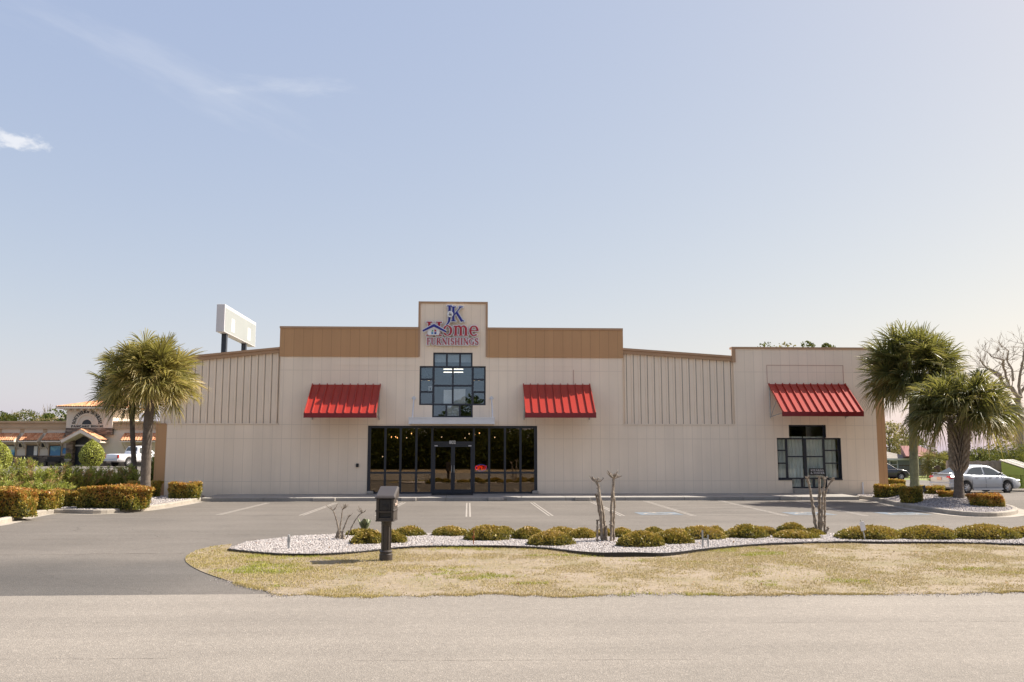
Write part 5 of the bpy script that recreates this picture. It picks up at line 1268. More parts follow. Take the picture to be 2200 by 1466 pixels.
for a in (('pale green leafy shrub cut by the left edge of the photo', -8, -3.0, 985, 0.9, 46, 1), ('reddish-tipped tall leafy shrub behind the second hedge', 52, -1.5, 984, 0.65, 40, 2, 0.3),
          ('bright green leafy shrub behind the gap between the left hedges', 92, -2.0, 1003, 0.9, 60, 3), ('bright green leafy shrub above the small half-hidden hedge', 138, -1.0, 1000, 0.9, 60, 4),
          ('leafy shrub behind the left part of the long kerb hedge', 182, -0.6, 1006, 0.9, 60, 5), ('leafy shrub behind the middle of the long kerb hedge', 226, 0.2, 1006, 0.85, 55, 6, 0.05),
          ('upright green leafy shrub just left of the golden palm trunk', 276, 0.4, 1004, 0.6, 46, 7), ('dark leafy shrub low in the shade between palm trunk and brown corner', 330, 2.0, 975, 0.5, 50, 9, -0.15),
          ('low leafy shrub in front of the reddish-tipped tall one', 30, -4.0, 1032, 0.9, 50, 11), ('low leafy shrub behind the squarish hedge', 110, -4.4, 1034, 0.9, 50, 12)):
    oleander(*a)

# ------------------------------------------------------------------ hard-pruned trees
def knobby(mb, pts, r0, r1, seed, n=22, kn=0.35):
    """rough knobby stem along a polyline of world points"""
    g = random.Random(seed); pts = [Vector(p) for p in pts]
    cum = [0]
    for i in range(1, len(pts)): cum.append(cum[-1]+(pts[i]-pts[i-1]).length)
    o, rad = [], []
    for i in range(n+1):
        s = cum[-1]*i/n; j = max(k for k in range(len(cum)) if cum[k] <= s+1e-9); j = min(j, len(pts)-2)
        f = (s-cum[j])/(cum[j+1]-cum[j]); p = pts[j].lerp(pts[j+1], f); q = r0+(r1-r0)*i/n
        o.append(p+Vector((g.uniform(-1, 1), g.uniform(-1, 1), 0))*q*0.25); rad.append(q*(1+g.uniform(-kn*0.5, kn)))
    mb.tube(o, rad, 7)
    for i in range(int(n*1.3)):
        j = g.randrange(2, n); c = o[j]; a = g.uniform(0, 6.28); d = Vector((math.cos(a), math.sin(a), g.uniform(-0.2, 0.7))); L = rad[j]*g.uniform(1.15, 1.75)
        mb.tube([c, c+d*L*0.75, c+d*L], [rad[j]*0.45, rad[j]*0.34, rad[j]*0.1], 5)
def stub_crown(mb, c, r, seed, n, L, up=0.6, spread=1.0):
    g = random.Random(seed); c = Vector(c)
    for i in range(n):
        a = g.uniform(0, 6.28); d = Vector((math.cos(a)*spread, math.sin(a)*spread*0.7, g.uniform(0.25, 2.2)*up)).normalized()
        l = L*g.uniform(0.4, 1.15); m_ = c+d*l*0.5; e = m_+(d+Vector((g.uniform(-.25, .25), 0, g.uniform(0.1, 0.6)))).normalized()*l*0.5
        mb.tube([c, m_, e], [r*0.6, r*0.42, r*0.22], 5)
        for j in range(3):
            p = c.lerp(e, g.uniform(0.4, 1)); dd = Vector((g.uniform(-1, 1), g.uniform(-1, 1), g.uniform(0, 1))).normalized(); mb.tube([p, p+dd*r*1.1], [r*0.3, r*0.12], 4)
def pruned(label, base_px, stems, seed):
    bx, by = G(base_px[0], base_px[1], ZB_); t = empty('pruned_tree', (bx, by, ZB_), 0, label, 'tree', 'hard-pruned bare trees in the gravel bed')
    for k, (pts, r0, r1, ns, L) in enumerate(stems):
        mb = MB(); dy = 0.12*math.sin(k*2.1); w3 = []
        for (px, py) in pts:
            x, z = P(px, py, by+dy); w3.append((x, by+dy, z))
        w3[0] = (w3[0][0], w3[0][1], ZB_-0.03)
        knobby(mb, w3, r0*0.62, r1*0.62, seed+k, kn=0.34); 
        if ns: stub_crown(mb, w3[-1], r1*0.85, seed*3+k, ns, L)
        mb.build('stem', M['bark_pale'], t)
pruned('tallest pruned bare tree, knobby pale stems in the middle of the gravel bed', (1297, 1163), [
    ([(1294, 1163), (1293, 1125), (1289, 1085), (1286, 1045), (1281, 1036)], 0.055, 0.042, 9, 0.20), ([(1299, 1162), (1300, 1140), (1294, 1090), (1289, 1070), (1286, 1045)], 0.05, 0.04, 0, 0),
    ([(1313, 1163), (1314, 1120), (1313, 1090), (1317, 1050), (1318, 1028)], 0.055, 0.042, 11, 0.20), ([(1318, 1152), (1319, 1110), (1320, 1085), (1318, 1060), (1317, 1030)], 0.042, 0.034, 2, 0.12),
    ([(1293, 1155), (1290, 1115), (1286, 1095), (1283, 1075), (1281, 1068)], 0.042, 0.035, 6, 0.10), ([(1283, 1152), (1283, 1135), (1283, 1121)], 0.036, 0.034, 5, 0.05), ([(1303, 1163), (1302, 1145), (1302, 1130)], 0.045, 0.04, 0, 0)], 5)
pruned('pruned bare tree with four knobby pale stems in front of the curtained window', (1760, 1148), [
    ([(1755, 1147), (1750, 1115), (1744, 1075), (1741, 1055), (1735, 1029)], 0.06, 0.042, 6, 0.09), ([(1760, 1147), (1760, 1110), (1761, 1070), (1761, 1048), (1760, 1027)], 0.065, 0.045, 6, 0.08),
    ([(1763, 1148), (1765, 1120), (1767, 1080), (1769, 1050), (1772, 1030)], 0.055, 0.04, 6, 0.09), ([(1769, 1090), (1772, 1065), (1776, 1050), (1784, 1036), (1789, 1032)], 0.045, 0.032, 5, 0.08),
    ([(1758, 1148), (1762, 1130), (1768, 1120)], 0.06, 0.05, 0, 0), ([(1770, 1147), (1776, 1140), (1780, 1136)], 0.05, 0.04, 4, 0.05)], 15)
pruned('smallest pruned bare tree with thin forking twigs left of the mailbox', (730, 1159), [
    ([(729, 1159), (727, 1135), (724, 1120), (718, 1102), (715, 1097)], 0.035, 0.02, 7, 0.2), ([(730, 1159), (731, 1130), (734, 1112), (735, 1100), (736, 1095)], 0.03, 0.018, 8, 0.2),
    ([(732, 1159), (738, 1136), (744, 1122), (748, 1112)], 0.03, 0.018, 6, 0.16), ([(742, 1157), (752, 1140), (762, 1120), (772, 1106), (779, 1102)], 0.026, 0.017, 8, 0.18),
    ([(722, 1158), (724, 1148), (727, 1142)], 0.05, 0.035, 0, 0), ([(740, 1158), (737, 1150), (733, 1142)], 0.045, 0.03, 0, 0)], 25)

# ------------------------------------------------------------------ succulent, stakes, spotlight
x, y = G(783, 1146, ZB_); M['agave'] = pm('blue_green_blade', (0.15, 0.17, 0.085), 0.5, 0.2, 5)
t = empty('succulent', (x, y, ZB_), 0, 'small plant with broad upright grey-green blades left of the mailbox', 'plant')
for i in range(7):
    a = i*0.9+0.3; L = 0.34+0.08*math.sin(i*3); d = Vector((math.cos(a)*0.35, math.sin(a)*0.35, 1)).normalized(); s = Vector((-math.sin(a), math.cos(a), 0))
    c = Vector((x, y, ZB_)); mb = MB(); rows = []
    for k, (f, w_) in enumerate(((0, 0.03), (0.35, 0.06), (0.75, 0.075), (0.95, 0.045), (1.0, 0.012))):
        p = c+d*L*f+Vector((math.cos(a), math.sin(a), 0))*0.05*f*f; n_ = d.cross(s)
        rows.append([p-s*w_, p+n_*0.02, p+s*w_, p-n_*0.006])
    vs = [q for r in rows for q in r]; fs = [(4*k+j, 4*k+(j+1) % 4, 4*k+4+(j+1) % 4, 4*k+4+j) for k in range(4) for j in range(4)]+[(16, 17, 18, 19)]
    mb.add(vs, fs); mb.build('blade', M['agave'], t, smooth=True)
x, y = G(620, 1180, ZB_); mb = MB(); mb.box(x-0.022, x+0.022, y-0.012, y+0.012, 0, 0.30); mb.box(x-0.03, x+0.03, y-0.02, y-0.0125, 0.20, 0.29)
mb.lathe([(0.026, 0.0), (0.026, 0.04), (0.012, 0.045)], 10, (x, y, 0.30)); tag(mb.build('metal_stake', M['galv']), 'short dark metal stake standing alone in the white gravel at the left', 'stake')
x, y = G(1017, 1171, ZB_); M['rust'] = pm('rusty_metal', (0.28, 0.10, 0.03), 0.8, 0.3, 12); mb = MB(); mb.tube([(x, y, 0), (x+0.01, y, 0.36)], 0.011, 6); mb.box(x-0.035, x+0.035, y-0.006, y+0.006, 0.20, 0.24)
tag(mb.build('rusty_stake', M['rust']), 'thin rusty stake in the gravel in front of the tall domed shrub', 'stake')
x, y = G(1516, 1176, ZB_); mb = MB(); mb.box(x-0.075, x-0.045, y-0.012, y+0.012, 0, 0.40); mb.box(x+0.04, x+0.07, y-0.012, y+0.012, 0, 0.31); mb.box(x-0.044, x+0.039, y-0.009, y+0.009, 0.2, 0.24); tag(mb.build('metal_stake', M['galv']), 'grey H-shaped metal stake in the gravel in front of the broad shrub', 'stake')
x, y = G(1853, 1161, ZB_); t = empty('sign_stake', (x, y, ZB_), R(12), 'tilted little white sign stake in front of the very wide shrub', 'sign')
mb = MB(); mb.tube([(0.07, 0, 0), (-0.02, 0, 0.46)], 0.012, 6); mb.build('stake', M['galv'], t, world=False)
mb = MB(); mb.add([(-0.02, -0.014, 0.20), (0.10, -0.014, 0.23), (0.05, -0.014, 0.42), (-0.07, -0.014, 0.39), (-0.02, 0.0, 0.20), (0.10, 0.0, 0.23), (0.05, 0.0, 0.42), (-0.07, 0.0, 0.39)], [(0, 1, 2, 3), (7, 6, 5, 4), (0, 4, 5, 1), (1, 5, 6, 2), (2, 6, 7, 3), (3, 7, 4, 0)]); mb.build('plate', M['white_metal'], t, world=False)
x, y = G(1984, 1066, 0.2); t = empty('flood_light', (x, y, 0.2), 0, 'dark landscape floodlight on a short stake between the right palms', 'lamp')
mb = MB(); mb.tube([(x, y, 0.15), (x, y, 0.38)], 0.025, 6); mb.lathe([(0.07, 0.0), (0.07, 0.05), (0.04, 0.08)], 8, (x+0.1, y, 0.17)); mb.build('stake', M['galv'], t)
mb = MB(); mb.add([(x-0.12, y-0.1, 0.34), (x+0.08, y-0.12, 0.42), (x+0.13, y+0.06, 0.66), (x-0.05, y+0.08, 0.60), (x-0.15, y+0.05, 0.42), (x+0.03, y+0.03, 0.5), (x+0.08, y+0.15, 0.62), (x-0.09, y+0.17, 0.56)], [(0, 1, 2, 3), (7, 6, 5, 4), (0, 4, 5, 1), (1, 5, 6, 2), (2, 6, 7, 3), (3, 7, 4, 0)]); mb.build('lamp_head', M['black_plastic'], t)
mb = MB(); mb.add([(x-0.10, y-0.105, 0.36), (x+0.065, y-0.124, 0.43), (x+0.11, y+0.04, 0.64), (x-0.05, y+0.06, 0.58)], [(0, 1, 2, 3)]); 

# ------------------------------------------------------------------ mailbox
M['mail'] = pm('taupe_moulded_plastic', (0.050, 0.041, 0.036), 0.45, 0.1, 4)
bx, by = G(829, 1201, 0.04); mz = 0.04; k = (CAM.y*-1+by)/1945.0*1.0
t = empty('mailbox', (bx, by, mz), R(-3.0), 'taupe moulded mailbox on a fluted post standing on the front lawn', 'mailbox')
def ml(mb, name, parent=t, mat=None, smooth=False): return mb.build(name, mat or M['mail'], parent, world=False, smooth=smooth)
mb = MB(); mb.lathe([(0.125, -0.05), (0.125, 0.09), (0.112, 0.10), (0.112, 0.125), (0.125, 0.135), (0.12, 0.15), (0.09, 0.165)], 24); ml(mb, 'base', smooth=False)
mb = MB(); prof = []
nfl = 8
for i in range(nfl):
    a0 = 2*math.pi*i/nfl
    for f, r in ((0.08, 0.094), (0.2, 0.094), (0.32, 0.078), (0.68, 0.078), (0.8, 0.094), (0.92, 0.094)): prof.append((r*math.cos(a0+f*2*math.pi/nfl), r*math.sin(a0+f*2*math.pi/nfl)))
mb.prism(prof, lambda u, v, d: (u, v, d), 0.16, 0.62); mb.lathe([(0.094, 0.621), (0.098, 0.635), (0.098, 0.735)], 24); mb.lathe([(0.094, 0.12), (0.097, 0.18)], 24); ml(mb, 'post')
hw_, y0, y1 = 0.165, -0.24, 0.30; zb_, zt_ = 0.735, 1.125
# housing: side walls, back, floor, and a pitched lid that overhangs
mb = MB()
mb.rbox(-hw_, -hw_+0.05, y0, y1, zb_, zt_, 0.008); mb.rbox(hw_-0.05, hw_, y0, y1, zb_, zt_, 0.008); mb.box(-hw_+0.051, hw_-0.051, y1-0.03, y1-0.002, zb_+0.01, zt_-0.01)
mb.box(-hw_+0.051, hw_-0.051, y0+0.004, y1-0.032, zb_+0.001, zb_+0.035); mb.box(-hw_+0.051, hw_-0.051, y0+0.005, y0+0.05, zb_+0.135, zb_+0.16)
mb.rbox(-hw_-0.012, -hw_+0.02, y0-0.012, y1, zb_+0.145, zb_+0.185, 0.008); mb.rbox(hw_-0.02, hw_+0.012, y0-0.012, y1, zb_+0.145, zb_+0.185, 0.008)
mb.rbox(-hw_-0.008, hw_+0.008, y0-0.008, y1+0.005, zb_-0.03, zb_-0.001, 0.006); ml(mb, 'housing')
mb = MB(); e = 0.022
lv = []
for sx in (-1, 1):
    for (yy, zz, ins) in ((y0-e, zt_, 0), (y0-e, zt_+0.022, 0), (y0+0.015, zt_+0.055, 0.028), (y1-0.02, zt_+0.215, 0.028), (y1+e, zt_+0.19, 0), (y1+e, zt_, 0)): lv.append((sx*(hw_+e-ins), yy, zz))
mb.add(lv, [(0, 1, 2, 3, 4, 5), (11, 10, 9, 8, 7, 6)]+[(i, 6+i, 6+(i+1) % 6, (i+1) % 6) for i in range(6)]); ml(mb, 'lid')
mb = MB(); mb.rbox(-hw_+0.056, hw_-0.056, y0+0.02, y0+0.035, zb_+0.165, zt_-0.012, 0.004); dr_ = ml(mb, 'door', mat=M['black_plastic'])
mb = MB(); mb.rbox(-0.06, 0.06, y0+0.004, y0+0.019, zt_-0.14, zt_-0.115, 0.004); mb.rbox(0.025, 0.06, y0+0.004, y0+0.0185, zt_-0.2, zt_-0.1405, 0.004); ml(mb, 'handle', dr_, M['black_plastic'])
mb = MB(); mb.box(-hw_+0.054, hw_-0.054, y0+0.06, y0+0.07, zb_+0.037, zb_+0.133); ml(mb, 'paper_slot', mat=M['black_plastic'])
mb = MB(); mb.rbox(hw_+0.002, hw_+0.016, y0+0.12, y0+0.40, zb_+0.25, zb_+0.30, 0.005); mb.rbox(hw_+0.002, hw_+0.0165, y0+0.31, y0+0.40, zb_+0.3005, zb_+0.34, 0.005); ml(mb, 'flag', mat=pm('faded_flag', (0.42, 0.33, 0.28), 0.5))
# ------------------------------------------------------------------ pylon sign behind the store
Yn, Yf = 18.5, 27.2
xa, zt = P(484, 653.5, Yn); _, zb = P(484, 713, Yn); xw, _ = P(466, 653, Yn)
t = empty('pylon_sign', ((xa+xw)/2, (Yn+Yf)/2, 0), 0, 'blank white sign cabinet on two dark legs rising behind the store roof', 'sign', None)
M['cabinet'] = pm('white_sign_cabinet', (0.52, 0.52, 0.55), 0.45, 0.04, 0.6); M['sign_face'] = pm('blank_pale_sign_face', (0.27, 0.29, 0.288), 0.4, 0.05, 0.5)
mb = MB(); mb.rbox(xw, xa, Yn, Yf, zb, zt, 0.02); mb.build('cabinet', M['cabinet'], t)
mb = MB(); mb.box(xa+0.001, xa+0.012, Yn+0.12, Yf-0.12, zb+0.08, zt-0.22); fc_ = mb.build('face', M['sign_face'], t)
for yy in (Yn+1.7, Yn+6.2): mb = MB(); mb.box(xa+0.013, xa+0.017, yy, yy+0.85, zb+0.25, zb+1.15); mb.build('patch', M['cabinet'], fc_)
mb = MB(); mb.box(xw-0.02, xw-0.001, Yn+0.1, Yf-0.1, zb+0.05, zt-0.05); mb.build('face', M['sign_red'], t)
for yy in (Yn+1.0, Yn+6.3):
    mb = MB(); mb.box((xa+xw)/2-0.16, (xa+xw)/2+0.16, yy, yy+0.35, -0.5, zb-0.002); mb.build('leg', M['frame'], t)

# ------------------------------------------------------------------ restaurant far left
YR = 55.0; zg = 0.75
def RP(px, py, dy=0.0): return P(px, py, YR+dy)
M['stucco'] = pm('cream_stucco', (0.66, 0.58, 0.49), 0.8, 0.06, 0.7); M['tan'] = pm('tan_stucco', (0.46, 0.33, 0.215), 0.8, 0.08, 0.7)
m, nt2 = newmat('clay_roof_tiles'); pos = nd(nt2, 'ShaderNodeNewGeometry').outputs['Position']
tv = nd(nt2, 'ShaderNodeTexVoronoi', Scale=3.2); lk(nt2, pos, tv.inputs['Vector'])
cg = ramp(nt2, tv.outputs['Color'], [(0.1, (0.42, 0.16, 0.07)), (0.5, (0.56, 0.25, 0.12)), (0.9, (0.66, 0.36, 0.20))])
bb = nd(nt2, 'ShaderNodeBsdfPrincipled', Roughness=0.8); lk(nt2, cg, bb.inputs['Base Color']); out(nt2, bb.outputs[0]); M['tile'] = m
m, nt2 = newmat('stacked_stone'); pos = nd(nt2, 'ShaderNodeNewGeometry').outputs['Position']
mp = nd(nt2, 'ShaderNodeMapping'); mp.inputs['Scale'].default_value = (2.2, 2.2, 7.0); lk(nt2, pos, mp.inputs[0])
tv = nd(nt2, 'ShaderNodeTexVoronoi', Scale=1.0); lk(nt2, mp.outputs[0], tv.inputs['Vector'])
cg = ramp(nt2, tv.outputs['Color'], [(0.1, (0.07, 0.055, 0.045)), (0.5, (0.17, 0.125, 0.095)), (0.9, (0.28, 0.22, 0.18))])
bb = nd(nt2, 'ShaderNodeBsdfPrincipled', Roughness=0.85); lk(nt2, cg, bb.inputs['Base Color']); out(nt2, bb.outputs[0]); M['stone'] = m
M['poster'] = None
m, nt2 = newmat('blue_window_poster'); pos = nd(nt2, 'ShaderNodeNewGeometry').outputs['Position']
cg = ramp(nt2, noise(nt2, pos, 1.1, 3), [(0.35, (0.05, 0.22, 0.42)), (0.5, (0.20, 0.48, 0.62)), (0.6, (0.62, 0.62, 0.55)), (0.7, (0.10, 0.16, 0.2))])
bb = nd(nt2, 'ShaderNodeBsdfPrincipled', Roughness=0.25); lk(nt2, cg, bb.inputs['Base Color']); out(nt2, bb.outputs[0]); M['poster'] = m
rx0, rx1 = RP(-140, 960)[0], RP(420, 960)[0]
rest = empty('restaurant', ((rx0+rx1)/2, YR, zg), 0, 'cream stucco restaurant with clay tile roofs and an arched tower sign at the far left', 'building')
ztop = RP(0, 905)[1]; zs = RP(0, 981)[1]
mb = MB(); mb.box(rx0, rx1, YR, YR+14, zg-0.4, ztop-0.1); mb.build('wall', M['stucco'], rest)
mb = MB(); mb.box(rx0, rx1, YR-0.12, YR-0.002, zg-0.4, zs); mb.box(rx0, rx1, YR-0.17, YR-0.001, zs+0.001, zs+0.09); mb.build('stone_base', M['stone'], rest)
mb = MB(); z1 = RP(0, 920)[1]; mb.box(rx0, rx1, YR-0.15, YR-0.001, z1, ztop-0.18); mb.box(rx0, rx1, YR-0.32, YR+0.4, ztop-0.179, ztop); mb.box(rx0, rx1, YR-0.22, YR-0.0005, z1-0.08, z1-0.001); mb.box(rx0, rx1, YR-0.2, YR-0.151, z1+0.36, z1+0.42); mb.build('parapet', M['tan'], rest)
mb = MB()
for px in (48, 97, 0, -48): x, z = RP(px, 925.5); mb.box(x-0.2, x+0.2, YR-0.05, YR-0.001, z-0.22, z+0.2)
mb.build('wall_tiles', M['tan'], rest)
def tile_slope(mb, a, b, c, d, n):
    """barrel tiles between top edge a-b and bottom edge d-c, wavy across"""
    a, b, c, d = map(Vector, (a, b, c, d)); N_ = (b-a).cross(d-a).normalized()
    if N_.z < 0: N_ = -N_
    k = n*6; rows = 7; vs = []
    for r in range(rows+1):
        f = r/rows
        for i in range(k+1):
            u = i/k; p = a.lerp(b, u).lerp(d.lerp(c, u), f); vs.append(p+N_*(0.06*abs(math.sin(u*n*math.pi))+0.02*((r % 2))))
    mb.add(vs, [(r*(k+1)+i, r*(k+1)+i+1, (r+1)*(k+1)+i+1, (r+1)*(k+1)+i) for r in range(rows) for i in range(k)])
for (a, b) in ((2, 44), (53, 93), (101, 142), (-48, -6), (268, 318), (326, 380)):
    xa, zt = RP(a, 931); xb, _ = RP(b, 931); zl = RP(0, 946)[1]-0.05
    mb = MB(); tile_slope(mb, (xa, YR-0.05, zt), (xb, YR-0.05, zt), (xb, YR-1.25, zl), (xa, YR-1.25, zl), 9); rf = mb.build('awning_roof', M['tile'], rest, smooth=False)
    mb = MB(); mb.box(xa, xb, YR-1.27, YR-0.05, zl-0.16, zl-0.03); mb.add([(xa, YR-1.27, zl-0.03), (xa, YR-0.05, zl-0.03), (xa, YR-0.05, zt-0.03), (xa+0.05, YR-1.27, zl-0.03), (xa+0.05, YR-0.05, zl-0.03), (xa+0.05, YR-0.05, zt-0.03)], [(0, 1, 2), (3, 4, 5), (0, 2, 5, 3)])
    mb.add([(xb, YR-1.27, zl-0.03), (xb, YR-0.05, zl-0.03), (xb, YR-0.05, zt-0.03), (xb-0.05, YR-1.27, zl-0.03), (xb-0.05, YR-0.05, zl-0.03), (xb-0.05, YR-0.05, zt-0.03)], [(0, 1, 2), (3, 4, 5), (0, 2, 5, 3)])
    for x in (xa+0.15, xb-0.15): mb.tube([(x, YR-1.0, zl-0.16), (x, YR-0.6, zl-0.5), (x, YR-0.1, zl-0.85)], 0.06, 6)
    mb.build('soffit', M['stucco'], rf)
for i, (a, b) in enumerate(((9, 33), (58, 82), (107, 131.5), (-40, -16), (283, 306))):
    xa, zt = RP(a, 957); xb, zb = RP(b, 981)
    mb = MB(); f = 0.09; mb.box(xa, xa+f, YR-0.06, YR-0.001, zb, zt); mb.box(xb-f, xb, YR-0.06, YR-0.001, zb, zt); mb.box(xa+f, xb-f, YR-0.055, YR-0.001, zt-f, zt); mb.box(xa+f, xb-f, YR-0.055, YR-0.001, zb, zb+f); wn = mb.build('window', M['frame'], rest)
    mb = MB(); mb.box(xa+f, xb-f, YR-0.03, YR-0.002, zb+f, zt-f); mb.build('poster' if i != 1 else 'pane', M['poster'] if i not in (1, 4) else M['frame'], wn)
    if i in (0, 1):
        mb = MB(); xx = xa+0.12 if i == 0 else xa+0.75; mb.box(xx, xx+0.48, YR-0.036, YR-0.031, zb+0.12, zb+(0.75 if i == 0 else 1.05)); mb.build('notice', M['board'], wn)
    mb = MB(); mb.box(xa-0.1, xb+0.1, YR-0.09, YR-0.002, zt+0.001, zt+0.1); mb.box(xa-0.1, xa-0.001, YR-0.085, YR-0.002, zb, zt); mb.box(xb+0.001, xb+0.1, YR-0.085, YR-0.002, zb, zt); mb.build('surround', M['tan'], wn)
for px in (45.5, 94): x, z = RP(px, 956.5); mb = MB(); mb.rbox(x-0.12, x+0.12, YR-0.3, YR-0.001, z-0.2, z+0.18, 0.04); mb.build('wall_lamp', M['black'], rest)
x, z = RP(138, 969); mb = MB(); mb.box(x-0.18, x+0.18, YR-0.03, YR-0.001, z-0.3, z+0.3); mb.box(x-0.1, x+0.1, YR-0.034, YR-0.031, z-0.2, z+0.02); mb.build('notice_plate', M['sign_cyan'], rest)
# tower
tx0, tx1 = RP(147.5, 900)[0], RP(246, 900)[0]; tz0, tz1 = RP(0, 920)[1], RP(0, 879)[1]; YT = YR-0.5
mb = MB(); mb.box(tx0, tx1, YT, YR+7, tz0, tz1); mb.build('tower_wall', M['stucco'], rest)
mb = MB(); mb.box(tx0-0.02, tx1+0.02, YT-0.04, YT+0.5, RP(0, 935)[1], tz0-0.001); mb.build('stone_band', M['stone'], rest)
ex0, ex1 = tx0-0.85, tx1+0.85; ey0, ey1 = YT-0.85, YR+7.8; ze = RP(0, 874.5)[1]; zr = RP(0, 858.5, 4)[1]; xm2 = (ex0+ex1)/2; hd = (ey1-ey0)/2
A1, B1 = (ex0+3.6, (ey0+ey1)/2, zr), (ex1-3.6, (ey0+ey1)/2, zr)
mb = MB(); tile_slope(mb, A1, B1, (ex1, ey0, ze), (ex0, ey0, ze), 26); tile_slope(mb, A1, A1, (ex0, ey0, ze), (ex0, ey1, ze), 20); tile_slope(mb, B1, B1, (ex1, ey1, ze), (ex1, ey0, ze), 20); tile_slope(mb, B1, A1, (ex0, ey1, ze), (ex1, ey1, ze), 26); rf = mb.build('tower_roof', M['tile'], rest)
mb = MB(); mb.box(ex0+0.05, ex1-0.05, ey0+0.05, ey1-0.05, ze-0.22, ze-0.03)
for i in range(7): x = tx0+0.35+i*(tx1-tx0-0.7)/6; mb.box(x-0.09, x+0.09, YT-0.5, YT-0.002, ze-0.42, ze-0.221)
mb.build('eaves', M['stucco'], rf)
cx_, cz_ = RP(187, 912, -0.5); 
mb = MB(); mb.ribbon(arc(cx_, cz_, 1.06, 1.06, 0, 180, 24), 0.18, lambda u, v, d: (u, d, v), YT-0.08, YT-0.001); mb.ribbon(arc(cx_, cz_, 0.56, 0.56, 0, 180, 20), 0.14, lambda u, v, d: (u, d, v), YT-0.081, YT-0.001); mb.build('arch_moulding', M['stucco'], rest)
mb = MB(); mb.prism(arc(cx_, cz_, 0.49, 0.49, 0, 180, 18), lambda u, v, d: (u, d, v), YT-0.03, YT-0.001); mb.build('arch_window', M['frame'], rest)
def arc_glyphs(mb, s, cx, cz, rad, a0, a1, size, y, th):
    lay, wd = word_layout(s, 0.1)
    for ch, ox in lay:
        for pts, wv in GL[ch][1]:
            wv = wv if hasattr(wv, '__len__') else [wv]*len(pts)
            def f(u, v, d):
                a = R(a0+(a1-a0)*u/wd); r = rad+v*size; return (cx+r*math.cos(a), d, cz+r*math.sin(a))
            # widths in unit space, bolder strokes
            mb.ribbon([(ox+p[0], p[1]) for p in pts], [q*1.5 for q in wv], f, y-th, y)
mb = MB(); arc_glyphs(mb, 'SOUTHERN SUNRISE', cx_, cz_-0.02, 1.20, 178, 2, 0.33, YT-0.001, 0.05); mb.build('arched_lettering', M['black'], rest); mb = MB()
_, wd = word_layout('PANCAKE HOUSE', 0.1); x0_, zt_r = RP(153, 914.0, -0.5); x1_, zb_r = RP(222, 918.3, -0.5)
lay, _ = word_layout('PANCAKE HOUSE', 0.1); sx_ = (x1_-x0_)/wd; sz_ = zt_r-zb_r
for ch, ox in lay:
    for pts, wv in GL[ch][1]:
        wv = wv if hasattr(wv, '__len__') else [wv]*len(pts)
        mb.ribbon([(x0_+(ox+p[0])*sx_, zb_r+p[1]*sz_) for p in pts], [q*1.5*(sx_+sz_)/2 for q in wv], lambda u, v, d: (u, d, v), YT-0.05, YT-0.001)
mb.build('lettering', M['black'], rest)
# entrance porch
px_, zap = RP(173, 922, -2.5); xl_, zl_ = RP(131, 945, -2.5); xr_, zr_ = RP(215, 945, -2.5); Yp = YR-2.5
mb = MB(); tile_slope(mb, (px_, Yp, zap), (px_, YR-0.2, zap), (xl_, YR-0.2, zl_), (xl_, Yp, zl_), 6); tile_slope(mb, (px_, YR-0.2, zap), (px_, Yp, zap), (xr_, Yp, zr_), (xr_, YR-0.2, zr_), 6); rf = mb.build('porch_roof', M['tile'], rest)
mb = MB(); mb.ribbon([(xl_, zl_-0.2), (px_, zap-0.22), (xr_, zr_-0.2)], [0.3, 0.36, 0.3], lambda u, v, d: (u, d, v), Yp, Yp+0.12); mb.ribbon([(xl_, zl_-0.3), (px_, zap-0.34), (xr_, zr_-0.3)], 0.06, lambda u, v, d: (u, d, v), Yp+0.121, YR-0.2); mb.build('gable', M['stucco'], rf)
for a, b in ((144, 158), (190, 204)):
    xa, _ = RP(a, 970, -0.6); xb, _ = RP(b, 970, -0.6); mb = MB(); mb.box(xa, xb, YR-0.9, YR-0.18, zg-0.3, RP(0, 945)[1]); mb.build('stone_pier', M['stone'], rest)
ax_, az_ = RP(178, 956, -0.3); mb = MB(); mb.ribbon(arc(ax_, az_, 0.98, 0.98, 0, 180, 18), 0.2, lambda u, v, d: (u, d, v), YR-0.35, YR-0.13); mb.build('entrance_arch', M['stucco'], rest)
mb = MB(); mb.prism(arc(ax_, az_, 0.88, 0.88, 0, 180, 18), lambda u, v, d: (u, d, v), YR-0.25, YR-0.14); mb.build('fanlight', M['frame'], rest)
mb = MB(); mb.box(ax_-0.98, ax_-0.86, YR-0.3, YR-0.13, zg, az_); mb.box(ax_+0.86, ax_+0.98, YR-0.3, YR-0.13, zg, az_); mb.box(ax_-0.859, ax_+0.859, YR-0.295, YR-0.13, az_-0.15, az_-0.001); mb.build('door_frame', M['white_metal'], rest)
for a, b in ((-0.85, -0.02), (0.02, 0.85)): mb = MB(); mb.box(ax_+a, ax_+b, YR-0.22, YR-0.135, zg+0.02, az_-0.16); mb.build('door', M['frame'], rest)
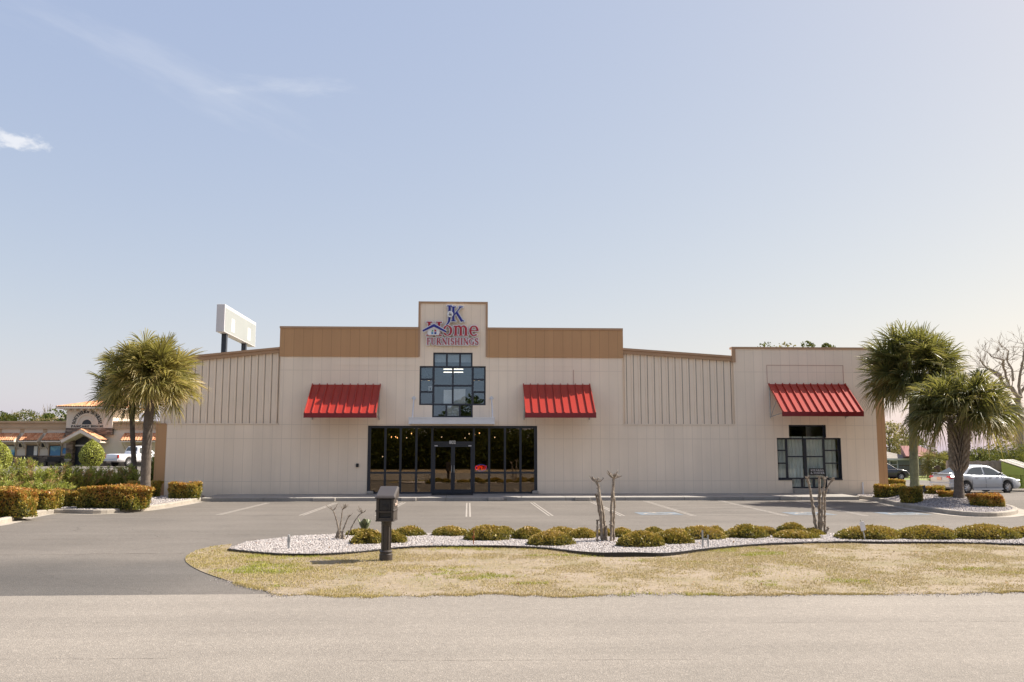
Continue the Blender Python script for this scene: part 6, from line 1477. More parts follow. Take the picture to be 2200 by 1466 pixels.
# benches, planter by the restaurant
def bench(label, px):
    x, _ = RP(px, 990, -1.0); t = empty('bench', (x, YR-1.0, zg+0.0), 0, label, 'bench', 'black benches outside the restaurant')
    for (n_, bx_) in (('seat', (-0.7, 0.7, -0.22, 0.22, 0.42, 0.47)), ('backrest', (-0.7, 0.7, 0.2, 0.25, 0.5, 0.92)), ('leg', (-0.66, -0.6, -0.2, 0.2, 0, 0.415)), ('leg', (0.6, 0.66, -0.2, 0.2, 0, 0.415))):
        mb = MB(); mb.rbox(*bx_, 0.012); mb.build(n_, M['black'], t, world=False)
    for s in (-0.68, 0.68): mb = MB(); mb.tube([(s, -0.2, 0.47), (s, -0.2, 0.66), (s, 0.22, 0.68)], 0.025, 6); mb.build('armrest', M['black'], t, world=False)
bench('black bench under the second restaurant window from the left', 63); bench('black bench under the third restaurant window, nearer the entrance', 114)
x, _ = RP(145.5, 990, -1.3); t = empty('planter', (x, YR-1.3, zg), 0, 'pale urn planter with a small plant beside the restaurant entrance', 'planter')
mb = MB(); mb.lathe([(0.22, 0), (0.2, 0.1), (0.1, 0.2), (0.12, 0.35), (0.32, 0.6), (0.36, 0.72), (0.3, 0.73)], 14, (x, YR-1.3, zg)); mb.build('urn', M['concrete'], t, smooth=True)
(V, F, tt), (cv, cf) = mound_mesh(71, 0.3, 0.3, 0.6, 300, leaf=0.14, name='f'); V[:, 2] += 0.7; np_obj('foliage', V, F, M['stem_leaf'], t, tt)
# topiary trees in front of the restaurant
def topiary(label, px, Y, pt, pb, halfw, seed):
    x, z0 = P(px, pb, Y); _, z1 = P(px, pt, Y); z0 = max(z0-0.2, 0.2); g = np.random.default_rng(seed); a = halfw
    t = empty('conical_tree', (x, Y, z0), 0, label, 'tree', 'clipped conical trees before the restaurant'); n = 2600; h = z1-z0
    th = g.uniform(0, 6.28, n); v = g.random(n); r = a*(np.sin(np.clip(v*0.92+0.12, 0, 1)*np.pi)**0.6)*(1-0.25*v)*(0.8+0.25*g.random(n))
    C = np.stack([r*np.cos(th), r*np.sin(th), 0.25+v*(h-0.25)], -1); D = rdir(n, g)+np.array([0, 0, .4]); D = norm(D); W = norm(np.cross(D, rdir(n, g))); V, F = leaf_quads(C, D, W, g.uniform(0.1, 0.2, n), g.uniform(0.06, 0.1, n))
    np_obj('foliage', V, F, M['stem_leaf'], t, np.clip(0.35+0.25*g.random(n)+0.15*v, 0, 1)); mb = MB(); mb.lathe([(0.08, -0.3), (0.07, 0.4), (a*0.7, 0.6), (a*0.72, h*0.5), (0.05, h*0.92)], 10); mb.build('trunk', M['core'], t, world=False)
topiary('clipped conical tree in front of the restaurant entrance', 196, 30.0, 944, 1003, 1.0, 4); topiary('clipped conical tree at the left edge of the photo before the restaurant', -4, 24.0, 948, 1010, 0.9, 5)

# ------------------------------------------------------------------ vehicles
M['silver'] = pm('silver_car_paint', (0.36, 0.39, 0.44), 0.36, 0.03, 1, metal=0.25, coat=0.2)
M['black_car'] = pm('black_car_paint', (0.010, 0.011, 0.016), 0.22, 0.1, 1, coat=0.7)
M['white_car'] = pm('white_car_paint', (0.74, 0.74, 0.76), 0.3, 0.03, 1, coat=0.6)
M['car_glass'] = pm('car_window_glass', (0.05, 0.06, 0.065), 0.06, 0.1, 1, spec=0.9)
M['tyre'] = pm('tyre_rubber', (0.014, 0.014, 0.015), 0.8, 0.2, 6)
M['rim'] = pm('alloy_rim', (0.50, 0.50, 0.52), 0.35, 0.08, 4, metal=0.7)
M['tail'] = pm('red_lens', (0.50, 0.010, 0.014), 0.15, 0.1, 4, spec=0.8)
M['lens'] = pm('clear_lens', (0.70, 0.70, 0.68), 0.12, 0.05, 4, spec=0.8)
def interp(tbl, x):
    for (x0, v0), (x1, v1) in zip(tbl, tbl[1:]):
        if x <= x1: return v0+(v1-v0)*max(0, (x-x0))/(x1-x0)
    return tbl[-1][1]
def car(name, label, loc, rz, L, W, top, roof, sill, wheels, wr, paint, panes, cat, ww=0.2, doors=(), rear=None):
    """x forward. top: (x, z) of bonnet/belt/boot; roof: (x, z) of the greenhouse"""
    t = empty(name, loc, rz, label, cat); ra = wr+0.055
    xs = sorted(set([-L/2+L*i/64 for i in range(65)]+[x_+ra*math.cos(R(a)) for x_ in wheels for a in range(0, 181, 12)]))
    def hw(x):
        u = abs(x)/(L/2); return W/2*(1-0.16*max(0, (u-0.72)/0.28)**2.2-0.02*u)
    rings = []
    for x in xs:
        zt = interp(top, x); zb = sill; u = abs(x)/(L/2)
        zb += 0.10*max(0, (u-0.86)/0.14)**2
        for xw in wheels:
            if abs(x-xw) < ra: zb = max(zb, wr+math.sqrt(max(0, ra*ra-(x-xw)**2)))
        zb = min(zb, zt-0.06); h = hw(x); ring = [(0, zb), (h*0.90, zb), (h*0.975, zb+0.03)]
        for f, k in ((0.3, 0.995), (0.55, 1.0), (0.78, 0.985), (0.92, 0.95), (1.0, 0.88)): ring.append((h*k, zb+0.03+(zt-zb-0.03)*f))
        ring += [(h*0.55, zt+0.025), (0, zt+0.035)]
        full = ring+[(-y, z) for y, z in reversed(ring[1:-1])]; rings.append([(x, y, z) for y, z in full])
    n = len(rings[0]); vs = [p for r in rings for p in r]
    fs = [(i*n+j, i*n+(j+1) % n, (i+1)*n+(j+1) % n, (i+1)*n+j) for i in range(len(rings)-1) for j in range(n)]
    # closed rounded ends
    for r_, sgn in ((0, -1), (len(rings)-1, 1)):
        o = len(vs); cz = sum(p[2] for p in rings[r_])/n
        vs += [(p[0]+sgn*0.035, p[1]*0.93, cz+(p[2]-cz)*0.9) for p in rings[r_]]; fs += [(r_*n+j, r_*n+(j+1) % n, o+(j+1) % n, o+j) for j in range(n)]
        fs.append(tuple(range(o, o+n)))
    mb = MB(); mb.add(vs, fs); mb.build('body', paint, t, world=False, smooth=True)
    x0, x1 = roof[0][0], roof[-1][0]; zmax = max(z for _, z in roof)
    def belt(x): return interp(top, x)
    def half(x, z):
        zb = belt(x)-0.02; f = max(0, (z-zb)/(zmax-zb+1e-6)); return hw(x)*(0.90-0.24*f)
    rings = []
    for i in range(41):
        x = x0+(x1-x0)*i/40; zr_ = max(interp(roof, x), belt(x)+0.015); zb = belt(x)-0.05
        ring = [(half(x, zb), zb)]+[(half(x, zb+(zr_-zb)*f), zb+(zr_-zb)*f) for f in (0.35, 0.7, 0.92)]+[(half(x, zr_)*0.9, zr_), (half(x, zr_)*0.5, zr_+0.02), (0, zr_+0.025)]
        full = ring+[(-y, z) for y, z in reversed(ring[:-1])]; rings.append([(x, y, z) for y, z in full])
    n = len(rings[0]); vs = [p for r in rings for p in r]; fs = [(i*n+j, i*n+j+1, (i+1)*n+j+1, (i+1)*n+j) for i in range(40) for j in range(n-1)]
    mb = MB(); mb.add(vs, fs); mb.build('roof', paint, t, world=False, smooth=True)
    for poly in panes:
        for s in (1, -1):
            mb = MB(); mb.sheet(poly, lambda x, z: (x, s*(half(x, z)+0.010), z)); mb.build('side_window', M['car_glass'], t, world=False)
    # windscreen and rear glass follow the roof line
    def endglass(nm, xa, xb):
        vs = []; k = 8
        for i in range(k+1):
            x = xa+(xb-xa)*i/k; z = interp(roof, x); h = half(x, z)*0.86
            for q in (-1, -0.5, 0, 0.5, 1): vs.append((x+(0.012 if nm == 'windscreen' else -0.012), h*q, z+0.026-0.012*abs(q)**2+0.008))
        mb = MB(); mb.add(vs, [(5*i+j, 5*i+j+1, 5*i+6+j, 5*i+5+j) for i in range(k) for j in range(4)]); mb.build(nm, M['car_glass'], t, world=False, smooth=True)
    rr_ = roof
    endglass('windscreen', rr_[-1][0]-0.10, rr_[-2][0]+0.02)
    endglass('rear_window', rr_[0][0]+0.08, rr_[1][0]-0.02)
    for xw in wheels:
        for s in (1, -1):
            yc = s*(hw(xw)-ww*0.5-0.015)
            mb = MB(); mb.lathe([(wr*0.66, -ww/2), (wr*0.93, -ww/2), (wr, -ww/2+0.03), (wr, ww/2-0.03), (wr*0.93, ww/2), (wr*0.66, ww/2), (wr*0.64, 0)], 24, (xw, yc, wr), 'y'); wh = mb.build('wheel', M['tyre'], t, world=False, smooth=False)
            mb = MB(); yo = yc+s*(ww/2-0.03); mb.lathe([(wr*0.655, -0.01), (wr*0.655, 0.01), (wr*0.58, 0.012), (wr*0.58, -0.01)], 24, (xw, yo+s*0.02, wr), 'y')
            for kk in range(7):
                a = 2*math.pi*kk/7; mb.tube([(xw, yo+s*0.022, wr), (xw+wr*0.6*math.cos(a), yo+s*0.015, wr+wr*0.6*math.sin(a))], 0.028, 5)
            mb.lathe([(0.07, -0.012), (0.07, 0.02)], 10, (xw, yo+s*0.015, wr), 'y'); mb.build('rim', M['rim'], wh, world=False)
            mb = MB(); mb.lathe([(0.005, -0.005), (wr*0.6, -0.005), (wr*0.6, 0.005), (0.005, 0.005)], 20, (xw, yc, wr), 'y'); mb.build('brake_disc', M['black'], wh, world=False)
    for xd in doors:
        for s in (1, -1):
            mb = MB(); pts = [(xd+0.01*math.sin(f*3), s*(hw(xd)*interp([(0, 0.978), (0.3, 0.997), (0.55, 1.003), (0.78, 0.988), (0.92, 0.953)], f)+0.002), sill+0.06+(belt(xd)-sill-0.06)*f) for f in (0, 0.2, 0.4, 0.6, 0.8, 0.92)]
            mb.tube(pts, 0.007, 4); mb.build('door_seam', M['black'], t, world=False)
    return t, hw, belt
# silver saloon seen from its rear corner
cx, cy, cz = GT(2094, 1059); yc_ = 6.2; cx = P(2096, 1040, yc_)[0]; cz = float(T(cx, yc_))
Ls = 4.55
top = [(-2.275, 0.86), (-2.18, 0.98), (-1.5, 1.02), (-0.9, 0.97), (0.4, 0.93), (1.0, 0.90), (1.75, 0.80), (2.1, 0.70), (2.275, 0.56)]
roof = [(-1.78, 1.02), (-0.98, 1.40), (-0.5, 1.475), (0.1, 1.47), (0.45, 1.42), (1.35, 0.90)]
panes = [[(-1.22, 1.03), (-1.0, 1.22), (-0.72, 1.345), (-0.16, 1.375), (-0.16, 0.99)], [(-0.06, 0.985), (-0.06, 1.375), (0.32, 1.345), (0.62, 1.22), (0.93, 0.99), (0.9, 0.955)]]
t, hw_c, belt_c = car('saloon_car', 'silver four-door saloon car parked beside the plank fence', (cx, yc_, cz), R(13), Ls, 1.72, top, roof, 0.22, (-1.32, 1.32), 0.315, M['silver'], panes, 'car', doors=(-0.98, -0.11, 0.98))
def cpart(nm, fn_, mat):
    mb = MB(); fn_(mb); return mb.build(nm, mat, t, world=False)
cpart('taillight', lambda mb: mb.rbox(-2.31, -1.98, -0.80, -0.46, 0.77, 0.92, 0.05), M['tail']); cpart('taillight', lambda mb: mb.rbox(-2.31, -1.98, 0.46, 0.80, 0.77, 0.92, 0.05), M['tail'])
cpart('licence_plate', lambda mb: mb.rbox(-2.335, -2.315, -0.17, 0.17, 0.69, 0.86, 0.006), pm('plate', (0.55, 0.36, 0.30), 0.4, 0.3, 20)); cpart('rear_bumper', lambda mb: mb.rbox(-2.36, -2.05, -0.80, 0.80, 0.28, 0.60, 0.07), M['silver'])
cpart('spoiler', lambda mb: (mb.rbox(-2.26, -2.04, -0.66, 0.66, 1.045, 1.07, 0.012), mb.box(-2.16, -2.10, -0.6, -0.56, 0.98, 1.076), mb.box(-2.16, -2.10, 0.56, 0.6, 0.98, 1.076)), M['silver'])
cpart('headlight', lambda mb: mb.rbox(1.84, 2.22, -0.79, -0.47, 0.60, 0.71, 0.05), M['lens']); cpart('headlight', lambda mb: mb.rbox(1.84, 2.22, 0.47, 0.79, 0.60, 0.71, 0.05), M['lens'])
for s in (-1, 1):
    cpart('mirror', lambda mb: mb.rbox(0.78, 0.94, min(s*0.80, s*0.97), max(s*0.80, s*0.97), 0.97, 1.07, 0.03), M['black'])
    for xh in (-0.75, 0.12): cpart('door_handle', lambda mb: mb.rbox(xh, xh+0.17, s*(hw_c(xh)*0.99-0.005), s*(hw_c(xh)*0.99+0.025), 0.80, 0.835, 0.01), M['silver'])
    cpart('side_strip', lambda mb: mb.rbox(-0.95, 0.98, s*(hw_c(0)*0.998-0.004), s*(hw_c(0)*0.998+0.012), 0.50, 0.54, 0.008), M['silver'])
    cpart('sill_skirt', lambda mb: mb.rbox(-0.95, 0.96, s*(hw_c(0)*0.95), s*(hw_c(0)*0.95+0.05), 0.17, 0.27, 0.02), M['silver'])
# black suv by the grey-blue house
ys = 47.0; xs_ = P(1925, 1010, ys)[0]-1.35; zs_ = float(T(xs_, ys))-0.03
top = [(-2.35, 1.0), (-2.2, 1.15), (0.9, 1.12), (1.5, 1.08), (2.05, 0.98), (2.35, 0.72)]
roof = [(-2.3, 1.15), (-1.9, 1.72), (-0.4, 1.8), (0.15, 1.74), (1.15, 1.1)]
car('suv', 'black suv poking out past the right corner of the store', (xs_, ys, zs_), R(2), 4.7, 1.85, top, roof, 0.3, (-1.4, 1.42), 0.37, M['black_car'], [[(-1.8, 1.2), (-1.7, 1.6), (-0.75, 1.68), (-0.75, 1.2)], [(-0.65, 1.2), (-0.65, 1.68), (0.05, 1.63), (0.7, 1.2)]], 'car', doors=(-0.7, 0.5))
# white pickup in front of the restaurant
yp = 46.0; xp = P(294, 985, yp)[0]; zp = float(T(xp, yp))
top = [(-2.9, 1.1), (-2.8, 1.16), (0.0, 1.16), (1.4, 1.18), (2.5, 1.1), (2.9, 0.8)]
roof = [(-0.75, 1.16), (-0.55, 1.86), (0.2, 1.93), (0.7, 1.88), (1.45, 1.17)]
t, hw_c, belt_c = car('pickup_truck', 'white pickup truck behind the left palm trunks, in front of the restaurant', (xp, yp, zp+0.05), R(62), 5.8, 2.0, top, roof, 0.42, (-1.75, 1.85), 0.41, M['white_car'], [[(-0.5, 1.25), (-0.42, 1.74), (0.12, 1.80), (0.12, 1.25)], [(0.2, 1.25), (0.2, 1.80), (0.62, 1.74), (1.15, 1.25)]], 'truck', doors=(-0.55, 0.16))
cpart('taillight', lambda mb: mb.rbox(-2.97, -2.85, -0.93, -0.74, 0.8, 1.1, 0.02), M['tail']); cpart('taillight', lambda mb: mb.rbox(-2.97, -2.85, 0.74, 0.93, 0.8, 1.1, 0.02), M['tail'])
cpart('rear_bumper', lambda mb: mb.rbox(-3.05, -2.9, -0.9, 0.9, 0.5, 0.68, 0.03), M['rim'])
# ------------------------------------------------------------------ right background: fence, dumpster, house
yf = 10.5; fx0, fx1 = P(2034, 1010, yf)[0], P(2157, 1010, yf)[0]; fz = float(T(fx1, yf)); _, fzt = P(2100, 990.5, yf)
M['plank'] = pm('weathered_planks', (0.34, 0.285, 0.235), 0.9, 0.3, 4, bump=0.4, fine=0.2)
t = empty('plank_fence', ((fx0+fx1)/2, yf, fz), 0, 'weathered grey plank fence behind the silver car', 'fence')
mb = MB(); nb = int((fx1-fx0)/0.145); rp = random.Random(2)
for i in range(nb):
    x = fx0+i*(fx1-fx0)/nb; mb.box(x+0.004, x+(fx1-fx0)/nb-0.006, yf+rp.uniform(-.006, .006), yf+0.024, fz+0.03, fzt+rp.uniform(-0.03, 0.03))
mb.build('boards', M['plank'], t)
for z in (0.3, 0.95, 1.5): mb = MB(); mb.box(fx0, fx1, yf+0.026, yf+0.07, fz+z, fz+z+0.09); mb.build('rail', M['plank'], t)
for i in range(4): x = fx0+0.1+(fx1-fx0-0.2)*i/3; mb = MB(); mb.box(x-0.05, x+0.05, yf+0.072, yf+0.17, fz-0.2, fz+1.6); mb.build('post', M['plank'], t)
# dumpster
yd = 8.2; dx0 = P(2151, 1010, yd)[0]; dz = float(T(dx0, yd)); M['lime'] = pm('lime_green_steel', (0.20, 0.28, 0.045), 0.45, 0.12, 1.5); M['lid'] = pm('pale_plastic_lid', (0.56, 0.54, 0.48), 0.5, 0.08, 2)
t = empty('dumpster', (dx0+2.0, yd+0.9, dz), R(-52), 'lime green dumpster with a sloping pale lid at the right edge', 'dumpster')
lb = lambda mb, nm, mat, par=t: mb.build(nm, mat, par, world=False)
mb = MB(); sec = [(-0.95, 0.15), (0.95, 0.15), (0.95, 1.0), (-0.95, 1.66)]; mb.prism(sec, lambda u, v, d: (u, d, v), -0.95, 0.95); lb(mb, 'bin', M['lime'])
mb = MB()
for yy in (-0.97, 0.95):
    mb.box(-0.93, 0.93, yy-0.045, yy+0.02, 0.9, 1.0); mb.box(-0.93, 0.93, yy-0.04, yy+0.02, 0.16, 0.24)
    for x in (-0.6, 0.0, 0.6): mb.box(x-0.04, x+0.04, yy-0.035, yy+0.02, 0.25, 0.9)
mb.box(0.951, 1.02, -0.9, 0.9, 0.82, 0.93); mb.box(0.951, 1.0, -0.9, 0.9, 0.16, 0.26); lb(mb, 'stiffeners', M['lime'])
for a, b in ((-0.98, -0.01), (0.01, 0.98)):
    mb = MB(); mb.prism([(-1.02, 1.72), (1.02, 1.02), (1.02, 1.06), (-1.02, 1.77)], lambda u, v, d: (u, d, v), a, b)
    for i in range(3): y = a+0.2+i*0.28; mb.prism([(-0.95, 1.742), (0.95, 1.082), (0.95, 1.11), (-0.95, 1.772)], lambda u, v, d: (u, d, v), y, y+0.08)
    lb(mb, 'lid', M['lid'])
mb = MB(); mb.box(0.951, 1.05, -0.5, -0.4, 0.3, 0.8); mb.box(0.951, 1.05, 0.3, 0.4, 0.3, 0.8); lb(mb, 'fork_pockets', M['black'])
# grey-blue house
yh = 78.0; hx0, hx1 = P(1880, 1000, yh)[0], P(1962, 1000, yh)[0]; hz = float(T(hx1, yh)); _, hze = P(1930, 985.5, yh); _, hzr = P(1930, 962, yh+5)
M['siding'] = pm('blue_grey_siding', (0.20, 0.235, 0.275), 0.7, 0.06, 1); M['shingle'] = pm('grey_shingles', (0.26, 0.235, 0.205), 0.9, 0.15, 2, fine=0.15); M['pinkroof'] = pm('faded_red_roof', (0.22, 0.082, 0.072), 0.6, 0.1, 1)
t = empty('house', ((hx0+hx1)/2, yh, hz), 0, 'blue-grey single-storey house with a grey roof and a faded red porch roof', 'house')
mb = MB(); mb.box(hx0-6, hx1, yh, yh+9, hz-0.5, hze); mb.build('wall', M['siding'], t)
mb = MB(); e = 0.5
mb.add([(hx0-6-e, yh-e, hze), (hx1+e, yh-e, hze), (hx1-4, yh+4.5, hzr), (hx0-6-e, yh+4.5, hzr), (hx1+e, yh+9+e, hze), (hx0-6-e, yh+9+e, hze)], [(0, 1, 2, 3), (1, 4, 2), (3, 2, 4, 5), (0, 5, 4, 1), (0, 3, 5)]); mb.build('roof', M['shingle'], t)
mb = MB(); mb.box(hx0-6-e, hx1+e+0.02, yh-e-0.05, yh-e-0.002, hze-0.22, hze+0.03); mb.build('fascia', M['white_metal'], t)
xw0, zw0 = P(1913, 1007, yh); xw1, zw1 = P(1926, 991, yh)
mb = MB(); mb.box(xw0-0.14, xw1+0.14, yh-0.06, yh-0.001, zw0-0.14, zw1+0.14); wn = mb.build('window', M['white_metal'], t); mb = MB(); mb.box(xw0, xw1, yh-0.07, yh-0.061, zw0, zw1); pn = mb.build('pane', M['car_glass'], wn)
mb = MB(); zc_ = (zw0+zw1)/2; mb.box(xw0, xw1, yh-0.085, yh-0.071, zc_-0.04, zc_+0.04); mb.build('glazing_bar', M['white_metal'], wn)
# porch wing
qx0, qx1 = P(1958, 1000, yh-3)[0], P(2012, 1000, yh-3)[0]
mb = MB(); mb.box(qx0+1.0, qx1, yh+0.02, yh+8, hz-0.5, hze-0.1); mb.build('wall', M['siding'], t)
_, qze = P(1980, 980, yh-3); _, qzr = P(1990, 958, yh+3)
mb = MB(); mb.add([(qx0-0.8, yh-3.3, qze), (qx1+0.8, yh-3.3, qze), (qx1+0.8, yh+3, qzr), (qx0+1.6, yh+3, qzr), (qx0-0.8, yh-3.3, qze-0.15), (qx1+0.8, yh-3.3, qze-0.15), (qx1+0.8, yh+3, qze-0.1), (qx0+1.6, yh+3, qze-0.1)], [(0, 1, 2, 3), (0, 3, 7, 4), (0, 4, 5, 1), (1, 5, 6, 2), (7, 6, 5, 4), (3, 2, 6, 7)]); mb.build('porch_roof', M['pinkroof'], t)
for px in (1959, 1984, 2008): x, _ = P(px, 1000, yh-3); mb = MB(); mb.box(x-0.11, x+0.11, yh-3.1, yh-2.88, hz-0.3, qze-0.152); mb.build('porch_post', M['white_metal'], t)
mb = MB(); 
for i in range(34): x = P(1930, 1000, yh-3)[0]+i*0.19; mb.box(x, x+0.07, yh-3.3, yh-3.25, hz+0.1, hz+1.5)
x0 = P(1930, 1000, yh-3)[0]; mb.box(x0, x0+6.5, yh-3.24, yh-3.2, hz+1.3, hz+1.42); mb.box(x0, x0+6.5, yh-3.24, yh-3.2, hz+0.3, hz+0.4); tag(mb.build('picket_fence', M['bark_dark']), 'dark wooden picket fence in front of the blue-grey house', 'fence')
# bright grass strip before the house
mb = MB(); gz_ = [(P(1880, 1020, 62)[0], 62), (P(2060, 1020, 62)[0], 62), (P(2060, 1010, 74)[0], 74), (P(1880, 1010, 74)[0], 74)]
M['lush'] = pm('lush_grass', (0.14, 0.165, 0.025), 0.9, 0.2, 1.5, fine=0.2); mb.add([(x, y, float(T(x, y))+0.03) for x, y in gz_], [(0, 1, 2, 3)]); tag(mb.build('grass_verge', M['lush']), kind='structure')

# ------------------------------------------------------------------ trees
M['tree_leaf'] = leafmat('dark_tree_leaves', [(0.0, (0.025, 0.038, 0.012)), (0.5, (0.070, 0.095, 0.025)), (1.0, (0.15, 0.16, 0.045))], 0.7, 0.3, 0.12)
M['tan_leaf'] = leafmat('spring_tree_leaves', [(0.0, (0.13, 0.12, 0.05)), (0.5, (0.26, 0.22, 0.10)), (1.0, (0.40, 0.31, 0.17))], 0.6, 0.3, 0.3)
def branches(mb, p, d, L, r, depth, g, up=0.15, fork=(2, 3), spread=0.55, minr=0.01, tips=None):
    pts = [p]; rad = [r]; q = p.copy(); dd = d.copy(); n = 4
    for i in range(n):
        dd = (dd+Vector((g.uniform(-1, 1), g.uniform(-1, 1), g.uniform(-.6, 1)))*0.16+Vector((0, 0, up*0.3))).normalized(); q = q+dd*L/n; pts.append(q.copy()); rad.append(r*(1-0.38*(i+1)/n))
    mb.tube(pts, rad, 7 if r > 0.08 else 4, cap=False)
    if tips is not None and depth <= 1: tips.append(q.copy())
    if depth == 0: return
    for k in range(g.randint(*fork)):
        a = g.uniform(0, 6.28); u = dd.orthogonal().normalized(); v = dd.cross(u); nd_ = (dd+(u*math.cos(a)+v*math.sin(a))*g.uniform(spread*0.6, spread*1.3)+Vector((0, 0, up))).normalized()
        j = g.choice([2, 3, 4, 4]); branches(mb, pts[j].copy(), nd_, L*g.uniform(0.58, 0.85), max(minr, rad[j]*g.uniform(0.5, 0.72)), depth-1, g, up, fork, spread, minr, tips)
def bare_tree(label, px, Y, ptop, r, depth, seed, cat='tree', mat='bark_dark', spread=0.55, lean=(0, 0), zg=None, frac=0.3, minr=0.012):
    x = P(px, 1000, Y)[0]; zg = float(T(x, min(Y, 72))) if zg is None else zg; _, zt = P(px, ptop, Y); H = zt-zg; g = random.Random(seed)
    t = empty('bare_tree', (x, Y, zg), 0, label, cat, 'leafless trees'); mb = MB(); tr = Vector((lean[0], lean[1], 1)).normalized()
    mb.tube([(0, 0, -0.3), (0, 0, 0.0), tuple(tr*H*frac*0.5), tuple(tr*H*frac)], [r*1.3, r*1.15, r, r*0.9], 10); mb.build('trunk', M[mat], t, world=False, smooth=True)
    mb = MB()
    for k in range(3):
        a = k*2.1+g.uniform(0, 1); branches(mb, tr*H*frac*0.96, Vector((math.cos(a)*spread, math.sin(a)*spread, 1)).normalized(), H*0.27, r*0.6, depth, g, 0.12, (2, 3), spread, minr)
    mb.build('branches', M[mat], t, world=False); return t
def leaf_tree(label, px, Y, ptop, half, n, seed, mat, leaf=0.28, base=None, trunk=0.2, cat='tree', crown0=0.35, flat=1.0, zg=None, name='leafy_tree', blobs=9):
    x = P(px, 1000, Y)[0]; zg = (float(T(x, min(Y, 72))) if zg is None else zg); _, zt = P(px, ptop, Y); H = zt-zg; g = np.random.default_rng(seed); gr_ = random.Random(seed)
    t = empty(name, (x, Y, zg), 0, label, cat, 'trees behind the buildings'); mb = MB(); tips = []
    mb.tube([(0, 0, -0.3), (0, 0, H*crown0*0.5), (0.1, 0, H*crown0), (0.0, 0, H*0.8)], [trunk*1.2, trunk, trunk*0.8, trunk*0.3], 7)
    for k in range(blobs): 
        a = k*2.4; z0 = H*(crown0*0.8+(0.9-crown0)*k/blobs); e = Vector((math.cos(a)*half*0.62*(0.6+0.5*gr_.random()), math.sin(a)*half*0.62, z0+H*0.12*gr_.random())); mb.tube([(0, 0, z0), tuple(Vector((0, 0, z0)).lerp(e, 0.5)+Vector((0, 0, .1))), tuple(e)], [trunk*0.4, trunk*0.28, trunk*0.1], 5); tips.append(e)
    mb.build('trunk', M['bark_dark'], t, world=False)
    C = []; tops = np.array([[e.x, e.y, e.z] for e in tips]+[[0, 0, H*0.86]]); rr = g.uniform(0.26, 0.52, len(tops))*half
    k = g.integers(0, len(tops), n); dd = rdir(n, g); rad = rr[k]*(0.55+0.5*g.random(n)); C = tops[k]+dd*rad[:, None]*np.array([1, 1, 0.7*flat]); C[:, 2] = C[:, 2]*H/C[:, 2].max()
    D = rdir(n, g); W = norm(np.cross(D, rdir(n, g))); L = g.uniform(0.6, 1.4, n)*leaf; V, F = leaf_quads(C, D, W, L, L*0.6)
    np_obj('crown', V, F, M[mat], t, np.clip(0.5+0.35*g.normal(size=n)*0.6+0.25*(g.random(len(tops))[k]-0.5), 0, 1)); return t
# left, behind the restaurant
leaf_tree('dark green tree above the restaurant roof at the left edge', 8, 96, 879, 5.2, 7000, 1, 'tree_leaf', 0.26)
leaf_tree('olive-tan tree second from the left above the restaurant parapet', 46, 100, 881, 4.6, 6500, 2, 'tan_leaf', 0.25)
bare_tree('pale leafless tree above the restaurant parapet, left of the pine', 76, 104, 878, 0.22, 4, 3, mat='bark_pale', minr=0.02)
leaf_tree('tan budding tree low beside the pine behind the restaurant', 102, 98, 890, 3.4, 4500, 4, 'tan_leaf', 0.24)
leaf_tree('airy pine standing left of the restaurant tower', 123, 92, 875, 3.3, 1100, 5, 'tree_leaf', 0.42, crown0=0.55, flat=0.55, name='pine_tree', trunk=0.2)
leaf_tree('dark tree left of the first one, cut by the photo edge', -40, 92, 884, 4.6, 2000, 6, 'tree_leaf', 0.42)
# behind the store roof
for i, (px, pt, hf, lab) in enumerate(((1655, 735.5, 2.6, 'treetop left of the other tips above the flat roof of the right tower'), (1698, 737.5, 3.0, 'wide tan treetop above the middle of the right tower roof'), (1746, 733.5, 2.4, 'highest treetop above the right tower roof'), (1787, 737.5, 1.6, 'small treetop above the right tower roof, nearest the palm'))):
    leaf_tree(lab, px, 66, pt, hf, 1500, 40+i, 'tree_leaf' if i != 1 else 'tan_leaf', 0.3, crown0=0.6)
# right background
leaf_tree('light green tree behind the house just right of the brown corner', 1912, 98, 905, 4.2, 2800, 60, 'tan_leaf', 0.34, crown0=0.2)
leaf_tree('dark broad tree behind the blue-grey house roof', 1945, 104, 928, 4.8, 3000, 61, 'tree_leaf', 0.36, crown0=0.2)
leaf_tree('dense dark evergreen behind the plank fence', 2105, 17, 955, 2.7, 11000, 62, 'tree_leaf', 0.11, crown0=0.12)
leaf_tree('dense dark evergreen above the dumpster', 2178, 18, 948, 2.6, 10000, 63, 'tree_leaf', 0.11, crown0=0.12)
leaf_tree('dark bushy tree at the left end of the plank fence', 2052, 19, 968, 2.0, 6000, 64, 'tree_leaf', 0.11, crown0=0.15)
leaf_tree('rust-tinged bushy tree right of the palms, beyond the dumpster', 2215, 24, 880, 2.8, 3600, 65, 'tan_leaf', 0.2, crown0=0.15)
leaf_tree('dark tree far right behind the leafless ones', 2290, 40, 900, 5.0, 3600, 66, 'tree_leaf', 0.3, crown0=0.15)
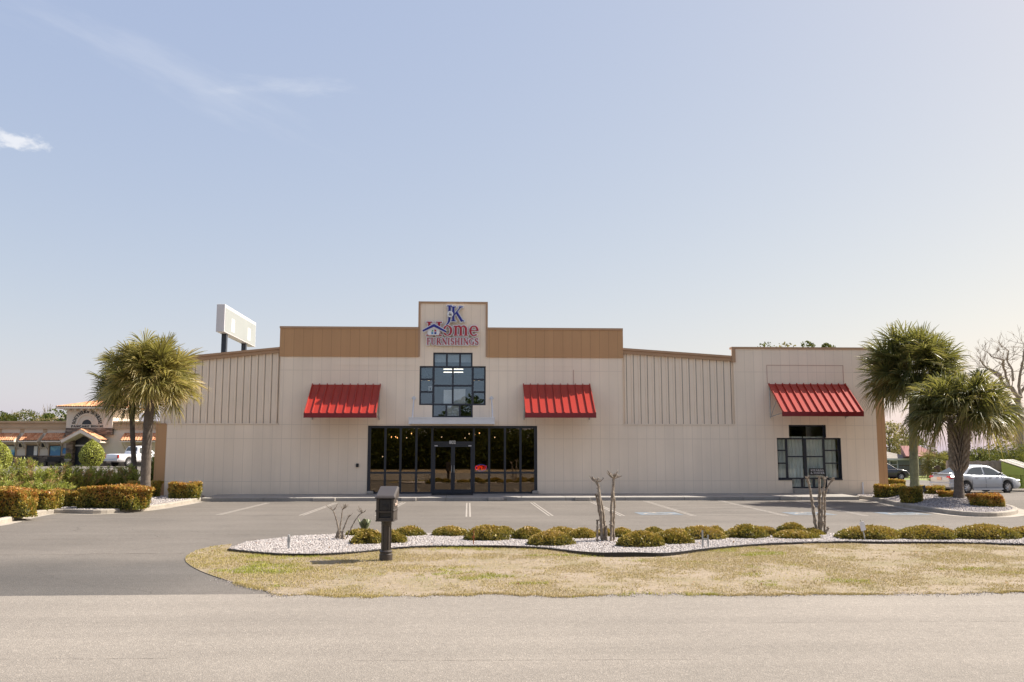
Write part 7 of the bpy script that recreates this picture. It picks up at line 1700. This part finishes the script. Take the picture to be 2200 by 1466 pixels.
# big leafless tree, laid out limb by limb
def limb_tree(label, Y, limbs, seed, rbase):
    px0, py0 = limbs[0][0][0]; x, zb = P(px0, py0, Y); zg = float(T(x, min(Y, 72))); t = empty('bare_tree', (x, Y, zg), 0, label, 'tree', 'leafless trees'); g = random.Random(seed); mb, mt = MB(), MB()
    for k, (pts, r0, r1) in enumerate(limbs):
        W = []
        for j, (a, b) in enumerate(pts):
            xx, zz = P(a, b, Y); W.append(Vector((xx, Y+g.uniform(-0.5, 0.5)*(1 if k else 0), zz)))
        if k == 0: W[0].z = zg-0.3
        n = len(W); sub = [W[0]]
        for i in range(n-1):
            for f in (0.33, 0.67, 1.0): sub.append(W[i].lerp(W[i+1], f)+Vector((g.uniform(-1, 1), g.uniform(-1, 1), g.uniform(-1, 1)))*(0.12 if f < 1 else 0)*(r0*2.2))
        rad = [r0+(r1-r0)*i/(len(sub)-1) for i in range(len(sub))]; (mt if k == 0 else mb).tube(sub, rad, 8)
        if k:
            for i in range(3, len(sub)):
                for _ in range(1):
                    d = Vector((g.uniform(-1, 1), g.uniform(-0.6, 0.6), g.uniform(-0.2, 1))).normalized(); branches(mb, sub[i].copy(), d, g.uniform(0.4, 0.9), max(0.016, rad[i]*0.35), 2, g, 0.1, (2, 3), 0.6, 0.011)
    mt.build('trunk', M['bark'], t, smooth=True); mb.build('branches', M['bark'], t)
limb_tree('large leafless tree with twisting limbs, right of the palms', 20.0, [
    ([(2193, 1000), (2192, 930), (2190, 880), (2186, 855)], 0.30, 0.22), ([(2186, 856), (2170, 835), (2158, 822), (2144, 805), (2132, 792), (2118, 782), (2098, 773)], 0.17, 0.03),
    ([(2166, 828), (2166, 800), (2160, 785), (2148, 775), (2136, 765), (2122, 756)], 0.10, 0.025), ([(2168, 820), (2168, 795), (2166, 775), (2160, 755), (2156, 742)], 0.09, 0.02),
    ([(2190, 856), (2188, 830), (2190, 800), (2192, 775), (2195, 750), (2196, 738)], 0.12, 0.03), ([(2192, 850), (2200, 835), (2212, 825), (2230, 810), (2240, 790)], 0.12, 0.03), ([(2150, 815), (2138, 800), (2126, 793), (2108, 790)], 0.06, 0.015)], 9, 0.3)
bare_tree('thin leafless tree right of the twisting one at the photo edge', 2232, 26, 850, 0.16, 3, 12, mat='bark')

# ------------------------------------------------------------------ wood across the road behind the camera (mirrored in the shop glass)
g = np.random.default_rng(77); n = 70000
xx = g.uniform(-52, 52, n); hw2 = lambda x: 4.6+6.6*vnoise(x*0.15, x*0+3, 5)
hh = hw2(xx)
C = np.stack([xx, -66-7*g.random(n), 0.5+(hh-0.5)*g.random(n)**0.8], -1); D = rdir(n, g); W = norm(np.cross(D, rdir(n, g))); L = g.uniform(0.2, 0.5, n); V, F = leaf_quads(C, D, W, L, L*0.6)
xs2 = np.linspace(-53, 53, 120); h2 = hw2(xs2)*0.8; ys2 = -72-1.5*np.sin(xs2*0.7)
B2 = np.concatenate([np.stack([xs2, ys2, xs2*0-0.3], -1), np.stack([xs2, ys2-0.8, h2], -1)]); F2 = np.array([(i, i+1, 121+i, 120+i) for i in range(119)])+len(V)
tag(np_obj('woodland', np.concatenate([V, B2]), np.concatenate([F, F2]), M['tree_leaf'], tint=np.concatenate([np.clip(0.22+0.2*g.normal(size=n)+0.75*(g.random(n) < 0.12), 0, 1), np.zeros(119)])), 'dark wood across the road, seen only as a reflection in the shop glass', 'wood', kind='stuff')
